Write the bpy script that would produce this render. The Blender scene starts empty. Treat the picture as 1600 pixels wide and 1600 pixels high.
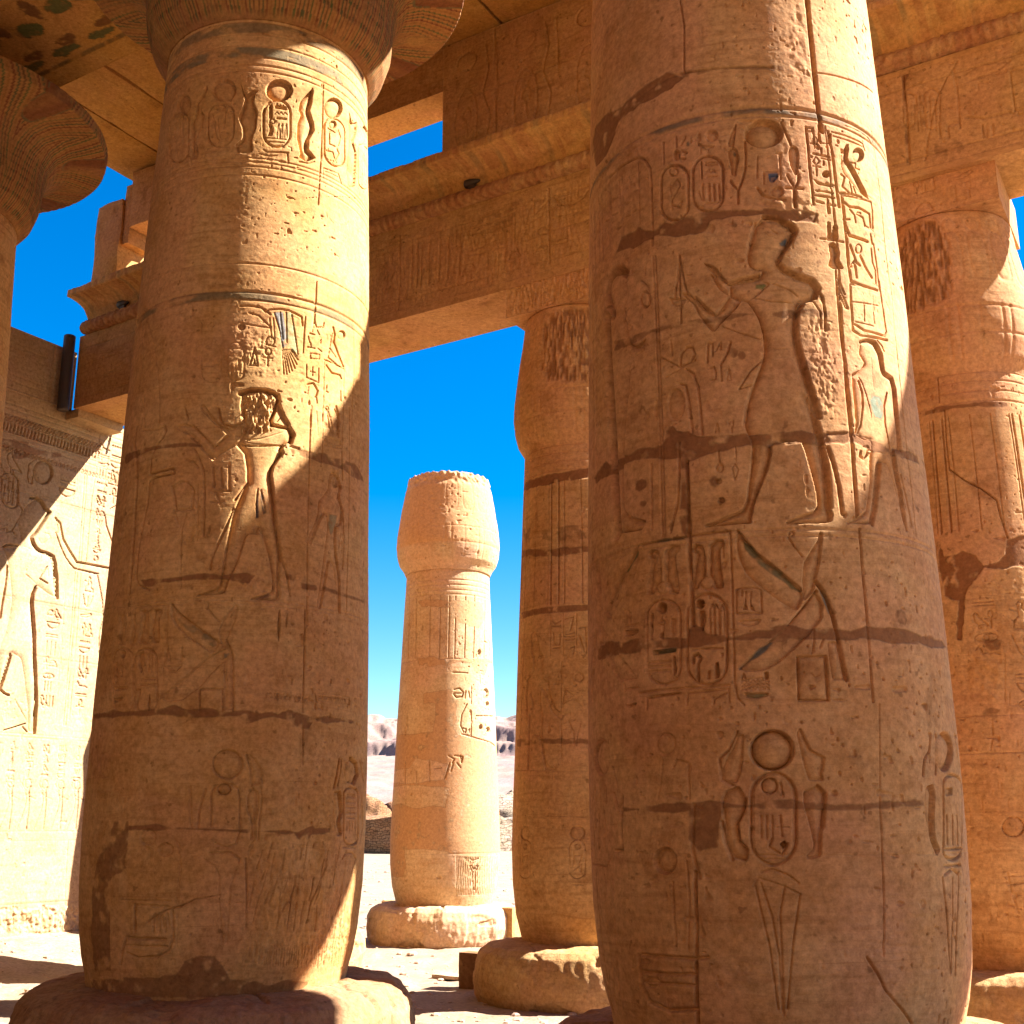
import bpy, math, random
import numpy as np
from mathutils import Vector
random.seed(7)
S = bpy.context.scene
R_ = math.radians
# ------------------------------------------------------------------ camera
F_PX, PITCH, ROLL, EYE = 1850.0, .2592, -.0037, 1.54      # focal length in 1600-px pixels
cd = bpy.data.cameras.new('camera'); cam = bpy.data.objects.new('camera', cd); S.collection.objects.link(cam)
cd.sensor_width = 36; cd.lens = F_PX / 1600 * 36; cd.clip_start = .05; cd.clip_end = 6000
cam.location = (0, 0, EYE)
cam.rotation_mode = 'XYZ'
from mathutils import Matrix
cam.matrix_world = Matrix.Translation((0, 0, EYE)) @ Matrix.Rotation(math.pi/2 + PITCH, 4, 'X') @ Matrix.Rotation(ROLL, 4, 'Z')
S.camera = cam
S.render.resolution_x = 1024; S.render.resolution_y = 1024
# ------------------------------------------------------------------ light
SUN_EL, SUN_AZ = 42.0, 5.0                 # azimuth counted from +X towards +Y
sd = np.array([math.cos(R_(SUN_AZ))*math.cos(R_(SUN_EL)), math.sin(R_(SUN_AZ))*math.cos(R_(SUN_EL)), math.sin(R_(SUN_EL))])
W = bpy.data.worlds.new('World'); S.world = W; W.use_nodes = True
nt = W.node_tree; nt.nodes.clear()
sky = nt.nodes.new('ShaderNodeTexSky'); sky.sky_type = 'NISHITA'; sky.sun_disc = False
sky.sun_elevation = R_(SUN_EL); sky.sun_rotation = R_(90 - SUN_AZ)
sky.air_density = 1.0; sky.dust_density = .0; sky.ozone_density = 2.2; sky.altitude = 100
hs = nt.nodes.new('ShaderNodeHueSaturation'); hs.inputs['Saturation'].default_value = 1.6
hs.inputs['Hue'].default_value = .507
hs.inputs['Value'].default_value = .84
bg = nt.nodes.new('ShaderNodeBackground'); bg.inputs[1].default_value = .05
wo = nt.nodes.new('ShaderNodeOutputWorld')
nt.links.new(sky.outputs[0], hs.inputs['Color']); nt.links.new(hs.outputs[0], bg.inputs[0]); nt.links.new(bg.outputs[0], wo.inputs[0])
ld = bpy.data.lights.new('sun', 'SUN'); ld.energy = 5.0; ld.angle = R_(.53); ld.color = (1, .965, .915)
sun = bpy.data.objects.new('sun', ld); S.collection.objects.link(sun)
sun.rotation_euler = Vector(-sd).to_track_quat('-Z', 'Y').to_euler(); sun.location = (20, 5, 25)
S.view_settings.view_transform = 'Standard'; S.view_settings.look = 'None'
S.view_settings.exposure = 2.58; S.view_settings.gamma = 1
try:
    S.cycles.max_bounces = 12; S.cycles.diffuse_bounces = 7; S.cycles.caustics_reflective = False
except Exception: pass

# ------------------------------------------------------------------ plan of the temple
# u runs along the nave (to the right and towards the camera), v across it (away), z is counted from eye height
_a = R_(121.); UR = np.array([math.sin(_a), math.cos(_a)]); VV = np.array([-UR[1], UR[0]])
cp, sp = math.cos(PITCH), math.sin(PITCH); cr, sr = math.cos(ROLL), math.sin(ROLL)
def uv(u, v): return UR*u + VV*v
def P3(u, v, z): q = UR*u + VV*v; return (q[0], q[1], z + EYE)
def rays(pts):
    p = np.asarray(pts, float).reshape(-1, 2) - 800
    x = p[:, 0]*cr + p[:, 1]*sr; y = -p[:, 0]*sr + p[:, 1]*cr; w = -y
    return np.stack([x/F_PX, cp - w/F_PX*sp, sp + w/F_PX*cp], 1)
def view(x0, y0, k):                        # coordinates read off an enlargement of the survey photograph
    return lambda *a: [(x0 + a[i]*k, y0 + a[i+1]*k) for i in range(0, len(a), 2)]

# ------------------------------------------------------------------ noise
QS = 1.0
_TAB = {}
def vnoise(x, y, seed):
    if seed not in _TAB: _TAB[seed] = np.random.RandomState(seed).rand(256, 256).astype(np.float32)
    T = _TAB[seed]
    xi = np.floor(x).astype(int); yi = np.floor(y).astype(int); fx = x - xi; fy = y - yi
    fx = fx*fx*(3-2*fx); fy = fy*fy*(3-2*fy)
    a = T[xi & 255, yi & 255]; b = T[(xi+1) & 255, yi & 255]; c = T[xi & 255, (yi+1) & 255]; d = T[(xi+1) & 255, (yi+1) & 255]
    return (a*(1-fx)+b*fx)*(1-fy) + (c*(1-fx)+d*fx)*fy - .5
def fbm(x, y, seed, o=4):
    t = 0; a = 1.
    for k in range(o): t = t + a*vnoise(x*2**k + 17.3*k, y*2**k + 5.1*k, seed+k); a *= .5
    return t
def smooth(e0, e1, x): t = np.clip((x-e0)/(e1-e0), 0, 1); return t*t*(3-2*t)

# ------------------------------------------------------------------ carved height field
class Field:
    def __init__(self, s0, s1, z0, z1, ds, dz, mapper, seed):
        ds *= QS; dz *= QS
        self.nx = int((s1-s0)/ds)+1; self.nz = int((z1-z0)/dz)+1
        self.s = np.linspace(s0, s1, self.nx); self.z = np.linspace(z0, z1, self.nz)
        self.ds = self.s[1]-self.s[0]; self.dz = self.z[1]-self.z[0]
        self.X, self.Z = np.meshgrid(self.s, self.z)
        self.H = np.zeros(self.X.shape); self.pig = np.zeros(self.X.shape + (4,), np.float32)
        self.m = mapper; self.seed = seed
        self.gk = 1.8; self.gw = .70
    def box(self, p, pad):
        i0 = np.searchsorted(self.s, p[:, 0].min()-pad); i1 = np.searchsorted(self.s, p[:, 0].max()+pad)
        j0 = np.searchsorted(self.z, p[:, 1].min()-pad); j1 = np.searchsorted(self.z, p[:, 1].max()+pad)
        if i1-i0 < 2 or j1-j0 < 2: return None
        return slice(j0, j1), slice(i0, i1)
    def dist(self, p, sl, closed):
        X = self.X[sl]; Z = self.Z[sl]; D = np.full(X.shape, 1e9); ins = np.zeros(X.shape, bool)
        n = len(p)
        for i in range(n if closed else n-1):
            a = p[i]; b = p[(i+1) % n]; ab = b-a; L = (ab**2).sum()+1e-12
            t = np.clip(((X-a[0])*ab[0]+(Z-a[1])*ab[1])/L, 0, 1)
            D = np.minimum(D, (X-a[0]-t*ab[0])**2 + (Z-a[1]-t*ab[1])**2)
            if closed and a[1] != b[1]:
                c = ((a[1] > Z) != (b[1] > Z)) & (X < (b[0]-a[0])*(Z-a[1])/(b[1]-a[1])+a[0]); ins ^= c
        return np.sqrt(D), ins
    def pt(self, px): return self.m(px)
    def groove(self, px, w=.012, d=.010, raw=None):
        p = self.pt(px) if raw is None else np.array(raw, float)
        sl = self.box(p, w*2.5)
        if sl is None: return
        D, _ = self.dist(p, sl, False)
        D = D + .0022*vnoise(self.X[sl]*34, self.Z[sl]*34, 5); d = d*(1+.5*vnoise(self.X[sl]*5, self.Z[sl]*5, 8))
        w = w*self.gw; self.H[sl] = np.minimum(self.H[sl], -self.gk*d*np.exp(-(np.maximum(D, 0)/w)**2*1.2))
    def sunk(self, px, d=.02, w=.03, k=.25, raw=None, sm=True):
        p = self.pt(px) if raw is None else np.array(raw, float)
        if sm: p = chaikin(p, 1)
        sl = self.box(p, self.ds*3)
        if sl is None: return
        D, ins = self.dist(p, sl, True)
        d = d*1.45; h = -(d*np.exp(-D/(w*.9)) + k*d)*smooth(0, self.ds*1.1, D)
        self.H[sl] = np.where(ins, np.minimum(self.H[sl], h), self.H[sl])
    def ell(self, c, e, d=.02, w=.03, k=.25, mode='sunk'):
        cx, cy = c; rx, ry = e
        pts = [(cx+rx*math.cos(t), cy+ry*math.sin(t)) for t in np.linspace(0, 2*math.pi, 29)[:-1]]
        if mode == 'sunk': self.sunk(pts, d, w, k, sm=False)
        elif mode == 'both': self.sunk(pts, d, w, k, sm=False); self.groove(pts+pts[:1], w*.3, d*1.1)
        else: self.groove(pts+pts[:1], w, d)
    def rrect(self, c, e, r=.45, w=.012, d=.012, skew=0, fill=0):
        cx, cy = c; hx, hy = e; q = r*2*hx; pts = []
        for (sx, sy, a0) in ((1, -1, -90), (1, 1, 0), (-1, 1, 90), (-1, -1, 180)):
            for t in np.linspace(a0, a0+90, 6):
                x = sx*(hx-q)+q*math.cos(R_(t)); y = sy*(hy-q)+q*math.sin(R_(t))
                pts.append((cx+x, cy+y+skew*x))
        if fill: self.sunk(pts, fill, w*2, .3, sm=False)
        self.groove(pts+pts[:1], w, d)
    def rough(self, px, amp, fx, fz, feather=.04, raw=None, dep=0):
        p = self.pt(px) if raw is None else np.array(raw, float)
        sl = self.box(p, feather)
        if sl is None: return
        D, ins = self.dist(p, sl, True); D = np.where(ins, D, -D) + .05*fbm(self.X[sl]*9, self.Z[sl]*9, 3)
        m = smooth(-feather*.3, feather, D)
        n = vnoise(self.X[sl]*fx, self.Z[sl]*fz, self.seed+9) + .6*vnoise(self.X[sl]*fx*2.1, self.Z[sl]*fz*2.1, self.seed+10)
        self.H[sl] += m*(amp*n - dep)
    def tint(self, px, col, a=1., edge=.02, raw=None, lower=0, flat=0, nf=9):
        p = self.pt(px) if raw is None else np.array(raw, float)
        sl = self.box(p, .06)
        if sl is None: return
        D, ins = self.dist(p, sl, True)
        D = np.where(ins, D, -D) + edge*1.6*fbm(self.X[sl]*nf, self.Z[sl]*nf, self.seed+31, 4)
        m = smooth(-.004, .008, D)
        if a < 1: m = m*smooth(-.25, .2, fbm(self.X[sl]*14, self.Z[sl]*14, self.seed+41, 3)+ (a-.5))
        q = self.pig[sl]; mm = m[..., None]*a
        self.pig[sl] = np.concatenate([q[..., :3]*(1-mm)+np.array(col)*mm, np.maximum(q[..., 3:], mm)], 2)
        if flat: self.H[sl] = self.H[sl]*(1-m*flat)
        if lower: self.H[sl] -= lower*m
    def ring(self, z, w=.010, d=.008):
        zz = z + .003*vnoise(self.X*2, self.X*0, self.seed)
        self.H = np.minimum(self.H, -d*np.exp(-((self.Z-zz)/w)**2))
    def band(self, z0, z1, col, a=.7):
        m = smooth(z0-.01, z0+.01, self.Z)*(1-smooth(z1-.01, z1+.01, self.Z))
        m = m*a*smooth(-.35, .15, fbm(self.X*5, self.Z*12, self.seed+3, 4))
        mm = m[..., None]; q = self.pig
        self.pig = np.concatenate([q[..., :3]*(1-mm)+np.array(col)*mm, np.maximum(q[..., 3:], mm)], 2).astype(np.float32)
    def glyph(self, k, cx, cz, h, w=.008, d=.009, flip=1):
        for g in GL[k]:
            pts = [(cx+flip*(x-.5)*h, cz+(y-.5)*h) for x, y in g]
            self.groove(None, w, d, raw=pts)
    def column_text(self, x0, x1, z0, z1, seed, w=.007, d=.008):
        rs = random.Random(seed); zz = z1; wd = x1-x0
        while zz > z0:
            h = wd*rs.choice([.45, .7, .9]); k = rs.choice(FLAT if h < wd*.5 else TALL)
            if k in TALL and rs.random() < .5:
                self.glyph(k, x0+wd*.3, zz-h/2, h*.9, w, d); self.glyph(rs.choice(TALL), x0+wd*.72, zz-h/2, h*.9, w, d)
            else: self.glyph(k, (x0+x1)/2, zz-h/2, h if k in TALL else wd*.8, w, d)
            zz -= h*1.12
    def weather(self, amp=.004, pits=.004, chip=.0):
        pits *= 1.7
        X, Z = self.X, self.Z; s = self.seed
        self.H += amp*fbm(X*2.2, Z*2.2, s+60, 5) + amp*.22*fbm(X*3, Z*22, s+61, 3) + .0016*fbm(X*45, Z*45, s+64, 2)
        n = vnoise(X*38, Z*38, s+62); g = smooth(.0, .3, fbm(X*1.7, Z*1.7, s+63, 3)+.1)
        self.H -= pits*smooth(.36, .46, n)*(.3+g)
        n = vnoise(X*14, Z*14, s+66); self.H -= pits*1.3*smooth(.42, .48, n)*(.3+g)
def chaikin(p, n):
    for _ in range(n):
        q = np.roll(p, -1, 0); p = np.stack([p*.86+q*.14, p*.14+q*.86], 1).reshape(-1, 2)
    return p
def circ(cx, cy, rx, ry, n=14, a0=0, a1=360): return [(cx+rx*math.cos(R_(t)), cy+ry*math.sin(R_(t))) for t in np.linspace(a0, a1, n)]
GL = {
 'ankh': [circ(.5, .78, .13, .2), [(.2, .52), (.8, .52)], [(.5, .58), (.5, .02)]],
 'reed': [[(.55, .02), (.5, .55), (.36, .7), (.42, .92), (.55, 1), (.66, .8), (.62, .55)]],
 'water': [[(0, .45), (.1, .6), (.2, .45), (.3, .6), (.4, .45), (.5, .6), (.6, .45), (.7, .6), (.8, .45), (.9, .6), (1, .45)]],
 'bird': [[(.2, .75), (.32, .9), (.45, .82), (.5, .65), (.75, .4), (1, .12), (.7, .22), (.5, .2), (.3, .35), (.25, .6), (.2, .75)], [(.45, .2), (.45, 0), (.6, 0)], [(.56, .2), (.56, 0)]],
 'loaf': [circ(.5, .3, .35, .45, 9, 0, 180), [(.12, .3), (.88, .3)]],
 'bowl': [circ(.5, .7, .48, .4, 9, 180, 360), [(0, .7), (1, .7)]],
 'disc': [circ(.5, .5, .32, .32)],
 'eye': [circ(.5, .5, .5, .2, 12), circ(.5, .5, .12, .14, 8)],
 'was': [[(.35, .95), (.2, .85), (.5, .85), (.5, .02), (.4, -.02)], [(.5, .05), (.62, -.03)]],
 'stool': [[(.15, .1), (.15, .9), (.85, .9), (.85, .1), (.15, .1)], [(.35, .1), (.35, .6)]],
 'man': [[(.4, .9), (.5, 1), (.62, .9), (.56, .78), (.7, .6), (.66, .3), (.85, .22), (.85, .02), (.2, .02), (.25, .3), (.42, .45), (.42, .75), (.4, .9)], [(.42, .62), (.15, .7)]],
 'snake': [[(0, .6), (.12, .75), (.22, .6), (.3, .4), (.45, .45), (.6, .4), (.75, .45), (1, .35)]],
 'bars': [[(.2, .1), (.2, .9)], [(.5, .1), (.5, .9)], [(.8, .1), (.8, .9)]],
 'dash': [[(.05, .5), (.95, .5)], [(.05, .35), (.95, .35)]],
 'feather': [[(.4, 0), (.4, .7), (.45, .95), (.6, 1), (.68, .85), (.6, .7), (.55, .8)], [(.55, 0), (.6, .7)]],
 'hand': [[(0, .4), (.5, .45), (.9, .6), (1, .5), (.8, .35), (.5, .28), (0, .28), (0, .4)]],
 'horn': [[(.1, .9), (.3, .3), (.5, .1), (.7, .3), (.9, .9)], [(.5, .1), (.5, .8)]],
}
FLAT = ['water', 'eye', 'dash', 'hand', 'snake', 'bowl']; TALL = ['ankh', 'reed', 'bird', 'was', 'man', 'feather', 'stool', 'bars', 'disc', 'loaf', 'horn']

# ------------------------------------------------------------------ mesh helpers
def link(o, parent=None):
    S.collection.objects.link(o)
    if parent is not None: o.parent = parent
    return o
def gridmesh(name, V, nr, nc, mat, parent=None, wrap=False, pig=None, extra=None, smoothf=True):
    """V (nr*nc,3) rows x columns; extra = (verts, faces) appended."""
    i, j = np.meshgrid(np.arange(nr-1), np.arange(nc if wrap else nc-1), indexing='ij')
    j2 = (j+1) % nc
    q = np.stack([i*nc+j, i*nc+j2, (i+1)*nc+j2, (i+1)*nc+j], -1).reshape(-1, 4)
    nv = len(V); lv = q.reshape(-1); ls = np.arange(len(q))*4; lt = np.full(len(q), 4)
    if extra:
        ev, ef = extra; V = np.concatenate([V, np.array(ev, float).reshape(-1, 3)]) if len(ev) else V
        el = []; es = []; et = []; c = len(lv)
        for f in ef: es.append(c); et.append(len(f)); el += [(x[0] if isinstance(x, tuple) else nv+x) for x in f]; c += len(f)
        lv = np.concatenate([lv, np.array(el, int)]); ls = np.concatenate([ls, es]); lt = np.concatenate([lt, et])
    me = bpy.data.meshes.new(name)
    me.vertices.add(len(V)); me.vertices.foreach_set('co', np.ascontiguousarray(V, np.float32).ravel())
    me.loops.add(len(lv)); me.loops.foreach_set('vertex_index', lv.astype(np.int32))
    me.polygons.add(len(ls)); me.polygons.foreach_set('loop_start', ls.astype(np.int32)); me.polygons.foreach_set('loop_total', lt.astype(np.int32))
    sm = np.ones(len(ls), bool)
    if not smoothf: sm[:] = False
    if extra: sm[len(q):] = False
    me.polygons.foreach_set('use_smooth', sm)
    if pig is not None:
        at = me.color_attributes.new('pig', 'FLOAT_COLOR', 'POINT')
        c = np.zeros((len(V), 4), np.float32); c[:nr*nc] = pig.reshape(-1, 4); at.data.foreach_set('color', c.ravel())
    me.update(); me.validate()
    me.materials.append(mat)
    return link(bpy.data.objects.new(name, me), parent)
def pymesh(name, V, Fc, mat, parent=None, smoothf=False):
    me = bpy.data.meshes.new(name); me.from_pydata([tuple(v) for v in V], [], Fc); me.update()
    for p in me.polygons: p.use_smooth = smoothf
    me.materials.append(mat)
    return link(bpy.data.objects.new(name, me), parent)
def thing(name, label, cat, loc=(0, 0, 0), group=None):
    o = bpy.data.objects.new(name, None); o.empty_display_size = .2; link(o); o.location = loc
    o['label'] = label; o['category'] = cat
    if group: o['group'] = group
    return o
def tag(o, label, cat, group=None):
    o['label'] = label; o['category'] = cat
    if group: o['group'] = group
    return o

def rough_block(name, mat, u0, u1, v0, v1, z0, z1, parent=None, step=.12, amp=.012, bev=.02, seed=1, skew=None, origin=(0, 0, 0)):
    """stone block in temple axes: all faces subdivided, edges worn, faces slightly uneven."""
    import bmesh
    n = [max(2, int((b-a)/step)+1) for a, b in ((u0, u1), (v0, v1), (z0, z1))]
    bm = bmesh.new(); idx = {}
    rs = np.random.RandomState(seed)
    def gv(i, j, k):
        key = (i, j, k)
        if key not in idx:
            f = np.array([i/n[0], j/n[1], k/n[2]]); lo = np.array([u0, v0, z0]); hi = np.array([u1, v1, z1]); p = lo+(hi-lo)*f
            c = sum(x in (0., 1.) for x in f)
            nn = amp*np.array([float(fbm(np.array([p[0]*2.1+p[2]*1.3+a*9.]), np.array([p[1]*2.1+p[2]*1.7-a*5.]), seed, 4)[0]) for a in range(3)])
            if c >= 2:                                   # worn edge
                dirn = np.where(f == 0, 1, np.where(f == 1, -1, 0)); ch = bev*(.5+1.5*abs(float(vnoise(np.array([p[0]*3+p[2]*2.]), np.array([p[1]*3-p[2]]), seed+5)[0])*2))
                nn = nn + dirn*ch*.6
            p = p+nn
            if skew: p = skew(p)
            q = P3(*p); idx[key] = bm.verts.new((q[0]-origin[0], q[1]-origin[1], q[2]-origin[2]))
        return idx[key]
    for ax in range(3):
        a, b = [x for x in range(3) if x != ax]
        for side in (0, n[ax]):
            for i in range(n[a]):
                for j in range(n[b]):
                    ks = []
                    for di, dj in ((0, 0), (1, 0), (1, 1), (0, 1)):
                        t = [0, 0, 0]; t[ax] = side; t[a] = i+di; t[b] = j+dj; ks.append(gv(*t))
                    bm.faces.new(ks)
    bmesh.ops.recalc_face_normals(bm, faces=bm.faces)
    me = bpy.data.meshes.new(name); bm.to_mesh(me); bm.free(); me.materials.append(mat)
    return link(bpy.data.objects.new(name, me), parent)

# ------------------------------------------------------------------ materials
def stone(name, base, dark, light, band=.35, bump=.25, blot=1., fine=1., rough=.92, blotcol=None, useattr=True, sc=1.):
    m = bpy.data.materials.new(name); m.use_nodes = True; t = m.node_tree; N = t.nodes; L = t.links; N.clear()
    out = N.new('ShaderNodeOutputMaterial'); b = N.new('ShaderNodeBsdfPrincipled'); L.new(b.outputs[0], out.inputs[0])
    b.inputs['Roughness'].default_value = rough; b.inputs['Specular IOR Level'].default_value = .15
    tc = N.new('ShaderNodeTexCoord')
    def mp(s, rot=(0, 0, 0)):
        q = N.new('ShaderNodeMapping'); q.inputs['Scale'].default_value = s; q.inputs['Rotation'].default_value = rot
        L.new(tc.outputs['Object'], q.inputs[0]); return q
    def noise(vec, s, det=4, dis=0, r=.55):
        n = N.new('ShaderNodeTexNoise'); n.inputs['Scale'].default_value = s; n.inputs['Detail'].default_value = det
        n.inputs['Distortion'].default_value = dis; n.inputs['Roughness'].default_value = r; L.new(vec.outputs[0], n.inputs['Vector']); return n
    def ramp(src, a, b_, c0=(0, 0, 0, 1), c1=(1, 1, 1, 1)):
        r = N.new('ShaderNodeValToRGB'); r.color_ramp.elements[0].position = a; r.color_ramp.elements[1].position = b_
        r.color_ramp.elements[0].color = c0; r.color_ramp.elements[1].color = c1; L.new(src, r.inputs[0]); return r
    def mix(fac, c0, c1, mode='MIX'):
        x = N.new('ShaderNodeMix'); x.data_type = 'RGBA'; x.blend_type = mode; x.clamp_factor = True
        if isinstance(fac, float): x.inputs[0].default_value = fac
        else: L.new(fac, x.inputs[0])
        for k, c in ((6, c0), (7, c1)):
            if isinstance(c, tuple): x.inputs[k].default_value = c + ((1,) if len(c) == 3 else ())
            else: L.new(c, x.inputs[k])
        return x.outputs[2]
    m1 = mp((sc, sc, sc)); m2 = mp((1.1*sc, 1.1*sc, 9*sc), (.06, -.05, 0))
    n1 = noise(m1, 1.7, 8, .4, .65); col = mix(ramp(n1.outputs[0], .40, .62).outputs[0], base, light)
    n2 = noise(m2, 1.6, 5, 1.2, .6); bd = ramp(n2.outputs[0], .50, .66)
    bs = N.new('ShaderNodeMath'); bs.operation = 'MULTIPLY'; bs.inputs[1].default_value = band; L.new(bd.outputs[0], bs.inputs[0])
    col = mix(bs.outputs[0], col, dark)
    n7 = noise(m1, .9, 3, .8, .5); pk = ramp(n7.outputs[0], .46, .62); b7 = N.new('ShaderNodeMath'); b7.operation = 'MULTIPLY'; b7.inputs[1].default_value = .55; L.new(pk.outputs[0], b7.inputs[0])
    col = mix(b7.outputs[0], col, (base[0]*1.12, base[1]*.98+base[0]*.03, base[2]*1.15+base[0]*.05))
    m3 = mp((.8*sc, .8*sc, 26*sc), (-.05, .07, 0)); n8 = noise(m3, 1.5, 5, 2.2, .65); st = ramp(n8.outputs[0], .60, .70); b8 = N.new('ShaderNodeMath'); b8.operation = 'MULTIPLY'; b8.inputs[1].default_value = band*.75; L.new(st.outputs[0], b8.inputs[0])
    col = mix(b8.outputs[0], col, tuple(c*.85 for c in dark))
    n3 = noise(m1, 3.7, 5, .2, .65); bl = ramp(n3.outputs[0], .56, .72); b2 = N.new('ShaderNodeMath'); b2.operation = 'MULTIPLY'; b2.inputs[1].default_value = .6*blot; L.new(bl.outputs[0], b2.inputs[0])
    col = mix(b2.outputs[0], col, blotcol or dark)
    n4 = noise(m1, 26, 6, 0, .78); g4 = ramp(n4.outputs[0], .33, .67, (.60, .58, .55, 1), (1.36, 1.37, 1.40, 1)); col = mix(.75*fine if fine < 1.3 else 1.0, col, g4.outputs[0], 'MULTIPLY')
    n5 = noise(m1, 16, 2, 0, .5); sp5 = ramp(n5.outputs[0], .68, .74); b5 = N.new('ShaderNodeMath'); b5.operation = 'MULTIPLY'; b5.inputs[1].default_value = .55; L.new(sp5.outputs[0], b5.inputs[0])
    col = mix(b5.outputs[0], col, tuple(c*.55 for c in dark))
    if useattr:
        a = N.new('ShaderNodeVertexColor'); a.layer_name = 'pig'
        pm = mix(.6, a.outputs['Color'], g4.outputs[0], 'MULTIPLY'); col = mix(a.outputs['Alpha'], col, pm)
    L.new(col, b.inputs['Base Color'])
    bp = N.new('ShaderNodeBump'); bp.inputs['Strength'].default_value = bump; bp.inputs['Distance'].default_value = .022
    n6 = noise(m1, 24, 8, 0, .75); ad = N.new('ShaderNodeMath'); ad.operation = 'ADD'
    L.new(n6.outputs[0], ad.inputs[0]); q2 = N.new('ShaderNodeMath'); q2.operation = 'MULTIPLY'; q2.inputs[1].default_value = .45; L.new(n2.outputs[0], q2.inputs[0]); L.new(q2.outputs[0], ad.inputs[1]); L.new(ad.outputs[0], bp.inputs['Height']); L.new(bp.outputs[0], b.inputs['Normal'])
    return m
SAND_L = (.60, .36, .19)
M_near = stone('sandstone_near', (0.42, 0.210, 0.076), (0.24, 0.097, 0.030), (0.50, 0.285, 0.122))
M_left = stone('sandstone_left', (0.43, 0.222, 0.070), (0.235, 0.098, 0.026), (0.51, 0.300, 0.120))
M_mid = stone('sandstone_ochre', (0.44, 0.232, 0.080), (0.25, 0.11, 0.032), (0.51, 0.300, 0.118))
M_far = stone('sandstone_pale', (0.43, 0.272, 0.135), (0.33, 0.172, 0.070), (0.48, 0.335, 0.19), band=.25)
M_beam = stone('sandstone_beam', (0.37, 0.192, 0.062), (0.19, 0.082, 0.022), (0.44, 0.250, 0.092))
M_wall = stone('sandstone_wall', (0.35, 0.228, 0.112), (0.27, 0.140, 0.055), (0.39, 0.275, 0.150), band=.3, blot=.7)
M_ceil = stone('sandstone_ceiling', (0.40, 0.195, 0.040), (0.20, 0.078, 0.015), (0.47, 0.25, 0.062), band=.2)
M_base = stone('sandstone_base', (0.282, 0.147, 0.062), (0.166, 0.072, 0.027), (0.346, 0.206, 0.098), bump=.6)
M_basem = stone('sandstone_base_ochre', (0.38, 0.21, 0.075), (0.24, 0.11, 0.032), (0.43, 0.275, 0.12), bump=.7)
M_capital = stone('painted_capital', (0.269, 0.119, 0.041), (0.160, 0.062, 0.019), (0.333, 0.175, 0.054), band=.15)
MORTAR = (0.225, 0.088, 0.031)
BLUE = (0.080, 0.104, 0.102); GREEN = (0.128, 0.152, 0.041); TEAL = (0.096, 0.272, 0.163); GREY = (0.128, 0.096, 0.048)
NROOF = 20
# ------------------------------------------------------------------ columns
class Col:
    def __init__(self, C, prof, smax=1.60, Rref=.95):
        self.C = np.array(C, float); self.prof = prof; self.a = math.atan2(C[1], C[0]); self.R = Rref
        self.smax = smax*Rref
    def r(self, z): return np.interp(z, [p[0] for p in self.prof], [p[1] for p in self.prof])
    def map(self, pts):
        r = rays(pts); C = self.C; R = np.full(len(r), .9)
        for _ in range(8):
            A = (r[:, :2]**2).sum(1); B = -(r[:, :2]@C); c = C@C-R*R
            D = np.maximum(B*B-A*c, 0); t = (-B-np.sqrt(D))/A; P = r*t[:, None]; R = self.r(P[:, 2])
        d = C[None]-P[:, :2]; th = np.arctan2(d[:, 1], d[:, 0])-self.a
        th = (th+math.pi) % (2*math.pi)-math.pi
        return np.stack([th*self.R, P[:, 2]], 1)
    def zof(self, px): return float(self.map([px])[0, 1])
    def field(self, z0, z1, ds, dz, seed): return Field(-self.smax, self.smax, z0, z1, ds, dz, self.map, seed)
    def shaft(self, name, f, mat, parent, cap=False):
        tf = f.s/self.R; n = 90; gap = 2*math.pi-2*tf[-1]
        tc = tf[-1]+gap*np.arange(1, n)/n; T = np.concatenate([tf, tc])
        k = smooth(0, .10, self.smax-np.abs(f.s))[None]
        H = np.concatenate([f.H*k, np.zeros((f.nz, n-1))], 1); pig = np.concatenate([f.pig, np.zeros((f.nz, n-1, 4), np.float32)], 1)
        rr = self.r(f.z)[:, None]+H; ang = self.a+T[None]
        V = np.stack([-rr*np.cos(ang), -rr*np.sin(ang), np.broadcast_to((f.z+EYE)[:, None], rr.shape)], -1).reshape(-1, 3)
        nc = len(T); ex = None
        if cap: ex = ([(0, 0, f.z[-1]+EYE)], [[((f.nz-1)*nc+j,), ((f.nz-1)*nc+(j+1) % nc,), 0] for j in range(nc)])
        return gridmesh(name, V, f.nz, nc, mat, parent, True, pig, ex)
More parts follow.
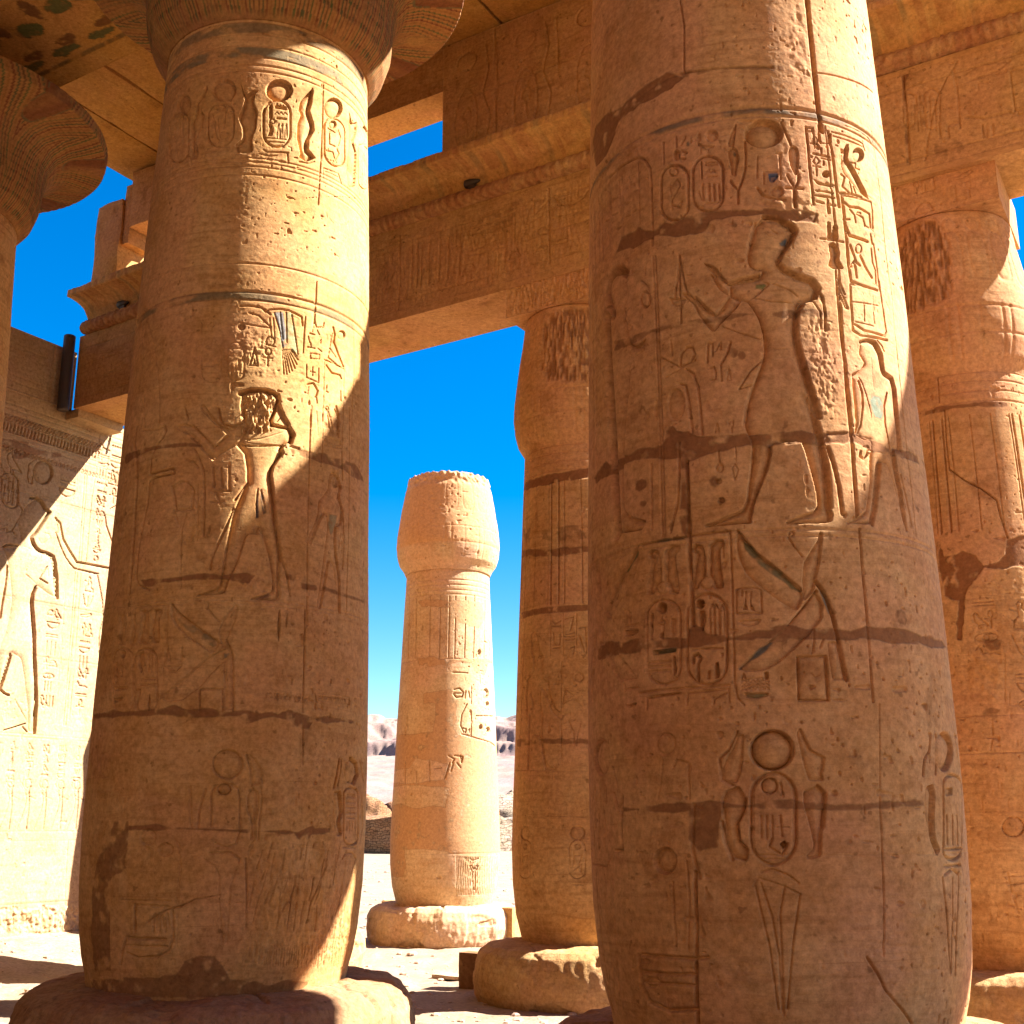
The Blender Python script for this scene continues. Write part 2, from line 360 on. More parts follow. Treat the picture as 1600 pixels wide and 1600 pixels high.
def revolve(name, prof, mat, parent, nt_=160, nz=60, disp=None, pigf=None, a0=0, cap=True, zrel=True):
    """prof: list of (r,z) followed from bottom to top; disp(T,t,r,z)->dr ; pigf -> rgba"""
    p = np.array(prof, float); L = np.concatenate([[0], np.cumsum(np.hypot(*(p[1:]-p[:-1]).T))]); t = np.linspace(0, L[-1], nz)
    r = np.interp(t, L, p[:, 0]); z = np.interp(t, L, p[:, 1])
    # soften the corners
    for _ in range(2):
        r[1:-1] = (r[:-2]+2*r[1:-1]+r[2:])/4; z[1:-1] = (z[:-2]+2*z[1:-1]+z[2:])/4
    T = np.linspace(0, 2*math.pi, nt_, endpoint=False); TT, tt = np.meshgrid(T, t/L[-1]); RR = np.broadcast_to(r[:, None], TT.shape).copy(); ZZ = np.broadcast_to(z[:, None], TT.shape).copy()
    dr = np.gradient(r); dz = np.gradient(z); ln = np.hypot(dr, dz)+1e-9; nr = (dz/ln)[:, None]; nzv = (-dr/ln)[:, None]
    if disp is not None: d = disp(TT, tt, RR, ZZ); RR = RR+nr*d; ZZ = ZZ+nzv*d
    pig = pigf(TT, tt, RR, ZZ).astype(np.float32) if pigf else None
    ang = a0+TT; off = EYE if zrel else 0
    V = np.stack([-RR*np.cos(ang), -RR*np.sin(ang), ZZ+off], -1).reshape(-1, 3)
    ex = None
    if cap:
        ex = ([(0, 0, z[0]+off), (0, 0, z[-1]+off)], [[((nz-1)*nt_+j,), ((nz-1)*nt_+(j+1) % nt_,), 1] for j in range(nt_)] + [[(j,), ((j+1) % nt_,), 0][::-1] for j in range(nt_)])
    return gridmesh(name, V, nz, nt_, mat, parent, True, pig, ex)
def worn_base(parent, C, R, z1, mat, seed, nt_=520, nz=150, hollow=.03):
    def disp(T, t, r, z):
        x = np.cos(T)*r+C[0]; y = np.sin(T)*r+C[1]
        k = smooth(0, .15, r-R*.45)
        d = .05*fbm(x*1.1+z, y*1.1-z, seed, 4)+.018*fbm(x*6, y*6+z*9, seed+3, 4)-.03*smooth(.25, .45, fbm(x*1.9+3, y*1.9+z*2, seed+8, 3))
        side = smooth(R*.86, R*.97, r); a_ = T*R
        d += side*(.008*vnoise(a_*42, z*9+a_*3, seed+4)+.005*vnoise(a_*90, z*22, seed+5)); d += .006*fbm(x*16, y*16+z*12, seed+6, 3)
        d -= .022*smooth(.27, .33, vnoise(a_*2.3, z*3.1, seed+14))*side; d -= .02*smooth(.36, .42, vnoise(a_*7, z*8, seed+15)); d -= .010*np.exp(-(fbm(x*1.2, y*1.2+z, seed+16, 4)/.012)**2)
        return d*k
    pr = [(R*.94, -1.58), (R*.985, -1.48), (R*1.0, z1-.30), (R*.985, z1-.17), (R*.945, z1-.07), (R*.88, z1-.018), (R*.78, z1), (R*.4, z1)]
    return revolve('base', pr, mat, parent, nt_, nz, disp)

NAVE = [(-1.06, .885), (-1.03, .893), (-.96, .905), (-.85, .935), (-.7, .962), (-.4, .99), (0, 1.0), (.4, 1.0), (1, .992), (1.5, .982), (2.3, .96), (3.1, .945), (3.9, .922), (5.1, .885), (5.4, .870), (6.0, .848), (6.3, .84)]
BUD = [(-1.06, .62), (-1.03, .628), (-.8, .686), (-.51, .715), (-.2, .722), (.2, .71), (.66, .69), (1.47, .663), (2.44, .622), (3.11, .597), (3.45, .582), (3.72, .572)]

# ---------- painted open capital: bell with nested sepals
def bell_prof(z0, rn, rim):
    h = z0
    return [(rn, h), (rn+.05, h+.05), (rn+.13, h+.16), (rn+.19, h+.36), (rn+.205, h+.56), (rn+.235, h+.72), (rn+.32, h+.86), (rn+.47, h+.945), (rim-.10, h+.985), (rim, h+1.0), (rim+.01, h+1.13), (rim-.02, h+1.15), (.6, h+1.15)]
def bell_art(N, seed):
    def fn(T, t):
        x = ((T*N/(2*math.pi)+.5) % 1-.5)*2                      # -1..1 inside a sepal
        top = .80
        g = np.abs(x)*1.0-(1-np.clip(t/top, 0, 1)**1.6)*1.05      # sepal outline at g=0
        xs = ((T*N*11/(2*math.pi)) % 1)
        return x, g, xs
    def disp(T, t, r, z):
        x, g, xs = fn(T, t)
        k = smooth(.02, .1, t)*(1-smooth(.80, .84, t))
        d = -.007*np.exp(-((g % .085-.0425)/.012)**2)*(g < .25) - .007*np.exp(-((xs-.5)/.12)**2)*(g >= .1)
        return k*d+.004*fbm(np.cos(T)*6+z*3, np.sin(T)*6-z*3, seed, 4)
    def pigf(T, t, r, z):
        x, g, xs = fn(T, t); o = np.zeros(T.shape+(4,)); k = (np.floor((g+3)/.085).astype(int)) % 5
        cols = [(.055, .085, .025), (.24, .11, .03), (.13, .035, .016), (.05, .07, .03), (.10, .05, .02)]
        inside = g < .25
        for q, c in enumerate(cols):
            o[(k == q) & inside] = c+(1,)
        fr = ((g+3)/.085) % 1; o[inside & (fr > .42)] = (.31, .145, .045, 1)
        kk = np.floor(xs*3).astype(int)
        for q, c in enumerate([(.13, .035, .016), (.06, .07, .03), (.22, .10, .03)]):
            o[(kk == q) & ~inside] = c+(1,)
        rimz = (t > .80); o[rimz] = (.20, .085, .05, 1)
        # leaf tips just under the rim
        lf = (t > .66) & (t < .79) & (((T*N*2/(2*math.pi)) % 1-.5)**2*9+((t-.725)/.065)**2 < 1); o[lf] = (.05, .095, .025, 1)
        # cartouche panels on the bell
        cx = ((T*N/(2*math.pi)) % 1-.5)*2
        pn = (np.abs(cx/.26)**3+np.abs((t-.50)/.13)**3); o[(pn < 1)] = (.15, .05, .02, 1); o[(pn > .8) & (pn < 1)] = (.10, .09, .04, 1)
        wear = smooth(-.5, .25, fbm(np.cos(T)*5+z*2, np.sin(T)*5-z*2, seed+9, 4)+.12)
        o[..., 3] = .85*wear*smooth(.0, .04, t)
        return o
    return disp, pigf

def nave_neck(f):
    for z in (5.02, 5.10, 5.28, 5.36): f.ring(z, .010, .007)
    zz = [5.93, 6.03, 6.12, 6.21]
    for z in zz: f.ring(z, .009, .007)

def bud_capital(parent, C, prof, seed, hack, top=5.17, nt_=420, nz=200, pig=None, mat=None):
    a = math.atan2(C[1], C[0])
    def disp(T, t, r, z):
        x = (T+math.pi) % (2*math.pi)-math.pi; s = x*.68; d = .004*fbm(s*3, z*3, seed, 4)+.0015*fbm(s*40, z*40, seed+1, 2)
        # frieze frames round the lower bulge
        for zz in (3.98, 4.22): d = d-.008*np.exp(-((z-zz)/.010)**2)*(r > .6)
        st = ((s/.46+.15) % 1); low = (z < 4.24) & (z > 3.76)
        d = d-.007*low*(np.exp(-((st-.06)/.025)**2)+np.exp(-((st-.24)/.025)**2)+.7*np.exp(-((st-.62)/.02)**2))
        # cartouche frieze high on the bud
        up = (z > 4.45) & (z < 5.1); q = (s/.24+.3) % 1; e = ((q-.5)/.36)**4+((z-4.72)/.24)**4
        d = d-up*.006*np.exp(-((e-1)/.35)**2)
        e2 = ((q-.5)/.30)**2+((z-5.03)/.07)**2; d = d-.006*np.exp(-((e2-1)/.4)**2)*(z > 4.9)
        if mat is M_far: d = d*.6+.012*fbm(s*2.5, z*2.5, seed+21, 5)-.012*smooth(.25, .4, vnoise(s*24, z*24, seed+22))*smooth(-.1, .3, fbm(s*2, z*2, seed+23, 3)) + smooth(4.86, 4.95, z)*(.03*vnoise(s*22, z*22, seed+24)-.02)
        if hack:
            for (c, w, z0, z1) in hack:
                e = np.abs((s-c)/w)**3+np.abs((z-(z0+z1)/2)/((z1-z0)/2))**3+.35*fbm(s*6, z*6, seed+5, 3)
                m = 1-smooth(.7, 1.15, e); n = vnoise(s*60, z*12, seed+6)+.7*vnoise(s*120, z*30, seed+7)
                d = d+m*(.026*n-.012)
        return d
    def pigf(T, t, r, z):
        x = (T+math.pi) % (2*math.pi)-math.pi; s = x*.68; o = np.zeros(T.shape+(4,))
        for (c, w, z0, z1) in (hack or []):
            e = np.abs((s-c)/w)**3+np.abs((z-(z0+z1)/2)/((z1-z0)/2))**3+.35*fbm(s*6, z*6, seed+5, 3)
            m = 1-smooth(.7, 1.15, e); n = smooth(-.25, .25, vnoise(s*60, z*12, seed+6))
            o[..., :3] = np.array((.20, .085, .03)); o[..., 3] = np.maximum(o[..., 3], m*(1-n)*.8)
        if pig: o = pig(s, z, o)
        return o
    return revolve('capital', prof, mat or M_mid, parent, nt_, nz, disp, pigf, a0=a)

# ================================================================== NEAR RIGHT NAVE COLUMN
CR = Col((1.423, 6.73), NAVE)
A = view(910, 160, .2); B = view(1140, 160, .1875); Cc = view(910, 400, .275); D = view(1140, 440, .2625)
E_ = view(910, 800, .2125); Fv = view(1120, 800, .2375); G = view(900, 1100, .4375); V3 = view(900, 0, .4375)
def carve_right(f):
    m = CR.map
    f.weather(.0045, .005)
    # coursing joints
    f.groove(V3(370, 0, 385, 90, 385, 260), .008, .012); f.groove(V3(825, 0, 850, 250, 866, 400, 880, 470), .016, .030)
    f.groove(V3(890, 450, 915, 700, 935, 900, 950, 1150, 965, 1400, 985, 1600), .007, .010)
    f.groove(Fv(940, 110, 960, 400, 985, 650, 1000, 850, 1030, 1250), .008, .010)
    f.groove(G(1085, 0, 1085, 360, 1098, 640, 1098, 900), .006, .006)
    f.groove(Cc(590, 1170, 600, 1400, 600, 1600) + E_(785, 60, 785, 300, 800, 560, 810, 830), .014, .022)
    f.groove(G(425, 600, 430, 800, 435, 1143), .012, .018); f.groove(G(420, 360, 415, 520, 440, 620), .012, .012)
    f.groove(Cc(550, 0, 552, 200, 560, 380), .008, .014)
    f.groove(V3(110, 540, 200, 365, 330, 275, 560, 240, 700, 240), .010, .008); f.groove(V3(860, 260, 960, 280, 1060, 330), .006, .006)
    f.groove(G(1040, 905, 1080, 970, 1110, 1030, 1160, 1085, 1200, 1143), .008, .012)
    f.groove(Cc(790, 400, 900, 440, 1000, 470, 1164, 500), .004, .007)
    # ring with paint
    z0 = CR.zof((1110, 176)); z1 = CR.zof((1110, 186.5))
    f.ring(z0, .012, .012); f.ring(z1-.01, .009, .009); f.band(z1, z0, (.13, .12, .09), .75)
    # double lines closing the scene below
    zb = CR.zof((1200, 827)); f.ring(zb, .006, .007); f.ring(zb-.035, .006, .007); f.ring(CR.zof((1100, 1040))-.9, .004, .003)
    nave_neck(f)
    # --- king
    f.sunk(V3(670, 775, 720, 775, 760, 800, 782, 822, 765, 860, 735, 905, 722, 935, 745, 960, 800, 985, 845, 1000, 868, 1030, 855, 1062, 820, 1072, 800, 1080, 788, 1130, 785, 1180, 795, 1240, 815, 1310, 840, 1390, 865, 1480)
           + D(470, 670, 510, 800, 545, 930, 570, 1060, 588, 1200, 595, 1340, 618, 1385, 610, 1430, 560, 1440, 345, 1447, 333, 1428, 420, 1390, 500, 1368, 525, 1330, 510, 1230, 480, 1120, 450, 1010, 425, 950, 255, 965, 255, 1020, 235, 1110, 190, 1220, 150, 1320, 135, 1400, 130, 1440, 60, 1443)
           + Cc(700, 1542, 690, 1530, 830, 1472, 905, 1440, 930, 1390, 942, 1280, 955, 1180, 962, 1060, 915, 965, 930, 850, 965, 735, 1018, 600, 1032, 540, 1025, 450, 1000, 360, 965, 300, 935, 262, 905, 256)
           + V3(590, 1075, 545, 1055, 545, 1010, 600, 996, 655, 988, 665, 962, 630, 957, 612, 937, 610, 910, 625, 850, 640, 800), .030, .026, .20)
    f.groove(V3(735, 905, 722, 935, 745, 960, 800, 985, 845, 1000, 868, 1030, 855, 1062, 815, 1075, 790, 1110, 785, 1180, 797, 1245, 820, 1320, 850, 1420, 868, 1490) + D(475, 690, 510, 800, 545, 930, 573, 1060, 590, 1200, 597, 1340), .014, .024)
    f.groove(V3(640, 800, 625, 850, 612, 905), .012, .022); f.groove(V3(670, 772, 720, 772, 765, 800, 784, 822, 765, 862, 735, 905), .014, .034)
    f.groove(V3(690, 880, 695, 905, 710, 880), .006, .008); f.groove(V3(700, 820, 720, 830), .008, .012); f.groove(V3(628, 855, 622, 880, 608, 912, 618, 918, 612, 930, 622, 938, 618, 950, 640, 962, 658, 964), .007, .014); f.groove(V3(655, 850, 640, 856, 632, 852), .006, .010); f.groove(V3(645, 842, 662, 838), .005, .008); f.groove(V3(640, 798, 660, 815, 690, 840, 722, 850, 765, 862), .005, .008)
    f.sunk(V3(452, 938, 475, 942, 505, 960, 530, 995, 552, 1015, 600, 1000, 650, 990, 700, 1010, 640, 1062, 590, 1078, 545, 1058, 512, 1038, 490, 1005, 478, 978, 496, 985), .018, .02, .25)
    f.groove(V3(540, 1012, 590, 996, 655, 984), .010, .026)
    f.sunk(Cc(560, 210, 600, 205, 640, 238, 690, 290, 750, 335, 830, 222, 855, 212, 905, 256, 870, 305, 810, 362, 745, 438, 690, 385, 650, 330, 622, 268, 590, 250), .020, .022, .25)
    f.groove(Cc(640, 235, 690, 288, 750, 335, 800, 300), .010, .022)
    f.groove(Cc(965, 735, 930, 850, 916, 962), .007, .014); f.groove(Cc(1020, 590, 950, 660, 890, 755, 955, 735), .006, .010)
    f.groove(Cc(550, 10, 540, 120, 524, 230), .008, .012); f.groove(Cc(550, 10, 570, 120, 592, 205), .008, .012)
    f.sunk(Cc(486, 235, 500, 275, 530, 290, 570, 285, 595, 240, 540, 235), .016, .015)
    f.groove(V3(700, 1010, 760, 1030, 820, 1072), .008, .012); f.groove(V3(640, 1062, 700, 1075, 790, 1080), .008, .012); f.groove(V3(660, 985, 690, 1010, 740, 1000), .007, .010); f.groove(V3(668, 1230, 720, 1245, 797, 1240), .007, .010); f.groove(V3(668, 1262, 720, 1275, 803, 1270), .006, .008)
    f.groove(V3(865, 1040, 880, 1060, 890, 1120, 892, 1180), .008, .014)
    for k in range(9): f.groove(Cc(1040+k*14, 660+k*6, 1045+k*22, 900), .004, .003)
    f.groove(Cc(1010, 900, 1164, 890), .005, .005); f.groove(D(180, 790, 190, 860, 370, 860), .005, .005)
    # --- standing god at the left edge
    f.sunk(Cc(135, 332, 168, 338, 146, 275, 135, 200, 150, 128, 180, 88, 215, 80, 242, 100, 255, 160, 266, 232, 238, 300, 250, 420, 270, 500, 300, 518, 352, 478, 358, 535, 290, 580, 268, 655, 255, 800, 240, 950, 230, 1100, 225, 1300, 235, 1450, 270, 1488, 350, 1508, 340, 1560, 195, 1582, 185, 1400, 175, 1200, 165, 1000, 150, 720, 140, 560), .022, .022, .25)
    f.groove(Cc(130, 345, 136, 450, 142, 560, 150, 720, 160, 900, 168, 1050, 176, 1200, 182, 1350, 190, 1500, 192, 1582), .036, .045)
    f.groove(Cc(165, 335, 142, 262, 134, 200, 150, 128, 180, 88, 215, 80, 240, 98), .036, .042)
    f.groove(Cc(232, 310, 250, 420, 270, 505, 300, 515, 352, 478), .010, .020)
    f.groove(Cc(268, 655, 255, 800, 240, 950, 230, 1100, 226, 1300, 237, 1450, 270, 1488, 352, 1510), .009, .018)
    f.groove(Cc(225, 270, 250, 340), .007, .010)
    f.ell((1008, 468), (7, 12), .010, .010, mode='line'); f.groove(Cc(335, 140, 375, 175, 385, 260, 360, 290), .006, .008)
    # frames
    for dx in (0, 14): f.groove(Cc(398+dx, 0, 410+dx, 200, 425+dx, 600, 440+dx, 1050, 450+dx, 1400, 455+dx, 1590), .006, .010)
    for dx in (0, 26): f.groove(A(70+dx, 800, 75+dx, 1100, 80+dx, 1600) + Cc(62+dx*.7, 600, 62+dx*.7, 1200), .005, .009)
    # bouquet, altar and small signs before the king
    f.groove(Cc(555, 630, 560, 560, 590, 520, 625, 520, 638, 560, 610, 605, 565, 628), .008, .010)
    f.groove(Cc(450, 580, 560, 635, 640, 590), .006, .008); f.groove(Cc(560, 640, 470, 690), .006, .008)
    f.groove(Cc(590, 645, 630, 670, 655, 740, 668, 850, 680, 1010), .009, .010); f.groove(Cc(550, 725, 585, 735, 600, 800, 612, 900, 625, 1000), .009, .010)
    f.ell((1056, 632), (14, 26), .008, .03, .6); f.groove(Cc(500, 480, 510, 570), .006, .006)
    f.groove(Cc(710, 605, 712, 500, 738, 495, 740, 570), .006, .008); f.groove(Cc(755, 540, 785, 490, 785, 530), .006, .008); f.groove(Cc(790, 605, 820, 560, 840, 490), .008, .010)
    f.groove(Cc(725, 640, 745, 630, 758, 660, 755, 700, 730, 705), .006, .008); f.groove(Cc(785, 620, 790, 710), .006, .007); f.groove(Cc(820, 705, 832, 640, 845, 705, 820, 705), .005, .006)
    f.groove(Cc(835, 960, 830, 940, 855, 935, 855, 960, 845, 970, 848, 1000), .005, .006); f.groove(Cc(755, 1000, 762, 950, 775, 1000), .005, .006)
    f.groove(Cc(545, 1060, 548, 1250, 540, 1400, 500, 1570), .009, .010); f.groove(Cc(390, 1180, 395, 1550), .008, .007); f.groove(Cc(445, 1170, 452, 1550), .008, .007)
    f.groove(Cc(772, 1110, 778, 1190), .006, .008); f.ell((1124, 731), (5, 6), .008, .008, mode='line'); f.groove(Cc(870, 1080, 872, 1170), .003, .007)
    f.groove(Cc(866, 1180, 850, 1210, 866, 1270, 884, 1215, 866, 1180), .004, .008)
    f.ell((1122, 752), (6, 5), .010, .02, .8); f.ell((1127, 782), (6, 5), .008, .02, .8)
    # --- upper register: disc, cobras, cartouches, shrine
    f.ell((1193, 208), (28.5, 21), .030, .030, .5, 'both')
    f.rrect((1054, 301), (21, 43), .5, .010, .014, skew=-.05); f.rrect((1106, 287), (23.5, 43), .5, .010, .014, skew=-.03)
    f.ell((1052, 268), (6.5, 6), .009, .008, mode='line'); f.ell((1112, 212), (9, 8), .010, .02, .6, 'both')
    f.groove(A(700, 640, 740, 600, 760, 650, 700, 760, 690, 800, 760, 820, 780, 770, 750, 790), .007, .009); f.groove(A(680, 640, 690, 700, 700, 840), .006, .007)
    f.sunk(A(920, 460, 935, 460, 940, 600, 925, 600), .014, .02, .6); f.groove(A(960, 490, 1050, 485, 1050, 465, 960, 470, 960, 490), .006, .009)
    f.groove(A(965, 540, 985, 525, 1000, 545, 1015, 525, 1035, 545), .006, .007); f.groove(A(980, 580, 1050, 575), .007, .008)
    for x in (935, 985, 1025, 1065): f.groove(A(x, 640, x+6, 760), .009, .010)
    f.groove(A(960, 790, 1060, 780), .008, .008); f.groove(A(905, 700, 930, 760), .006, .009)
    f.groove(A(630, 315, 635, 480), .007, .009); f.groove(A(730, 270, 735, 350), .008, .010); f.groove(A(770, 330, 800, 270), .009, .010); f.ell((1057, 242), (6, 9), .014, .03, .8); f.groove(A(770, 375, 815, 395, 790, 405), .007, .01); f.groove(A(765, 440, 800, 440), .008, .010)
    f.groove(A(890, 280, 910, 240, 900, 320, 940, 340, 1020, 345, 960, 360, 900, 330), .007, .009); f.groove(A(925, 360, 925, 395), .005, .007); f.groove(A(980, 355, 980, 385), .005, .007)
    f.groove(A(215, 580, 330, 480, 440, 428, 490, 450, 528, 520, 538, 640, 542, 850, 548, 1000), .009, .012)
    for (x, a, b) in ((125, 740, 1240), (150, 720, 1230), (205, 650, 1160), (218, 655, 1150), (285, 600, 880), (308, 580, 1010), (365, 580, 690), (435, 480, 950), (90, 780, 1300)): f.groove(A(x, a, x+6, (a+b)/2, x+12, b), .006, .011)
    for x, z in ((1*0+240, 760), (330, 800), (240, 880), (395, 700), (335, 900), (180, 930), (385, 860)): f.groove(A(x, z, x+35, z-18), .007, .010)
    f.sunk(A(1130, 335, 1140, 270, 1180, 200, 1198, 160, 1206, 180, 1190, 300, 1185, 345, 1150, 350), .014, .015, .35)
    f.sunk(A(1130, 365, 1175, 343, 1213, 375, 1226, 440, 1208, 520, 1200, 580, 1162, 570, 1150, 480, 1132, 410), .014, .016, .35)
    f.groove(A(1268, 300, 1276, 420, 1272, 520, 1245, 620, 1218, 682, 1180, 650, 1155, 610), .008, .012); f.groove(A(1216, 690, 1216, 790), .008, .012)
    f.groove(A(1365, 590, 1368, 420), .006, .008); f.groove(A(1540, 420, 1550, 600), .006, .008)
    f.groove(B(430, 165, 470, 260, 510, 355), .008, .012)
    f.sunk(B(500, 372, 530, 355, 562, 372, 582, 430, 572, 600, 545, 610, 505, 530, 486, 420), .014, .016, .35)
    f.groove(B(575, 600, 570, 660, 545, 712, 510, 660, 480, 600), .008, .012)
    f.groove(B(470, 712, 608, 720), .010, .012); f.groove(B(540, 715, 548, 870), .012, .014)
    f.groove(B(230, 710, 270, 770, 330, 790, 460, 810), .010, .012); f.ell((1214, 299), (9.5, 7.5), .012, .02, .5, 'both')
    f.groove(B(285, 680, 285, 575, 395, 575), .006, .008); f.sunk(B(325, 600, 405, 595, 405, 625, 380, 640, 370, 665, 335, 665), .010, .02, .5)
    f.gk = 1.05; f.gw = .62
    # --- sunlit text columns
    f.groove(B(635, 205, 655, 380, 668, 560, 685, 700, 700, 850), .010, .020); f.groove(B(820, 240, 835, 330, 855, 400, 880, 620, 912, 870), .012, .022)
    f.groove(B(640, 208, 685, 215, 700, 270, 712, 380), .009, .016); f.sunk(B(730, 175, 755, 180, 760, 330, 820, 345, 825, 260, 850, 250, 850, 350, 740, 345), .022, .014, .5)
    f.groove(B(675, 340, 740, 350), .008, .012); f.ell((1273, 220), (4, 6), .01, .006, mode='line'); f.sunk(B(757, 370, 775, 375, 775, 430, 757, 430), .015, .014, .6)
    f.groove(B(700, 425, 830, 455), .012, .016); f.groove(B(765, 465, 840, 480), .008, .014)
    f.groove(B(720, 450, 695, 490, 720, 520, 750, 490, 720, 450), .008, .013); f.groove(B(695, 528, 755, 538), .008, .012); f.groove(B(722, 525, 725, 610), .009, .012)
    f.ell((1291, 272), (6.5, 6), .022, .02, .8); f.sunk(B(690, 635, 770, 670, 850, 680, 862, 700, 830, 705, 740, 690), .018, .014, .5); f.sunk(B(775, 480, 790, 480, 795, 530, 775, 530), .015, .014, .6)
    f.sunk(B(710, 725, 865, 750, 870, 765, 710, 742), .018, .014, .6); f.sunk(B(705, 765, 880, 790, 880, 808, 705, 785), .018, .014, .6); f.groove(B(725, 825, 780, 840), .010, .014)
    f.sunk(B(805, 800, 822, 800, 845, 930, 815, 935), .020, .014, .7); f.groove(B(830, 850, 880, 860), .010, .014)
    f.groove(B(850, 245, 950, 270, 1110, 340, 1130, 400), .009, .013); f.groove(B(862, 280, 1000, 320, 1115, 372), .008, .012)
    f.sunk(B(920, 380, 950, 395, 975, 340, 1000, 380, 985, 470, 1040, 560, 1100, 680, 1155, 795, 1140, 800, 1070, 740, 1000, 650, 950, 590, 925, 520, 935, 470), .024, .014, .35)
    f.groove(B(985, 480, 1040, 560, 1100, 680, 1155, 800), .010, .026); f.groove(B(990, 350, 960, 460), .008, .018)
    f.ell((1341.5, 242), (8.5, 11), .022, .016, .4, 'both'); f.groove(B(1010, 500, 1050, 505, 1050, 545, 1085, 560), .008, .014)
    f.groove(B(930, 600, 960, 620, 940, 700, 990, 745), .009, .016); f.groove(B(1000, 660, 1020, 750), .007, .012); f.groove(B(1030, 700, 1050, 755), .007, .012)
    f.groove(B(920, 755, 1010, 760, 1100, 790), .010, .016); f.groove(B(930, 770, 1040, 790, 1180, 830, 1190, 900, 1195, 1050), .009, .014)
    f.groove(B(935, 780, 950, 900, 960, 1010, 975, 1150, 990, 1350, 1010, 1480), .011, .020)
    f.groove(B(950, 830, 1000, 870, 1080, 880, 1165, 930, 1175, 1040), .010, .018); f.groove(B(1000, 890, 1040, 940, 1050, 1000), .008, .014); f.groove(B(1060, 930, 1110, 960, 1130, 1030), .008, .013); f.groove(B(945, 975, 1000, 975), .008, .012)
    f.sunk(B(810, 990, 840, 1000, 850, 1110, 860, 1020, 900, 1020, 905, 1160, 815, 1150), .022, .016, .6); f.groove(B(755, 1135, 950, 1165), .008, .014)
    f.sunk(B(820, 1180, 860, 1160, 900, 1190, 920, 1260, 910, 1310, 955, 1390, 860, 1390, 820, 1360, 840, 1290), .024, .018, .4)
    f.groove(B(960, 1015, 1000, 1110, 1150, 1160), .012, .018); f.groove(B(1175, 1100, 1190, 1180), .010, .016)
    f.groove(B(1005, 1190, 1030, 1260, 1055, 1330, 1085, 1360), .010, .016); f.groove(B(1010, 1370, 1040, 1320, 1060, 1460), .010, .016); f.ell((1341.5, 389), (4.5, 7), .012, .007, mode='line'); f.groove(B(1090, 1280, 1130, 1370, 1185, 1460), .011, .018)
    f.groove(B(1180, 1220, 1190, 1330, 1215, 1400, 1220, 1510), .008, .015); f.groove(B(1200, 1180, 1230, 1390, 1250, 1570), .008, .014)
    f.groove(B(1010, 1490, 1120, 1530, 1240, 1570), .010, .018); f.groove(B(885, 1400, 895, 1600), .009, .018); f.groove(B(905, 1470, 960, 1600), .009, .015)
    f.groove(B(960, 190, 1090, 245, 1160, 300, 1210, 400, 1260, 800, 1300, 1250, 1350, 1600), .006, .008); f.groove(B(1185, 240, 1195, 380), .006, .007)
    # --- panel above the small god, and the small god
    f.groove(D(720, 20, 722, 120, 730, 200, 735, 290, 780, 320, 940, 350), .010, .016); f.groove(D(725, 120, 890, 145), .006, .009); f.groove(D(800, 125, 805, 235), .006, .009); f.groove(D(850, 135, 865, 250), .006, .009)
    f.groove(D(740, 250, 800, 290, 925, 325, 935, 300, 905, 100, 890, 0), .010, .014); f.groove(D(755, 240, 860, 265), .006, .008); f.groove(D(720, 15, 800, 30, 885, 55), .008, .012)
    f.groove(D(645, 0, 670, 70, 705, 160, 690, 155, 650, 60), .009, .014)
    f.groove(D(640, 0, 652, 150, 668, 330, 690, 500, 712, 740, 728, 900, 738, 1100, 762, 1400), .013, .026)
    f.sunk(D(780, 352, 830, 338, 870, 362, 905, 430, 925, 540, 972, 572, 990, 640, 1000, 760, 1018, 900, 1022, 1005, 985, 1000, 1000, 1120, 1030, 1260, 1050, 1420, 1058, 1490, 1035, 1440, 1010, 1340, 975, 1200, 935, 1085, 898, 1075, 887, 1200, 872, 1350, 852, 1448, 705, 1438, 760, 1410, 818, 1370, 838, 1200, 842, 1050, 850, 950, 800, 940, 748, 908, 756, 850, 748, 740, 735, 640, 733, 555, 770, 535, 805, 490, 790, 465, 770, 430, 776, 380), .024, .013, .25)
    f.groove(D(780, 360, 830, 342, 872, 362, 905, 430, 918, 540, 970, 575, 988, 640, 998, 760, 1012, 900, 1022, 1005), .012, .030)
    f.groove(D(880, 350, 905, 380, 920, 415), .007, .016)
    f.groove(D(775, 590, 795, 660, 800, 740, 788, 850, 765, 910, 830, 930), .011, .026); f.groove(D(735, 555, 770, 538), .011, .022); f.groove(D(735, 560, 738, 640, 750, 740, 752, 900), .008, .014)
    f.groove(D(775, 560, 795, 600, 820, 670, 850, 780, 850, 810), .008, .014); f.groove(D(945, 660, 928, 740, 935, 850, 960, 980, 985, 1090, 1010, 1180, 1030, 1300, 1055, 1480), .011, .028)
    f.groove(D(958, 650, 985, 800, 1000, 950), .006, .010); f.groove(D(780, 1010, 775, 1040, 800, 1058, 820, 1030, 820, 1000, 965, 1030), .009, .014); f.groove(D(800, 1058, 830, 1040, 960, 1065), .007, .012)
    f.groove(D(898, 1075, 888, 1200, 872, 1350, 850, 1448), .011, .026); f.groove(D(835, 1060, 840, 1200, 820, 1370, 705, 1438), .008, .014); f.groove(D(940, 1080, 965, 1150, 1000, 1250), .008, .012)
    f.groove(D(820, 378, 850, 400, 855, 440), .006, .009); f.groove(D(850, 450, 862, 600, 868, 640), .008, .010); f.groove(D(800, 490, 790, 540), .007, .012); f.groove(D(780, 408, 800, 412), .005, .008)
    f.groove(D(845, 845, 925, 850), .005, .006)
    f.groove(D(1020, 1150, 1050, 1280, 1085, 1450), .008, .014)
    f.groove(D(585, 985, 620, 1090, 650, 1220, 672, 1385, 688, 1388), .013, .024); f.groove(D(440, 110, 500, 120, 540, 180, 545, 280), .007, .010)
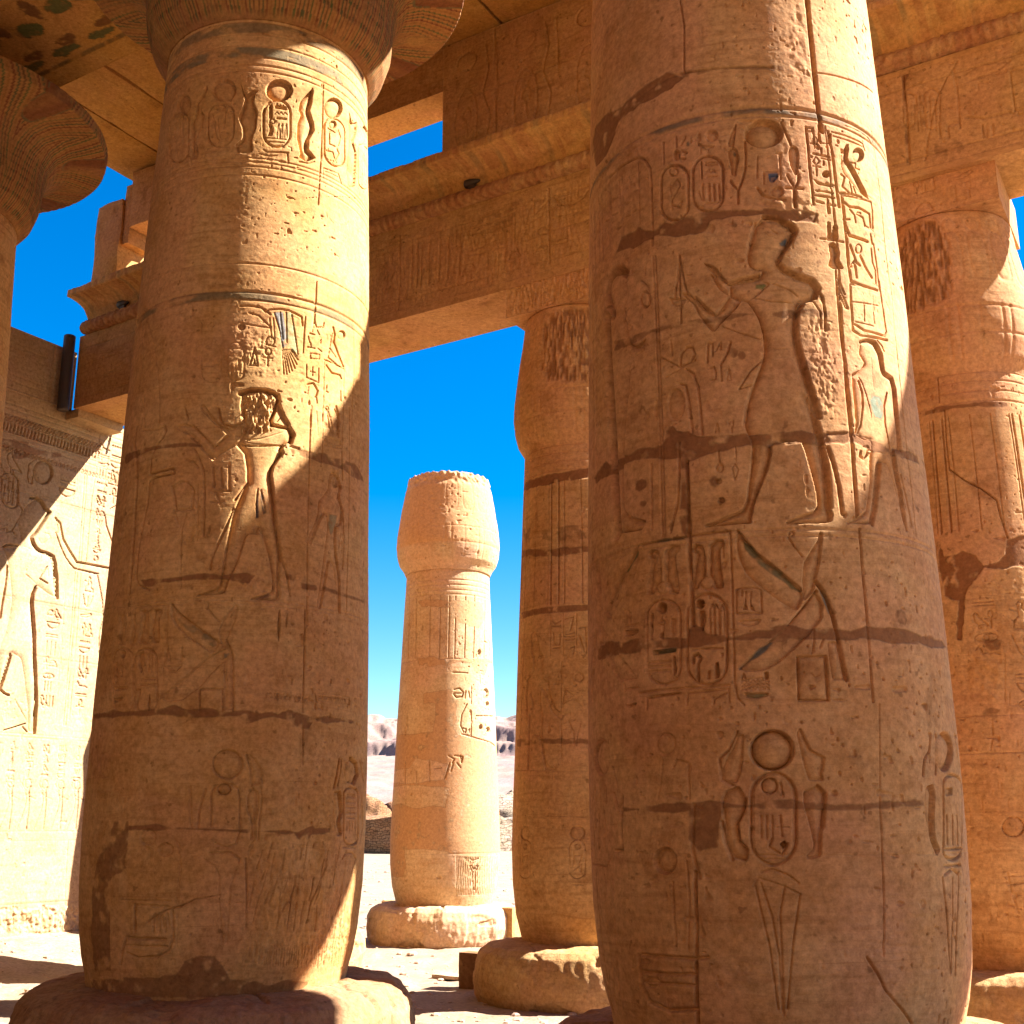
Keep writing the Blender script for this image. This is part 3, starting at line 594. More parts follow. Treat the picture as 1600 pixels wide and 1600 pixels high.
    f.groove(D(960, 0, 985, 300, 1015, 600, 1040, 850, 1060, 1050, 1090, 1300, 1110, 1520), .005, .008)
    f.gk = 1.8; f.gw = .70
    # --- lapwing with raised wings
    f.sunk(Fv(135, 122, 180, 190, 260, 270, 400, 380, 555, 512, 578, 552, 530, 658, 400, 582, 280, 492, 190, 412, 140, 312, 120, 220), .016, .020, .45)
    f.sunk(Fv(675, 128, 702, 140, 696, 180, 682, 330, 652, 450, 640, 520, 572, 592, 560, 450, 570, 330, 620, 250, 660, 190), .015, .02, .35)
    f.sunk(Fv(650, 520, 560, 630, 470, 740, 340, 850, 210, 962, 135, 1030, 180, 1052, 300, 1047, 400, 1002, 500, 912, 600, 820, 700, 700, 700, 600), .015, .02, .35)
    f.groove(Fv(650, 455, 690, 510, 722, 565, 762, 680, 790, 800, 822, 950, 856, 1105), .011, .024); f.groove(Fv(135, 122, 260, 270, 400, 380, 558, 515), .008, .020); f.groove(Fv(655, 520, 560, 640, 470, 745), .008, .018)
    f.sunk(Fv(725, 850, 795, 850, 825, 960, 852, 1106, 760, 1110, 740, 980), .014, .02, .3)
    f.sunk(Fv(530, 950, 715, 945, 736, 1238, 542, 1238), .012, .014, .12, sm=False); f.groove(Fv(530, 955, 540, 1238, 735, 1238, 716, 948, 530, 955), .008, .016)
    f.groove(Fv(620, 1060, 650, 1090, 690, 1060, 690, 1100, 660, 1120), .004, .006)
    f.groove(Fv(562, 292, 510, 230, 472, 170, 478, 135, 500, 128, 508, 145, 492, 160), .006, .010); f.groove(Fv(640, 780, 640, 860, 625, 930), .007, .008); f.groove(Fv(700, 840, 680, 890), .007, .008)
    f.groove(Fv(128, 668, 128, 510, 165, 500, 250, 498, 290, 512, 295, 665, 128, 670), .006, .009); f.sunk(Fv(185, 520, 196, 520, 192, 600, 205, 640, 165, 645, 185, 600), .012, .012, .5); f.sunk(Fv(222, 518, 232, 518, 225, 600, 255, 655, 215, 640), .012, .012, .5)
    f.sunk(Fv(130, 712, 295, 702, 275, 735, 215, 755, 160, 745), .010, .012, .4)
    for z in (1125, 1150, 1172): f.groove(Fv(*sum([[160+i*15, z-(i % 2)*18-i*.6] for i in range(13)], [])), .005, .006)
    f.sunk(Fv(310, 1052, 340, 1050, 342, 1100, 312, 1100), .016, .014, .8); f.groove(Fv(160, 1105, 175, 1065, 188, 1105, 160, 1108), .006, .009); f.groove(Fv(190, 1100, 300, 1090), .004, .006)
    f.sunk(Fv(165, 1188, 345, 1185, 335, 1215, 260, 1232, 190, 1222), .012, .014, .6)
    f.sunk(E_(405, 248, 416, 330, 385, 480, 285, 650, 200, 800, 162, 745, 230, 590, 320, 400), .014, .02, .4); f.groove(E_(405, 250, 330, 380, 240, 560, 165, 740), .008, .016)
    f.sunk(E_(130, 960, 180, 1030, 230, 1170, 290, 1245, 418, 1228, 330, 1120, 250, 1030, 200, 920, 130, 820), .012, .02, .35); f.groove(E_(110, 370, 125, 600, 122, 750, 98, 900, 80, 1150, 66, 1360), .026, .014)
    f.groove(E_(130, 960, 180, 1040, 230, 1175, 290, 1248), .008, .012)
    for ox, oy in ((0, 0), (325, -38)):
        f.sunk(E_(*[v+(ox if i % 2 == 0 else oy) for i, v in enumerate((472, 305, 500, 268, 560, 282, 580, 350, 585, 505, 535, 560, 530, 605, 470, 610, 490, 420, 510, 345, 485, 335))]), .020, .022, .45)
        f.sunk(E_(*[v+(ox if i % 2 == 0 else oy) for i, v in enumerate((600, 282, 650, 236, 712, 238, 722, 282, 684, 312, 692, 400, 718, 600, 642, 602, 622, 530, 596, 508, 600, 380))]), .020, .022, .45)
        f.ell((910+(585+ox)*.2125, 800+(560+oy)*.2125), (9.5, 9.5), .006, .01, mode='line')
    f.groove(E_(430, 240, 560, 215, 700, 192, 900, 160, 1080, 140), .008, .012)
    f.rrect((910+(597)*.2125, 800+955*.2125), (26, 66), .5, .008, .010); f.rrect((910+915*.2125, 800+935*.2125), (31, 71), .5, .009, .012)
    f.ell((910+585*.2125, 800+705*.2125), (8, 9), .030, .02, .9); f.ell((910+865*.2125, 800+675*.2125), (7.5, 8), .030, .02, .9)
    f.sunk(E_(850, 720, 895, 720, 912, 790, 885, 890, 860, 840), .022, .02, .6); f.groove(E_(585, 770, 570, 800, 605, 800, 590, 860, 590, 930), .008, .010); f.groove(E_(560, 830, 610, 826), .006, .010); f.sunk(E_(570, 890, 595, 880, 592, 930, 565, 930), .018, .02, .7)
    f.sunk(E_(645, 780, 690, 785, 680, 900, 648, 905), .010, .02, .4); f.sunk(E_(500, 750, 525, 740, 520, 930, 495, 930), .014, .02, .5); f.groove(E_(505, 760, 510, 930), .008, .012)
    for x in (940, 970, 1010): f.groove(E_(x, 900, x-4, 720, x+12, 680, x+30, 720, x+34, 900), .006, .008)
    f.sunk(E_(515, 1018, 690, 998, 690, 1030, 520, 1052), .016, .016, .7); f.sunk(E_(660, 1060, 682, 1055, 695, 1180, 668, 1215), .022, .018, .7)
    for z in (1100, 1130, 1165): f.groove(E_(470, z+10, 640, z), .010, .008)
    f.groove(E_(815, 1110, 812, 1060, 845, 1045, 868, 1075, 848, 1120, 850, 1245), .010, .016); f.sunk(E_(972, 1105, 1002, 1100, 1010, 1220, 970, 1225), .026, .018, .8); f.sunk(E_(918, 1170, 940, 1160, 942, 1230, 912, 1232), .014, .018, .6)
    f.groove(E_(800, 1010, 1030, 1000), .006, .008); f.groove(E_(420, 1330, 560, 1310, 760, 1295, 1075, 1275), .007, .009)
    f.groove(E_(475, 1450, 475, 1370, 720, 1330), .007, .009); f.sunk(E_(510, 1345, 715, 1325, 690, 1345, 530, 1362), .014, .014, .6); f.groove(E_(770, 1420, 770, 1335, 1075, 1300, 1080, 1400), .006, .008); f.groove(E_(965, 1410, 968, 1380, 1060, 1330), .007, .010)
    f.sunk(E_(305, 870, 410, 858, 412, 885, 360, 915, 315, 915), .020, .018, .6); f.groove(E_(305, 740, 308, 840, 410, 820), .006, .008); f.groove(E_(345, 830, 350, 740, 362, 820), .005, .008)
    f.groove(E_(305, 1270, 310, 1315), .010, .016); f.groove(E_(310, 1305, 410, 1290), .007, .010); f.sunk(E_(310, 1420, 400, 1400, 395, 1425, 340, 1440), .014, .014, .6)
    f.groove(E_(1085, 140, 1100, 500, 1110, 900, 1118, 1250, 1140, 1370, 1190, 1420), .007, .009); f.groove(E_(75, 60, 78, 350), .008, .012)
    # --- lower register
    f.ell((1206, 1172), (33, 30), .030, .030, .12, 'both')
    f.rrect((1208.5, 1279), (35, 72.5), .55, .009, .012); f.ell((1202, 1228), (12.5, 12), .014, .014, .1, 'both')
    f.rrect((1208.5, 1279), (31, 68), .5, .004, .005)
    f.sunk(G(575, 105, 602, 110, 598, 180, 592, 240, 575, 285, 525, 280, 514, 240, 530, 200, 560, 150), .014, .018, .2); f.groove(G(575, 100, 545, 165, 512, 195, 520, 270, 560, 290), .008, .012)
    f.sunk(G(530, 310, 580, 290, 606, 330, 600, 380, 575, 420, 580, 480, 620, 530, 610, 565, 560, 552, 536, 500, 525, 420, 515, 350), .018, .024, .35); f.groove(G(605, 340, 598, 385, 575, 425, 582, 490, 610, 520), .010, .022); f.groove(G(520, 420, 535, 500, 558, 555), .010, .018)
    f.sunk(G(785, 100, 806, 90, 835, 160, 886, 190, 878, 240, 886, 275, 830, 275, 815, 230, 800, 170), .014, .018, .2); f.groove(G(800, 92, 835, 165, 886, 192, 878, 240), .008, .012)
    f.sunk(G(810, 310, 860, 290, 890, 320, 886, 380, 880, 480, 878, 545, 830, 556, 820, 540, 850, 510, 832, 430, 812, 360), .016, .024, .4); f.groove(G(862, 292, 890, 320, 886, 380, 880, 440), .010, .022)
    f.sunk(G(725, 500, 745, 486, 756, 505, 740, 520), .024, .02, .8); f.groove(G(700, 480, 690, 510, 735, 540, 755, 500), .008, .010); f.groove(G(730, 400, 735, 470), .007, .008); f.groove(G(715, 440, 760, 440), .005, .006)
    for x in (660, 680, 700): f.groove(G(x, 400, x+2, 480), .006, .006)
    f.groove(G(650, 540, 770, 538), .006, .007); f.groove(G(655, 555, 765, 553), .006, .006); f.groove(G(730, 280, 740, 330), .006, .007)
    f.ell((900+1316*.4375, 1100+170*.4375), (13, 29), .024, .030, .2, 'both'); f.rrect((900+1345*.4375, 1100+405*.4375), (14, 66), .5, .010, .014)
    f.groove(G(1268, 105, 1262, 170, 1245, 200, 1240, 255), .009, .016); f.groove(G(1285, 110, 1290, 160, 1285, 250), .009, .016); f.groove(G(1352, 110, 1365, 200, 1378, 270), .008, .014)
    f.sunk(G(1250, 295, 1275, 285, 1284, 320, 1280, 420, 1285, 480, 1302, 520, 1290, 545, 1268, 500, 1250, 420, 1244, 340), .022, .02, .4)
    f.sunk(G(1320, 300, 1345, 298, 1346, 325, 1320, 330), .012, .02, .5)
    for x in (1325, 1345, 1362): f.groove(G(x, 400, x+2, 500), .008, .012)
    f.groove(G(1318, 520, 1380, 515), .007, .010); f.groove(G(1315, 580, 1375, 575), .008, .012); f.groove(G(1318, 610, 1345, 590, 1368, 610), .009, .012)
    f.ell((900+92*.4375, 1100+190*.4375), (12, 28), .018, .022, .3, 'both')
    for x, a, b in ((68, 300, 340), (85, 300, 340), (105, 290, 350), (68, 390, 440), (82, 395, 520), (100, 385, 520), (65, 460, 560)): f.groove(G(x, a, x+3, b), .009, .014)
    f.groove(G(132, 230, 150, 300), .009, .012); f.groove(G(135, 320, 150, 380, 165, 330, 160, 450, 165, 520, 140, 525), .012, .018); f.groove(G(60, 570, 110, 580, 130, 540), .006, .008)
    f.ell((900+318*.4375, 1100+560*.4375), (17, 19), .020, .022, .45, 'both'); f.ell((900+320*.4375, 1100+142*.4375), (14, 16), .006, .010, mode='line')
    f.groove(G(345, 640, 350, 760, 358, 870), .009, .009); f.groove(G(395, 560, 405, 700, 400, 880), .006, .006); f.groove(G(310, 200, 300, 300, 290, 340), .006, .005); f.groove(G(345, 230, 360, 200, 400, 210, 405, 340), .007, .007)
    f.groove(G(640, 650, 665, 760, 690, 860, 722, 1090), .006, .008); f.groove(G(660, 640, 700, 760, 725, 900, 738, 1100), .006, .008); f.groove(G(745, 650, 728, 750, 735, 900, 742, 1110), .006, .008); f.groove(G(800, 680, 775, 850, 762, 1000, 755, 1090), .006, .008)
    f.groove(G(660, 600, 700, 590, 760, 612, 795, 640), .006, .008); f.groove(G(635, 650, 650, 620, 740, 650, 800, 680), .005, .006)
    for dx in (0, 30, 58): f.groove(G(72+dx, 610, 85+dx*.9, 760, 110+dx*.7, 960, 130+dx*.6, 1080), .007, .009)
    f.groove(G(1310, 620, 1325, 760, 1338, 960), .008, .012); f.groove(G(1345, 620, 1345, 760, 1340, 960), .006, .010); f.groove(G(1368, 600, 1362, 760, 1355, 970), .008, .012)
    f.groove(G(235, 895, 430, 910, 470, 905), .012, .014); f.groove(G(240, 955, 330, 965, 430, 965), .012, .012); f.groove(G(235, 990, 430, 1005), .010, .010)
    f.groove(G(225, 900, 235, 1000, 260, 1060, 330, 1095, 430, 1090), .014, .014); f.ell((1018, 1535), (10, 6), .010, .012, mode='line')
    f.rough(G(500, 600, 1300, 620, 1300, 1143, 480, 1143), .006, 5, 26, .12); f.rough(G(110, 600, 480, 600, 480, 1143, 130, 1143), .007, 6, 14, .10)
    f.rough(D(480, 200, 560, 180, 620, 260, 640, 420, 650, 800, 560, 820, 520, 760, 450, 430), .008, 45, 30, .06, dep=.002)
    f.rough(V3(760, 0, 840, 0, 850, 200, 800, 350, 760, 250), .006, 25, 18, .05)
    f.rough(B(180, 780, 720, 780, 800, 980, 300, 960, 180, 900), .007, 22, 22, .05); f.rough(A(1250, 780, 1600, 740, 1600, 840, 1260, 830), .008, 22, 22, .04)
    # --- mortar repairs, paint remains
    f.tint(A(270, 1160, 300, 1050, 430, 975, 480, 1010, 560, 1000, 640, 930, 700, 955, 760, 920, 850, 875, 1050, 832, 1300, 825, 1400, 832) + B(260, 870, 400, 900, 640, 905, 725, 935, 700, 985, 600, 985, 430, 962, 280, 938, 150, 960) + A(1150, 905, 1000, 940, 930, 1020, 780, 1048, 750, 1060, 560, 1048, 480, 1080, 400, 1150), MORTAR, .85, .016, lower=.006, flat=.85)
    f.tint(Cc(60, 1260, 130, 1165, 160, 1190, 232, 1140, 340, 1085, 450, 1075, 480, 990, 510, 958, 540, 990, 570, 990, 600, 985, 650, 1020, 800, 1015, 900, 1005, 1010, 1025) + D(150, 915, 250, 905, 430, 892, 560, 912, 640, 895, 720, 890, 840, 932, 960, 985, 1060, 1012, 1180, 1085, 1150, 1100, 960, 1035, 720, 960, 560, 960, 430, 948, 300, 965, 150, 972) + Cc(1010, 1078, 940, 1078, 790, 1105, 640, 1150, 590, 1180, 590, 1600, 560, 1560, 550, 1140, 450, 1145, 340, 1160, 240, 1185, 150, 1240, 75, 1310), MORTAR, .85, .014, lower=.006, flat=.6)
    f.tint(E_(105, 1035, 160, 960, 300, 950, 500, 940, 770, 935, 780, 870, 830, 818, 870, 850, 910, 905, 1100, 908, 1250, 880, 1412, 865) + Fv(350, 762, 500, 742, 600, 768, 760, 760, 880, 770, 990, 740, 1120, 762, 1220, 775, 1340, 805, 1500, 870, 1560, 900, 1420, 890, 1300, 862, 1100, 855, 990, 850, 770, 848, 580, 830, 340, 850) + E_(1400, 930, 1100, 955, 900, 975, 800, 990, 500, 1000, 300, 1050, 120, 1070), MORTAR, .85, .014, lower=.005, flat=.6)
    f.tint(G(160, 372, 300, 362, 480, 345, 620, 358, 780, 345, 930, 366, 1100, 348, 1250, 345, 1240, 362, 1000, 378, 780, 372, 520, 372, 505, 510, 440, 520, 405, 480, 400, 385, 170, 385), MORTAR, .75, .012, lower=.003, flat=.5)
    f.tint(V3(60, 500, 70, 450, 170, 370, 230, 320, 320, 262, 390, 275, 340, 320, 220, 385, 150, 440, 110, 560, 70, 600), MORTAR, .85, .016, lower=.005, flat=.6)
    f.tint(V3(370, 260, 560, 235, 740, 240, 740, 252, 560, 252, 380, 280), MORTAR, .6, .012)
    f.tint(Cc(170, 480, 260, 460, 400, 410, 520, 375, 545, 390, 540, 410, 400, 440, 280, 500, 170, 540), MORTAR, .6, .014)
    f.tint(Cc(565, 385, 680, 345, 760, 345, 900, 320, 970, 330, 900, 350, 700, 385, 590, 395), MORTAR, .7, .012); f.tint(D(270, 190, 400, 160, 600, 180, 590, 215, 330, 210), MORTAR, .7, .012)
    f.tint(V3(1000, 770, 1060, 840, 1160, 900, 1150, 910, 1000, 800), MORTAR, .35, .012)
    for cx, cz, r in ((1062+330*.0, 785, 9),): f.tint([(1118+r*math.cos(t), 754+r*math.sin(t)) for t in np.linspace(0, 6, 8)], MORTAR, .7, .02)
    for x, y, r in ((1146, 552, 8), (1160, 556, 9), (1000, 758, 7), (1004, 787, 5), (1406, 962, 8), (1408, 968, 7), (1128, 782, 6), (1270, 568, 7)): f.tint([(x+r*math.cos(t), y+r*math.sin(t)) for t in np.linspace(0, 5.8, 8)], MORTAR, .8, .02)
    f.tint(B(325, 600, 405, 590, 410, 620, 380, 650, 350, 665, 330, 640), (.05, .08, .14), .9, .012); f.tint(A(1455, 560, 1530, 555, 1525, 600, 1480, 630, 1455, 600), (.05, .08, .14), .9, .01)
    f.tint(V3(640, 1010, 680, 1000, 690, 1020, 670, 1035, 640, 1030), GREEN, .8, .02); f.tint(B(410, 1160, 480, 1130, 485, 1170, 430, 1195), BLUE, .9, .012)
    f.tint(D(830, 690, 910, 665, 922, 750, 905, 815, 870, 812, 848, 760), (.10, .23, .17), .75, .03)
    f.tint(B(990, 500, 1010, 560, 1040, 600, 1020, 620, 980, 560), (.34, .36, .12), .8, .012)
    f.tint(Fv(135, 122, 260, 270, 400, 380, 555, 515, 500, 500, 300, 350, 180, 240), (.12, .12, .06), .8, .012); f.tint(Fv(690, 520, 722, 570, 745, 640, 735, 665, 700, 590), (.10, .12, .10), .85, .012)
    f.tint(Fv(350, 850, 210, 960, 135, 1030, 150, 1045, 260, 960, 380, 855), BLUE, .8, .01); f.tint(E_(405, 250, 330, 380, 300, 440, 330, 440, 400, 330), (.13, .15, .05), .8, .012); f.tint(E_(515, 1018, 690, 998, 690, 1030, 520, 1052), (.11, .10, .06), .85, .008)
    f.tint(E_(430, 240, 560, 205, 750, 180, 750, 200, 560, 225, 440, 258), (.13, .11, .07), .8, .01); f.tint(Fv(190, 1188, 345, 1185, 335, 1215, 260, 1232, 190, 1222), (.11, .13, .06), .7, .01)
    for cx, cy in ((1075, 225), (1060, 240), (1148, 240)): f.tint([(cx+4*math.cos(t), cy+5*math.sin(t)) for t in np.linspace(0, 5.8, 8)], (.11, .10, .07), .8, .01)

def build_nave(name, label, col, seed, mat, carve, ds, dz, z0, z1, capital=True, base=True, rim=1.68):
    t = thing(name, label, 'column', (col.C[0], col.C[1], 0), 'tall nave columns of the hypostyle hall')
    f = col.field(z0, z1, ds, dz, seed); carve(f); col.shaft('shaft', f, mat, t)
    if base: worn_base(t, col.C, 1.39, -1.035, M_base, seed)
    if capital:
        disp, pigf = bell_art(8, seed)
        revolve('capital', bell_prof(6.20, .85, rim), M_capital, t, 560, 260, disp, pigf, a0=col.a+.25)
    ab = rough_block('abacus', M_beam, -.85, .85, -.72, .72, 7.35, 7.92, t, .2, .01, .02, seed)
    return t
# ================================================================== LEFT NAVE COLUMN
CL = Col((-2.083, 8.93), NAVE)
a_ = view(220, 0, .25); b_ = view(200, 440, .2375); c_ = view(160, 640, .2625); d_ = view(140, 920, .275); e_ = view(120, 1150, .3)
def carve_left(f):
    f.weather(.0045, .0045)
    for px in ((407, 34), (415, 54), (420, 72), (410, 90), (415, 103), (420, 113)): f.ring(CL.zof(px), .008, .008)
    for px in ((410, 248), (410, 254), (410, 261), (380, 272)): f.ring(CL.zof(px), .008, .007)
    f.band(CL.zof((407, 52)), CL.zof((407, 36)), (.15, .12, .07), .65); f.band(CL.zof((407, 90)), CL.zof((407, 74)), (.12, .13, .09), .7)
    z0 = CL.zof((380, 455)); z1 = CL.zof((380, 464)); f.ring(z0, .012, .012); f.ring(z1-.02, .009, .008); f.band(z1-.02, z0, (.13, .12, .07), .7)
    f.ring(CL.zof((400, 412)), .008, .008); f.ring(CL.zof((440, 941)), .006, .007); f.ring(CL.zof((440, 941))-.03, .005, .005)
    # joints
    f.groove(a_(1142, 520, 1135, 800, 1120, 1100, 1110, 1280), .007, .010); f.groove(b_(1242, 0, 1235, 150, 1225, 300), .007, .010)
    f.groove(c_(1240, 0, 1230, 400, 1222, 800, 1215, 1290), .006, .008); f.groove(d_(1225, 120, 1220, 400, 1212, 700), .008, .012); f.groove(d_(1212, 760, 1212, 1000), .006, .006)
    f.groove(b_(245, 0, 230, 60), .006, .008); f.groove(a_(800, 1280, 1600, 1280), .0, .0)
    f.gk = 1.15; f.gw = .66
    # frieze of discs, cartouches and cobras
    f.ell((220+865*.25, 565*.25), (20, 16), .030, .026, .3, 'both'); f.rrect((220+850*.25, 772*.25), (21, 36.5), .5, .012, .022, fill=0)
    f.sunk(a_(800, 655, 822, 650, 825, 740, 800, 745), .022, .014, .7); f.sunk(a_(835, 655, 915, 665, 915, 692, 838, 680), .018, .014, .6)
    for x in (850, 870, 890): f.groove(a_(x, 655, x, 672), .006, .016)
    f.groove(a_(835, 712, 850, 698, 862, 714, 875, 700, 888, 716, 900, 702, 915, 718), .006, .012); f.sunk(a_(845, 730, 912, 738, 912, 752, 848, 745), .016, .014, .7)
    f.sunk(a_(795, 770, 812, 770, 830, 800, 822, 850, 790, 850, 805, 810), .018, .014, .6); f.ell((220+820*.25, 758*.25), (4, 3.5), .014, .008, mode='line')
    for x in (850, 872, 898): f.groove(a_(x, 860, x+4, 790, x+12, 775, x+16, 860), .006, .012)
    f.groove(a_(785, 862, 910, 872), .007, .012); f.groove(a_(790, 885, 900, 892), .007, .012)
    f.ell((220+518*.25, 562*.25), (18.5, 17), .026, .026, .3, 'both'); f.rrect((220+500*.25, 780*.25), (20, 34), .5, .010, .020, skew=-.12)
    f.ell((220+498*.25, 672*.25), (7, 5.5), .014, .014, .4, 'both'); f.ell((220+520*.25, 845*.25), (7, 6), .010, .008, mode='line'); f.groove(a_(450, 720, 470, 850, 490, 880, 540, 880), .007, .010); f.groove(a_(530, 700, 520, 800), .007, .010); f.groove(a_(480, 740, 490, 830), .007, .010)
    f.ell((220+268*.25, 655*.25), (10.5, 15.5), .024, .020, .3, 'both'); f.rrect((220+238*.25, 860*.25), (14.5, 38), .5, .010, .018, skew=-.25)
    for x, z0_, z1_ in ((200, 760, 860), (215, 770, 900), (240, 740, 800), (260, 730, 900), (225, 930, 990)): f.groove(a_(x, z0_, x+4, z1_), .007, .010)
    f.ell((220+1205*.25, 676*.25), (13.5, 15.5), .030, .020, .3, 'both'); f.rrect((220+1212*.25, 890*.25), (16, 37), .5, .010, .020, skew=.28)
    f.ell((220+1200*.25, 778*.25), (5.5, 6), .020, .012, .3, 'both'); f.groove(a_(1170, 800, 1215, 830), .008, .012); f.groove(a_(1180, 820, 1180, 900, 1215, 915), .008, .012); f.groove(a_(1235, 810, 1250, 860, 1235, 910), .008, .012); f.groove(a_(1160, 940, 1200, 950, 1215, 1000, 1240, 960, 1225, 930), .008, .012)
    for k in range(4): f.groove(a_(1165+k*18, 990+k*6, 1172+k*18, 1000+k*6), .005, .008)
    f.ell((220+1398*.25, 850*.25), (5.5, 15), .022, .014, .3, 'both'); f.rrect((220+1392*.25, 1045*.25), (8, 34), .5, .008, .015, skew=.5)
    f.groove(a_(1395, 960, 1400, 1100), .008, .012); f.groove(a_(1385, 1000, 1388, 1130), .006, .010)
    f.sunk(a_(1070, 553, 1082, 570, 1066, 640, 1050, 682, 1062, 730, 1078, 770, 1080, 812, 1046, 868, 1040, 930, 1078, 968, 1086, 992, 1035, 1012, 985, 980, 998, 965, 975, 862, 978, 770, 1000, 720, 986, 684, 998, 625, 1045, 575), .028, .024, .30)
    f.groove(a_(1072, 555, 1064, 640, 1050, 690, 1075, 770, 1080, 815, 1046, 870, 1042, 935, 1085, 985), .011, .026); f.groove(a_(985, 690, 1020, 685, 1030, 715), .007, .014)
    f.groove(a_(990, 1010, 1050, 1022, 1085, 1010), .008, .012)
    f.sunk(a_(618, 492, 632, 540, 652, 598, 700, 560, 738, 565, 712, 590, 705, 640, 730, 700, 722, 800, 692, 870, 702, 945, 660, 962, 600, 952, 588, 905, 636, 865, 636, 805, 608, 735, 640, 660, 650, 620, 630, 560), .026, .028, .3)
    f.sunk(a_(412, 528, 418, 560, 375, 690, 398, 712, 386, 800, 342, 870, 362, 955, 348, 1000, 300, 995, 318, 880, 308, 770, 340, 700, 335, 650, 370, 600), .024, .022, .3)
    f.sunk(a_(1302, 688, 1320, 770, 1352, 760, 1350, 830, 1330, 885, 1352, 960, 1345, 1100, 1340, 1170, 1300, 1172, 1285, 1080, 1290, 1000, 1302, 900, 1305, 800), .020, .016, .3)
    f.groove(a_(1135, 730, 1130, 1010), .006, .008); f.groove(a_(765, 935, 790, 950, 920, 955), .009, .014); f.groove(a_(740, 960, 800, 975, 850, 972), .008, .010); f.groove(a_(915, 960, 922, 1020), .008, .012)
    f.groove(a_(395, 985, 400, 958, 548, 938), .009, .012); f.groove(a_(405, 960, 420, 925, 545, 915), .007, .010); f.groove(a_(180, 1070, 185, 1030, 262, 1010), .007, .010)
    f.groove(a_(1140, 1050, 1140, 1110), .006, .008); f.groove(a_(1142, 1050, 1235, 1085, 1255, 1150), .007, .010); f.groove(a_(1150, 1070, 1230, 1105), .006, .008)
    f.rough(a_(760, 960, 930, 985, 920, 1040, 720, 1010, 620, 990), .010, 22, 14, .04)
    # --- scene: falcon above the king, text columns
    f.groove(b_(740, 160, 800, 160, 880, 172, 905, 200, 930, 185, 1000, 180, 1060, 190, 1110, 215, 1142, 232, 1150, 290), .009, .022)
    f.groove(b_(795, 205, 860, 225, 905, 270, 940, 300), .008, .014); f.groove(b_(740, 270, 830, 290, 935, 305), .007, .014); f.groove(b_(850, 160, 900, 185, 935, 215), .010, .018)
    f.tint(b_(962, 205, 1020, 200, 1040, 300, 1045, 420, 1012, 440, 1000, 330), (.20, .22, .22), .85, .008); f.tint(b_(1040, 200, 1085, 205, 1100, 300, 1115, 470, 1085, 460, 1050, 400), (.34, .36, .18), .8, .008)
    for p in ((962, 205, 1000, 330, 1020, 440), (1040, 200, 1045, 400), (1075, 205, 1095, 330, 1118, 480), (1000, 200, 1020, 380)): f.groove(b_(*p), .006, .013)
    for k, (x, z) in enumerate(((1025, 608), (1045, 610), (1062, 600), (1080, 590), (1098, 572), (1110, 545), (1118, 515), (1112, 490))): f.groove(b_(1015+k*9, 448, x, z), .0065, .013)
    f.groove(b_(930, 240, 945, 380), .006, .010); f.groove(b_(955, 240, 965, 380), .006, .010); f.ell((200+935*.2375, 440+392*.2375), (6.5, 7), .014, .008, mode='line'); f.groove(b_(900, 410, 970, 430), .007, .012)
    f.ell((200+922*.2375, 440+460*.2375), (4.5, 5), .013, .007, mode='line'); f.groove(b_(890, 498, 948, 505), .008, .014); f.groove(b_(920, 490, 918, 552), .008, .014)
    f.groove(b_(832, 435, 802, 550, 855, 555, 832, 435), .007, .014); f.sunk(b_(832, 500, 820, 545, 845, 547), .014, .012, .5)
    f.ell((200+748*.2375, 440+298*.2375), (6, 5.5), .018, .02, .6); f.groove(b_(415, 175, 412, 235), .010, .012); f.groove(b_(302, 205, 290, 330, 285, 470), .004, .006); f.groove(b_(430, 175, 430, 330), .004, .005)
    for q in ((480, 275, 482, 340), (520, 300, 545, 270), (555, 300, 575, 275), (345, 265, 372, 270), (310, 440, 330, 400), (670, 280, 690, 290), (310, 215, 380, 210)): f.groove(b_(*q), .008, .010)
    f.rrect((200+708*.2375, 440+525*.2375), (13, 30), .5, .008, .010); f.rrect((200+545*.2375, 440+540*.2375), (15, 30), .5, .007, .009); f.ell((200+525*.2375, 440+430*.2375), (4.5, 4), .010, .007, mode='line')
    for x in (650, 680, 710, 735): f.groove(b_(x, 560, x, 620), .006, .008)
    f.groove(b_(660, 440, 740, 440), .006, .008); f.groove(b_(500, 560, 600, 550), .006, .008); f.groove(b_(500, 600, 600, 600), .006, .008)
    f.groove(b_(1168, 230, 1160, 330, 1152, 470), .007, .013); f.groove(b_(1222, 195, 1215, 330), .005, .009); f.groove(b_(1230, 260, 1240, 300, 1285, 300, 1290, 270), .007, .012)
    for q in ((1185, 360, 1195, 400), (1195, 340, 1230, 350), (1200, 400, 1205, 430), (1245, 320, 1260, 350), (1180, 430, 1230, 440), (1200, 470, 1260, 480, 1260, 510, 1200, 505, 1200, 470), (1250, 440, 1275, 460), (1175, 545, 1175, 630, 1255, 665), (1255, 570, 1255, 660), (1215, 560, 1215, 620), (1200, 590, 1232, 598), (1270, 380, 1268, 405)): f.groove(b_(*q), .007, .013)
    f.groove(b_(1180, 675, 1220, 668, 1250, 720, 1240, 750, 1230, 760), .010, .020); f.groove(b_(1190, 690, 1180, 740), .006, .010); f.groove(b_(1240, 760, 1245, 800), .008, .012)
    f.groove(b_(1350, 300, 1362, 350, 1355, 400, 1385, 480, 1418, 560), .011, .020); f.groove(b_(1345, 340, 1330, 420, 1318, 500, 1385, 555), .007, .012); f.ell((200+1405*.2375, 440+352*.2375), (6, 7), .016, .012, .3, 'both'); f.groove(b_(1330, 440, 1370, 500), .006, .010); f.groove(b_(1335, 410, 1330, 350), .005, .009)
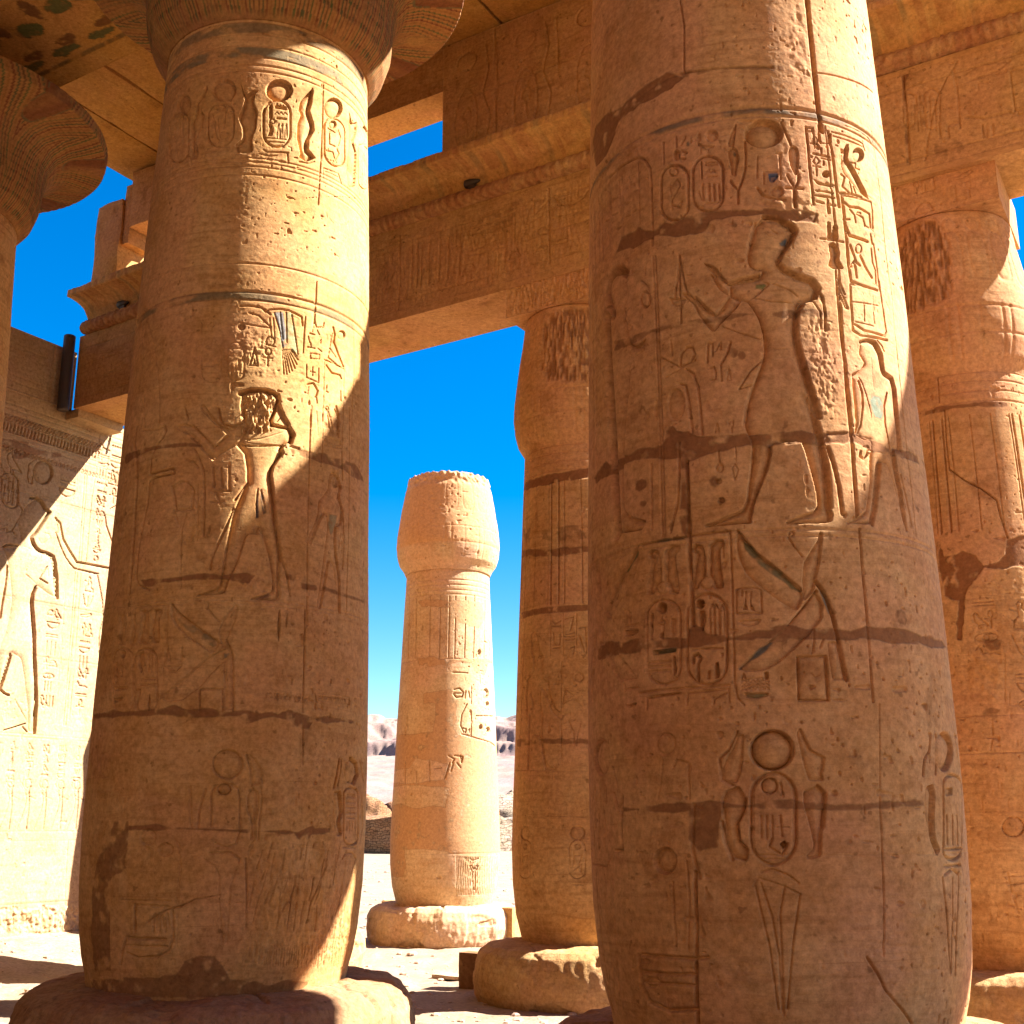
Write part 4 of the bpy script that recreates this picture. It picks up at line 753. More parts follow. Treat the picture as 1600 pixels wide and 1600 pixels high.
    f.groove(b_(1290, 512, 1420, 575), .007, .012); f.groove(b_(1305, 550, 1340, 600, 1395, 615, 1405, 640), .009, .018); f.groove(b_(1310, 680, 1305, 720, 1320, 730), .007, .012)
    f.groove(b_(1292, 515, 1288, 700, 1282, 900, 1280, 1095), .005, .009); f.groove(b_(1422, 575, 1418, 800, 1408, 1095), .005, .009); f.groove(b_(1485, 290, 1487, 600, 1475, 800, 1470, 1095), .006, .009)
    f.groove(b_(1400, 720, 1402, 780), .008, .014); f.groove(b_(1300, 830, 1320, 860, 1340, 930, 1350, 1000), .008, .010); f.groove(b_(1370, 820, 1385, 870, 1375, 940, 1385, 1020), .012, .016); f.groove(b_(1295, 1020, 1395, 1050), .008, .010); f.groove(b_(1295, 1075, 1400, 1095), .010, .012)
    f.ell((200+1308*.2375, 440+838*.2375), (3, 4), .008, .006, mode='line'); f.groove(b_(1208, 815, 1205, 960), .005, .008); f.groove(b_(1240, 850, 1250, 1000), .005, .006)
    f.gk = 1.8; f.gw = .70
    # god at left edge
    f.groove(b_(88, 262, 88, 500, 98, 720, 112, 960), .007, .010); f.groove(b_(130, 272, 165, 380, 180, 500, 200, 640, 208, 800, 205, 930), .007, .009)
    f.groove(c_(205, 100, 190, 200, 205, 300, 205, 420, 195, 600, 183, 800, 172, 950, 158, 1095), .014, .032); f.groove(c_(370, 100, 378, 125, 360, 165, 318, 215, 290, 290, 283, 385, 420, 350, 428, 378, 300, 408, 280, 430, 268, 560, 238, 700, 212, 850, 200, 1000, 212, 1042, 280, 1072), .010, .016)
    f.groove(c_(235, 0, 250, 60, 240, 125, 330, 120, 372, 98), .007, .009); f.groove(c_(150, 340, 120, 600, 95, 900), .006, .008); f.groove(c_(130, 340, 110, 560), .005, .007); f.groove(c_(170, 330, 150, 560, 120, 850, 100, 1000), .005, .006)
    # --- king
    f.sunk(c_(830, -98, 880, -116, 930, -120, 985, -112, 1040, -88, 1058, -20, 1082, 40, 1112, 82, 1136, 150, 1122, 195, 1078, 210, 1062, 228, 1072, 255, 1048, 285, 1014, 332, 1000, 385, 1008, 450, 1020, 560, 1032, 680, 1048, 780, 1062, 870, 1060, 970, 1062, 1130, 1000, 1142, 866, 1128, 960, 1100, 1012, 1080, 1006, 980, 990, 880, 962, 780, 935, 690, 925, 745, 862, 742, 836, 832, 800, 930, 752, 1020, 728, 1100, 540, 1112, 690, 1062, 708, 960, 735, 800, 775, 610, 845, 450, 865, 430, 862, 350, 850, 262, 800, 205, 830, 150, 840, 70, 818, -20), .026, .024, .2)
    f.groove(c_(820, -95, 880, -116, 985, -112, 1040, -88, 1048, -60, 1030, 0, 1000, 60, 1010, 92, 1060, 100, 1112, 110, 1136, 150, 1120, 195), .016, .044)
    f.groove(c_(1045, -70, 1060, -10, 1085, 45, 1112, 90), .010, .022)
    f.groove(c_(1078, 210, 1060, 230, 1072, 258, 1045, 290, 1012, 335, 1000, 385, 1010, 460, 1022, 560, 1034, 680, 1050, 780, 1064, 900), .013, .034); f.groove(c_(1064, 880, 1100, 1000, 1118, 1110), .008, .014)
    f.groove(c_(800, 205, 850, 262, 864, 350, 864, 430, 840, 460, 790, 535), .011, .018); f.groove(c_(780, 590, 740, 690, 680, 820, 650, 890, 642, 950), .008, .014)
    f.rough(c_(820, -100, 920, -108, 1000, -100, 1030, -60, 1020, 0, 985, 60, 1000, 120, 920, 135, 850, 130, 830, 60), .050, 62, 26, .02, dep=.004)
    f.groove(c_(1035, -20, 1060, -10, 1070, 40, 1040, 70), .008, .016)
    f.sunk(c_(800, 150, 830, 148, 870, 172, 930, 168, 1000, 150, 1060, 130, 1110, 120, 1132, 160, 1118, 195, 1060, 208, 990, 215, 880, 205, 820, 190), .012, .016, .1); f.groove(c_(805, 152, 840, 165, 875, 180), .008, .016); f.groove(c_(815, 200, 880, 215, 940, 215, 1070, 210), .009, .020)
    f.sunk(c_(440, 92, 500, 82, 540, 98, 580, 130, 620, 175, 668, 222, 742, 150, 700, 110, 640, 60, 575, -10, 600, -40, 640, 20, 700, 90, 760, 112, 832, 85, 832, 188, 742, 240, 660, 296, 600, 240, 560, 190, 530, 160, 480, 135, 445, 120), .018, .022, .2)
    f.groove(c_(540, 98, 600, 155, 668, 222, 742, 150), .009, .018); f.groove(c_(530, 165, 590, 230, 660, 296, 742, 240, 830, 190), .008, .014); f.groove(c_(690, -10, 705, 60, 720, 85, 770, 100, 830, 80), .010, .020); f.groove(c_(490, -10, 510, 60), .008, .012)
    f.groove(c_(545, 230, 580, 300, 605, 370, 608, 500, 602, 750), .008, .010); f.groove(c_(490, 295, 540, 310, 570, 345), .008, .008)
    f.groove(c_(415, 455, 430, 520, 440, 600, 530, 590, 545, 480, 500, 430, 470, 430), .010, .010); f.groove(c_(470, 430, 440, 440, 415, 470), .008, .008); f.groove(c_(425, 600, 545, 595), .008, .010); f.groove(c_(500, 620, 470, 720, 465, 900, 465, 1060), .006, .007); f.groove(c_(430, 610, 450, 680), .007, .007)
    f.groove(c_(565, 450, 565, 745), .008, .006)
    for q in ((660, 345, 665, 460), (705, 350, 715, 460), (755, 320, 755, 480), (650, 490, 760, 485), (640, 550, 720, 545), (680, 500, 700, 560)): f.groove(c_(*q), .008, .009)
    f.groove(c_(925, 470, 915, 560, 920, 640), .008, .012); f.groove(c_(945, 480, 975, 610), .010, .012); f.groove(c_(800, 715, 930, 740), .007, .009); f.groove(c_(925, 690, 975, 800, 1000, 900), .008, .014)
    for k in range(8): f.groove(c_(820+k*14, 690+k*3, 822+k*14, 715+k*3), .004, .006)
    f.tint(c_(920, 485, 930, 500, 930, 640, 915, 645, 916, 560), (.05, .045, .05), .85, .006); f.tint(c_(940, 480, 955, 500, 978, 610, 960, 620, 945, 560), (.05, .045, .05), .85, .006)
    f.rough(c_(600, 930, 700, 880, 1000, 860, 1100, 850, 1140, 1000, 1120, 1110, 600, 1100), .012, 26, 20, .08)
    f.tint(c_(690, 1095, 720, 1062, 760, 1080, 740, 1110), (.24, .09, .06), .5, .02); f.tint(c_(870, 1130, 1000, 1085, 1040, 1000, 1058, 1100, 1050, 1138), (.24, .09, .06), .55, .02)
    # small god on the right
    f.sunk(c_(1350, 385, 1372, 366, 1402, 400, 1420, 450, 1410, 510, 1432, 590, 1425, 690, 1392, 700, 1392, 860, 1418, 1000, 1416, 1212, 1400, 1210, 1392, 1100, 1372, 930, 1352, 900, 1330, 1040, 1302, 1192, 1272, 1180, 1300, 1000, 1320, 850, 1340, 700, 1328, 610, 1298, 655, 1240, 800, 1214, 782, 1278, 645, 1290, 540, 1340, 478), .016, .018, .15)
    f.groove(c_(1402, 400, 1420, 460, 1400, 530), .008, .012); f.groove(c_(1392, 700, 1385, 780, 1392, 870, 1410, 1000, 1416, 1210), .009, .016); f.groove(c_(1292, 545, 1285, 640, 1240, 730, 1215, 785), .008, .012); f.groove(c_(1328, 612, 1300, 655, 1240, 800), .007, .010)
    f.groove(c_(1220, 820, 1218, 1290), .006, .008); f.groove(c_(1432, 600, 1438, 800, 1430, 950), .006, .010); f.groove(c_(1470, 0, 1468, 600, 1450, 1230), .005, .007); f.groove(c_(1425, 250, 1430, 420), .006, .010)
    f.groove(c_(1310, 0, 1312, 200, 1300, 340), .004, .007); f.groove(c_(1320, 180, 1420, 205), .006, .008); f.sunk(c_(1320, 165, 1420, 185, 1420, 220, 1325, 200), .010, .012, .3)
    f.groove(c_(1340, 20, 1350, 100, 1370, 150), .007, .009); f.groove(c_(1385, 0, 1410, 60, 1395, 150), .010, .012)
    f.tint(c_(1360, 625, 1400, 630, 1385, 700, 1362, 745, 1352, 690), (.30, .24, .12), .8, .012)
    f.rough(c_(1345, 330, 1410, 340, 1440, 900, 1410, 930, 1395, 500, 1350, 420), .014, 60, 22, .02)
    # --- lapwing register
    f.sunk(d_(465, 83, 510, 140, 620, 222, 740, 308, 702, 372, 560, 282, 482, 202, 460, 150), .014, .018, .4); f.groove(d_(465, 85, 510, 140, 620, 222, 742, 308), .008, .016)
    f.sunk(d_(830, 84, 848, 100, 830, 180, 792, 270, 762, 342, 736, 280, 735, 220, 782, 140), .013, .018, .3); f.sunk(d_(788, 330, 700, 372, 560, 490, 400, 622, 440, 642, 520, 636, 620, 570, 700, 480, 762, 420, 800, 400), .013, .018, .35); f.groove(d_(702, 372, 560, 490, 400, 622), .007, .012)
    f.sunk(d_(768, 300, 792, 330, 812, 370, 816, 690, 760, 690, 764, 440), .012, .018, .25); f.groove(d_(775, 285, 800, 340, 812, 380, 816, 690), .010, .018)
    f.groove(d_(742, 186, 700, 150, 672, 105, 678, 88, 690, 92), .006, .010); f.groove(d_(625, 690, 625, 570, 756, 570, 756, 690), .007, .012)
    f.groove(d_(100, 110, 250, 100, 450, 90), .006, .008); f.groove(d_(445, 90, 435, 300, 400, 640), .005, .006)
    for (q) in ((270, 310, 290, 220, 300, 160, 285, 130, 310, 115, 338, 130, 336, 250, 325, 310), (340, 250, 350, 190, 355, 150, 365, 118, 400, 112, 418, 135, 395, 160, 400, 310, 360, 310), (160, 320, 172, 200, 168, 160, 180, 140, 205, 150, 205, 320), (225, 320, 240, 200, 245, 140, 262, 145, 262, 320)): f.sunk(d_(*q), .016, .02, .4)
    f.ell((140+325*.275, 920+285*.275), (7, 7), .006, .01, mode='line')
    f.rrect((140+318*.275, 920+520*.275), (17.5, 50), .5, .008, .010); f.rrect((140+190*.275, 920+520*.275), (15, 50), .5, .007, .010)
    f.sunk(d_(270, 370, 310, 350, 312, 420, 295, 485, 275, 440), .016, .02, .5); f.ell((140+190*.275, 920+372*.275), (4.5, 6), .020, .02, .8)
    for x in (335, 352, 370): f.groove(d_(x, 470, x+2, 375), .006, .008)
    f.sunk(d_(145, 420, 160, 415, 162, 530, 148, 540), .018, .016, .6); f.sunk(d_(180, 440, 190, 440, 188, 500, 178, 500), .014, .014, .6); f.groove(d_(300, 510, 370, 508), .010, .010); f.groove(d_(280, 545, 370, 540), .009, .010)
    f.sunk(d_(140, 560, 215, 550, 215, 572, 140, 582), .014, .014, .6); f.sunk(d_(135, 622, 185, 612, 185, 630, 140, 650), .020, .014, .7); f.groove(d_(258, 600, 265, 575, 285, 575, 282, 610, 270, 640, 268, 690), .008, .013); f.sunk(d_(328, 640, 345, 580, 340, 690, 325, 690), .022, .014, .7)
    f.groove(d_(430, 410, 440, 320, 455, 410), .006, .008); f.groove(d_(480, 400, 520, 410, 525, 330), .006, .008); f.groove(d_(430, 440, 520, 438, 490, 470, 455, 470, 430, 440), .006, .009)
    f.sunk(d_(1080, 95, 1090, 180, 1076, 320, 1064, 220), .024, .010, .7); f.sunk(d_(1124, 130, 1128, 170, 1116, 232, 1112, 190), .018, .008, .7)
    # scratched inscription
    rs = random.Random(4)
    f.groove(d_(1008, 595, 1005, 612), .004, .010); x = 1022
    while x < 1245: f.groove(d_(x, 590+(x-1008)*.14+rs.uniform(-6, 4), x+rs.uniform(-5, 7), 606+(x-1008)*.16+rs.uniform(0, 12)), .0035, .007+.004*rs.random()); x += rs.uniform(7, 12)
    f.groove(d_(1282, 590, 1290, 640), .006, .014); f.groove(d_(1475, 625, 1475, 662), .006, .013); f.groove(d_(1285, 592, 1400, 600, 1475, 618), .003, .006); f.groove(d_(1290, 635, 1400, 648, 1475, 658), .003, .006); x = 1300
    while x < 1462: f.groove(d_(x, 605+(x-1300)*.12, x+rs.uniform(2, 7), 622+(x-1300)*.14+rs.uniform(-3, 6)), .0035, .008); f.groove(d_(x+4, 606+(x-1300)*.12, x+10, 612+(x-1300)*.12), .003, .006); x += rs.uniform(11, 15)
    f.groove(d_(1295, 670, 1300, 688, 1308, 672, 1314, 688), .003, .006); f.groove(d_(1325, 672, 1325, 690), .003, .006); f.groove(d_(1340, 690, 1352, 672, 1348, 690), .003, .005)
    # --- lowest register
    f.ell((120+785*.3, 1150+146*.3), (23, 21.5), .014, .030, .2, 'both'); f.ell((120+768*.3, 1150+278*.3), (10, 8.5), .016, .016, .2, 'both')
    f.groove(e_(700, 470, 702, 300, 720, 262, 800, 250, 842, 275, 850, 320, 850, 500, 830, 560, 780, 580, 720, 560), .009, .009); f.groove(e_(590, 265, 595, 480), .009, .007); f.groove(e_(630, 480, 640, 380, 670, 280), .009, .009)
    f.sunk(e_(895, 85, 920, 110, 952, 145, 967, 200, 958, 252, 915, 262, 902, 200), .012, .018, .2); f.groove(e_(885, 95, 905, 180, 913, 260), .007, .012); f.groove(e_(925, 120, 965, 185, 968, 245), .008, .012)
    f.sunk(e_(915, 262, 948, 295, 952, 375, 936, 450, 936, 535, 900, 542, 912, 480, 886, 380, 884, 310), .012, .02, .5); f.groove(e_(958, 270, 965, 330, 955, 420, 945, 540), .008, .008)
    f.sunk(e_(1425, 118, 1455, 140, 1462, 200, 1440, 252, 1408, 245, 1390, 200, 1398, 145), .018, .018, .2); f.groove(e_(1425, 115, 1458, 145, 1465, 200, 1445, 250), .014, .040)
    f.rrect((120+1428*.3, 1150+418*.3), (11, 45), .5, .009, .016); f.sunk(e_(1405, 300, 1450, 300, 1452, 325, 1408, 322), .012, .014, .5)
    for z in (345, 372, 400, 425): f.groove(e_(1405, z, 1450, z), .006, .010)
    for x in (1408, 1422, 1436, 1450): f.groove(e_(x, 445, x, 495), .006, .010)
    f.groove(e_(1368, 120, 1355, 200, 1340, 270), .009, .016); f.groove(e_(1380, 120, 1372, 200, 1358, 262), .006, .010); f.sunk(e_(1338, 290, 1372, 285, 1382, 400, 1366, 450, 1385, 520, 1352, 522, 1334, 430), .018, .018, .3); f.groove(e_(1372, 290, 1384, 400, 1368, 450, 1380, 500), .010, .022)
    f.groove(e_(1475, 130, 1492, 235), .008, .016); f.groove(e_(1485, 310, 1488, 480, 1475, 555), .008, .014); f.groove(e_(1390, 580, 1455, 580), .008, .010); f.groove(e_(1385, 640, 1400, 612, 1440, 610, 1455, 640, 1430, 720), .009, .013)
    f.ell((120+143*.3, 1150+150*.3), (9.5, 20), .010, .02, .2, 'both'); f.groove(e_(180, 320, 190, 280, 215, 280, 225, 380), .008, .007); f.groove(e_(245, 400, 250, 310, 285, 280), .008, .007); f.groove(e_(110, 290, 160, 285), .008, .007)
    f.ell((120+370*.3, 1150+525*.3), (12, 11), .010, .02, .2, 'both'); f.ell((120+462*.3, 1150+592*.3), (11, 9), .010, .02, .4, 'both'); f.groove(e_(350, 570, 385, 600, 380, 640), .007, .007); f.groove(e_(500, 520, 530, 560, 540, 700, 520, 860), .006, .006)
    f.groove(e_(302, 880, 300, 930, 302, 1022), .012, .018); f.groove(e_(302, 885, 320, 878, 480, 890), .007, .009); f.groove(e_(230, 855, 490, 860), .007, .008)
    for x in (400, 432, 462): f.groove(e_(x, 1020, x-2, 950, x+10, 925, x+20, 1000), .007, .009)
    f.groove(e_(255, 1050, 460, 1060), .012, .012); f.groove(e_(250, 1090, 470, 1098), .008, .009); f.groove(e_(260, 1130, 320, 1155, 420, 1150, 480, 1120, 500, 1060, 500, 960, 495, 900), .010, .010); f.groove(e_(255, 1060, 235, 1120, 230, 1190), .010, .012)
    f.groove(e_(745, 830, 680, 842, 620, 850, 560, 880, 520, 895, 470, 905, 400, 945, 370, 970), .006, .014)
    f.groove(e_(660, 640, 720, 680, 745, 740, 740, 860, 760, 1080), .007, .006); f.groove(e_(690, 610, 800, 605, 850, 640, 845, 660), .008, .010); f.groove(e_(830, 700, 800, 780, 780, 1080), .007, .006); f.groove(e_(880, 640, 885, 820, 882, 1000), .008, .010)
    f.groove(e_(540, 620, 530, 900, 520, 1100), .004, .004); f.groove(e_(180, 640, 170, 900, 175, 1200), .006, .006)
    for k in range(44):
        x = 900+k*13+rs.uniform(-4, 4); z = rs.uniform(520, 900); f.groove(e_(x, z, x-rs.uniform(10, 40), z+rs.uniform(60, 160)), .006, .004+.004*rs.random())
    for k in range(40):
        x = 900+k*13+rs.uniform(-4, 4); f.groove(e_(x, 1090+rs.uniform(-20, 20), x-8, 1180+rs.uniform(-20, 30)), .004, .006)
    f.rough(e_(880, 560, 1320, 560, 1400, 700, 1440, 900, 1400, 1120, 1100, 1160, 880, 1100), .010, 36, 12, .10); f.rough(e_(1150, 1030, 1400, 900, 1440, 1100, 1250, 1180), .008, 40, 40, .06)
    f.rough(b_(500, 480, 760, 480, 1000, 560, 1000, 640, 700, 620), .006, 30, 30, .05); f.rough(b_(680, 300, 1000, 360, 960, 560, 780, 560), .006, 40, 40, .05)
    # repairs
    f.tint(c_(130, 285, 200, 240, 300, 215, 450, 200, 540, 200, 590, 205, 590, 222, 450, 225, 300, 245, 140, 320), MORTAR, .8, .012, lower=.004, flat=.5)
    f.tint(c_(1118, 235, 1300, 262, 1400, 285, 1500, 320, 1550, 395, 1560, 440, 1500, 400, 1380, 345, 1300, 318, 1130, 262), MORTAR, .75, .014, lower=.004, flat=.5)
    f.tint(c_(230, 1015, 400, 1000, 600, 975, 700, 990, 860, 975, 905, 990, 870, 1030, 740, 1005, 600, 1010, 400, 1030, 250, 1050), MORTAR, .85, .012, lower=.004, flat=.5); f.tint(c_(1095, 975, 1150, 990, 1140, 1025, 1100, 1010), MORTAR, .8, .012); f.tint(c_(1185, 1035, 1280, 1055, 1265, 1075, 1190, 1060), MORTAR, .8, .01); f.tint(c_(1320, 1050, 1480, 1110, 1570, 1150, 1480, 1130, 1320, 1075), MORTAR, .7, .012)
    f.tint(d_(20, 715, 200, 690, 300, 688, 420, 675, 480, 655, 560, 685, 700, 678, 760, 700, 880, 692, 960, 705, 1040, 690, 1070, 705, 1130, 685, 1180, 705, 1260, 728, 1360, 728, 1500, 748, 1500, 762, 1330, 760, 1280, 750, 1250, 800, 1160, 780, 1120, 740, 1000, 735, 930, 760, 890, 762, 880, 722, 700, 722, 560, 730, 400, 718, 200, 725, 20, 745), MORTAR, .8, .012, lower=.005, flat=.6)
    f.tint(e_(265, 465, 400, 462, 600, 478, 850, 488, 1000, 490, 1150, 498, 1230, 470, 1240, 485, 1320, 480, 1320, 500, 1225, 512, 1195, 555, 1150, 535, 1130, 508, 1000, 503, 850, 502, 600, 490, 265, 492), MORTAR, .85, .010, lower=.004, flat=.6)
    f.tint(e_(190, 440, 270, 440, 275, 560, 258, 640, 262, 690, 200, 730, 180, 760, 178, 1000, 182, 1230, 90, 1240, 90, 700), MORTAR, .65, .018, lower=.003, flat=.4)
    f.tint(e_(80, 1260, 300, 1260, 520, 1250, 560, 1180, 640, 1150, 720, 1142, 760, 1200, 800, 1270, 1000, 1290, 1100, 1270, 1200, 1290, 1150, 1340, 600, 1367, 80, 1330), MORTAR, .7, .014, lower=.003, flat=.5)
    f.tint(d_(745, 350, 800, 360, 790, 400, 750, 410), BLUE, .6, .02); f.tint(d_(465, 85, 620, 222, 740, 308, 700, 330, 540, 230, 470, 140), (.16, .14, .07), .55, .012)

# ================================================================== SIDE COLUMNS (closed buds)
CM = Col((.708, 11.72), BUD, Rref=.68); CE = Col((3.97, 9.84), BUD, Rref=.68)
_F = 17.4*np.array([math.sin(R_(-3.17)), math.cos(R_(-3.17))]); _fs = 17.4/17.9*.755/.72
FARP = [(z*17.4/17.9 if z > 0 else z, r*1.075) for z, r in BUD]; CF = Col(_F, FARP, Rref=.74)
FARD = None
def buds(top, k=1.): return [(.560*k, 3.64), (.585*k, 3.71), (.640*k, 3.80), (.672*k, 3.93), (.686*k, 4.08), (.680*k, 4.25), (.655*k, 4.45), (.620*k, 4.70), (.585*k, 4.92), (.560*k, top-.04), (.545*k, top), (.3*k, top)]
def stems(f, z0, z1, n, off=0):
    for k in range(-n, n+1):
        s = off+k*.19; f.groove(None, .006, .009, raw=[(s, z1), (s+.004, (z0+z1)/2), (s-.002, z0)])
    for s in (off-.30, off+.46, off-.95):
        f.groove(None, .010, .018, raw=[(s-.045, z1), (s-.045, z0)]); f.groove(None, .010, .018, raw=[(s+.045, z1), (s+.045, z0)])
def carve_mid(f):
    f.weather(.006, .005)
    for z in (3.66, 3.58, 3.49, 3.40): f.ring(z, .008, .008)
    stems(f, 2.05, 3.28, 6)
    m1 = view(780, 400, .25); m2 = view(780, 900, .3125)
    f.tint(m1(150, 1440, 300, 1370, 450, 1345, 570, 1320, 640, 1330, 640, 1380, 500, 1390, 350, 1420, 230, 1445, 150, 1475), MORTAR, .9, .014, lower=.008, flat=.5)
    f.tint([(812, 860), (860, 858), (900, 853), (940, 853), (940, 862), (870, 870), (812, 872)], MORTAR, .8, .012, lower=.004); f.tint([(815, 958), (850, 948), (900, 945), (960, 945), (960, 954), (870, 958), (818, 966)], MORTAR, .8, .01, lower=.004)
    f.tint([(808, 828), (870, 824), (960, 820), (960, 842), (870, 845), (808, 846)], (.26, .11, .04), .5, .02)
    # falcon-headed god
    f.sunk(m2(155, 290, 170, 270, 195, 290, 205, 380, 225, 400, 220, 450, 212, 480, 215, 510, 245, 525, 255, 600, 275, 660, 322, 700, 310, 722, 260, 680, 232, 600, 210, 560, 208, 640, 222, 700, 215, 780, 235, 940, 300, 970, 232, 972, 200, 800, 170, 800, 155, 970, 140, 968, 148, 700, 168, 640, 150, 580, 138, 720, 135, 600, 140, 520, 168, 470, 170, 420, 160, 380), .012, .012, .25)
    f.groove(m2(140, 520, 134, 600, 140, 730), .006, .010); f.groove(m2(148, 700, 145, 850, 140, 968), .008, .016); f.groove(m2(196, 790, 215, 870, 232, 970), .007, .012); f.groove(m2(245, 525, 255, 600, 280, 660, 320, 700), .006, .010)
    f.groove(m2(80, 972, 300, 975, 440, 975), .005, .007); f.groove(m2(312, 430, 308, 500, 310, 940), .005, .007); f.groove(m2(130, 230, 115, 600, 100, 960), .005, .007)
    f.groove(m2(255, 195, 255, 400), .005, .007); f.groove(m2(318, 190, 318, 400), .005, .006); f.groove(m2(385, 190, 385, 400), .005, .006)
    for q in ((262, 225, 280, 240, 305, 225), (270, 285, 272, 340, 300, 345, 305, 290), (330, 215, 370, 205, 355, 270), (330, 290, 375, 285), (328, 305, 375, 300), (328, 320, 375, 316), (395, 260, 430, 255, 435, 390), (400, 300, 425, 380), (270, 360, 300, 358), (355, 360, 375, 350, 370, 390), (262, 250, 305, 250)): f.groove(m2(*q), .007, .010)
    f.ell((780+398*.3125, 900+505*.3125), (8, 7), .012, .01, .3, 'both'); f.groove(m2(325, 560, 318, 640, 350, 620, 375, 615, 415, 650), .006, .009); f.groove(m2(325, 560, 370, 600), .006, .008); f.groove(m2(345, 720, 370, 780, 375, 850), .006, .008); f.groove(m2(410, 720, 390, 800, 385, 850), .006, .008)
    f.tint(m2(90, 820, 200, 815, 450, 812, 450, 842, 200, 838, 90, 850), MORTAR, .7, .012)
    f.groove(m2(110, 1205, 300, 1200, 440, 1205), .004, .005)
    for cx in (130, 390):
        k = 1 if cx == 390 else .62
        f.ell((780+cx*.3125, 900+1285*.3125), (11.5*k, 11), .012, .012, .2, 'both'); f.rrect((780+cx*.3125, 900+1415*.3125), (12.5*k, 30), .5, .006, .009)
        f.ell((780+cx*.3125, 900+1352*.3125), (4*k, 4), .010, .006, mode='line'); f.groove(m2(cx-18*k, 1400, cx+20*k, 1395, cx+5*k, 1450), .007, .009); f.groove(m2(cx-15*k, 1470, cx+20*k, 1440, cx+18*k, 1480), .007, .009); f.groove(m2(cx-20*k, 1380, cx-20*k, 1440), .006, .008)
        f.groove(m2(cx-30*k, 1540, cx+30*k, 1545), .006, .008)
    rs = random.Random(3)
    for k in range(60):
        x = rs.uniform(820, 1000); z = rs.uniform(1200, 1460); f.groove([(x, z), (x+rs.uniform(-2, 2), z+rs.uniform(6, 22))], .003, .004)
def carve_edge(f):
    f.weather(.006, .006)
    for z in (3.66, 3.58, 3.49, 3.40): f.ring(z, .008, .008)
    stems(f, 2.30, 3.28, 6, .05)
    q = view(1380, 300, .4375)
    f.groove(q(190, 580, 192, 640, 200, 750), .007, .014); f.groove(q(218, 780, 225, 900, 235, 990, 290, 1030, 350, 1060, 405, 1100, 420, 1160, 445, 1235), .008, .018)
    f.tint(q(150, 785, 215, 765, 300, 755, 445, 750, 445, 768, 300, 770, 215, 782, 150, 795), MORTAR, .8, .012)
    f.tint(q(200, 1255, 215, 1300, 280, 1285, 330, 1300, 360, 1330, 400, 1320, 430, 1290, 440, 1240, 470, 1230, 520, 1230, 540, 1330, 500, 1345, 430, 1350, 360, 1345, 320, 1390, 290, 1440, 280, 1600, 265, 1600, 268, 1460, 225, 1440, 200, 1350), MORTAR, .9, .02, lower=.010, flat=.6)
    f.tint(q(170, 420, 220, 430, 235, 480, 210, 520, 180, 470), MORTAR, .8, .02, lower=.006)
    w = view(1480, 1000, .375)
    f.tint(w(150, 0, 225, 0, 215, 35, 180, 45, 155, 25), MORTAR, .7, .02); f.tint(w(130, 290, 180, 275, 225, 290, 200, 325, 150, 330), MORTAR, .6, .02)
    f.ring(CE.zof((1560, 1117)), .005, .006); f.ring(CE.zof((1560, 1176)), .006, .008); f.ring(CE.zof((1560, 1268)), .005, .005)
    f.ell((1583, 1292), (17, 15.5), .012, .012, .15, 'both')
    f.groove(w(240, 985, 340, 980), .006, .008); f.groove(w(250, 1020, 340, 1010), .006, .008); f.groove(w(250, 970, 270, 1060, 300, 1140), .006, .008); f.groove(w(240, 60, 240, 260), .005, .006); f.groove(w(260, 220, 260, 270, 320, 270), .005, .007)
    f.groove(w(185, 330, 190, 400, 180, 460), .006, .007)
    f.rough(w(60, 40, 240, 30, 240, 280, 80, 280), .012, 16, 16, .05); f.rough(q(290, 1350, 500, 1340, 520, 1600, 290, 1600), .006, 20, 20, .06)
    f.column_text(.15, .40, .9, 1.7, 5); f.column_text(-.12, .1, 1.3, 1.75, 8)
    rs = random.Random(5)
    for k in range(60):
        x = rs.uniform(1500, 1660); z = rs.uniform(1180, 1480); f.groove([(x, z), (x+rs.uniform(-2, 2), z+rs.uniform(6, 22))], .003, .004)
PLAST = (.44, .245, .115)
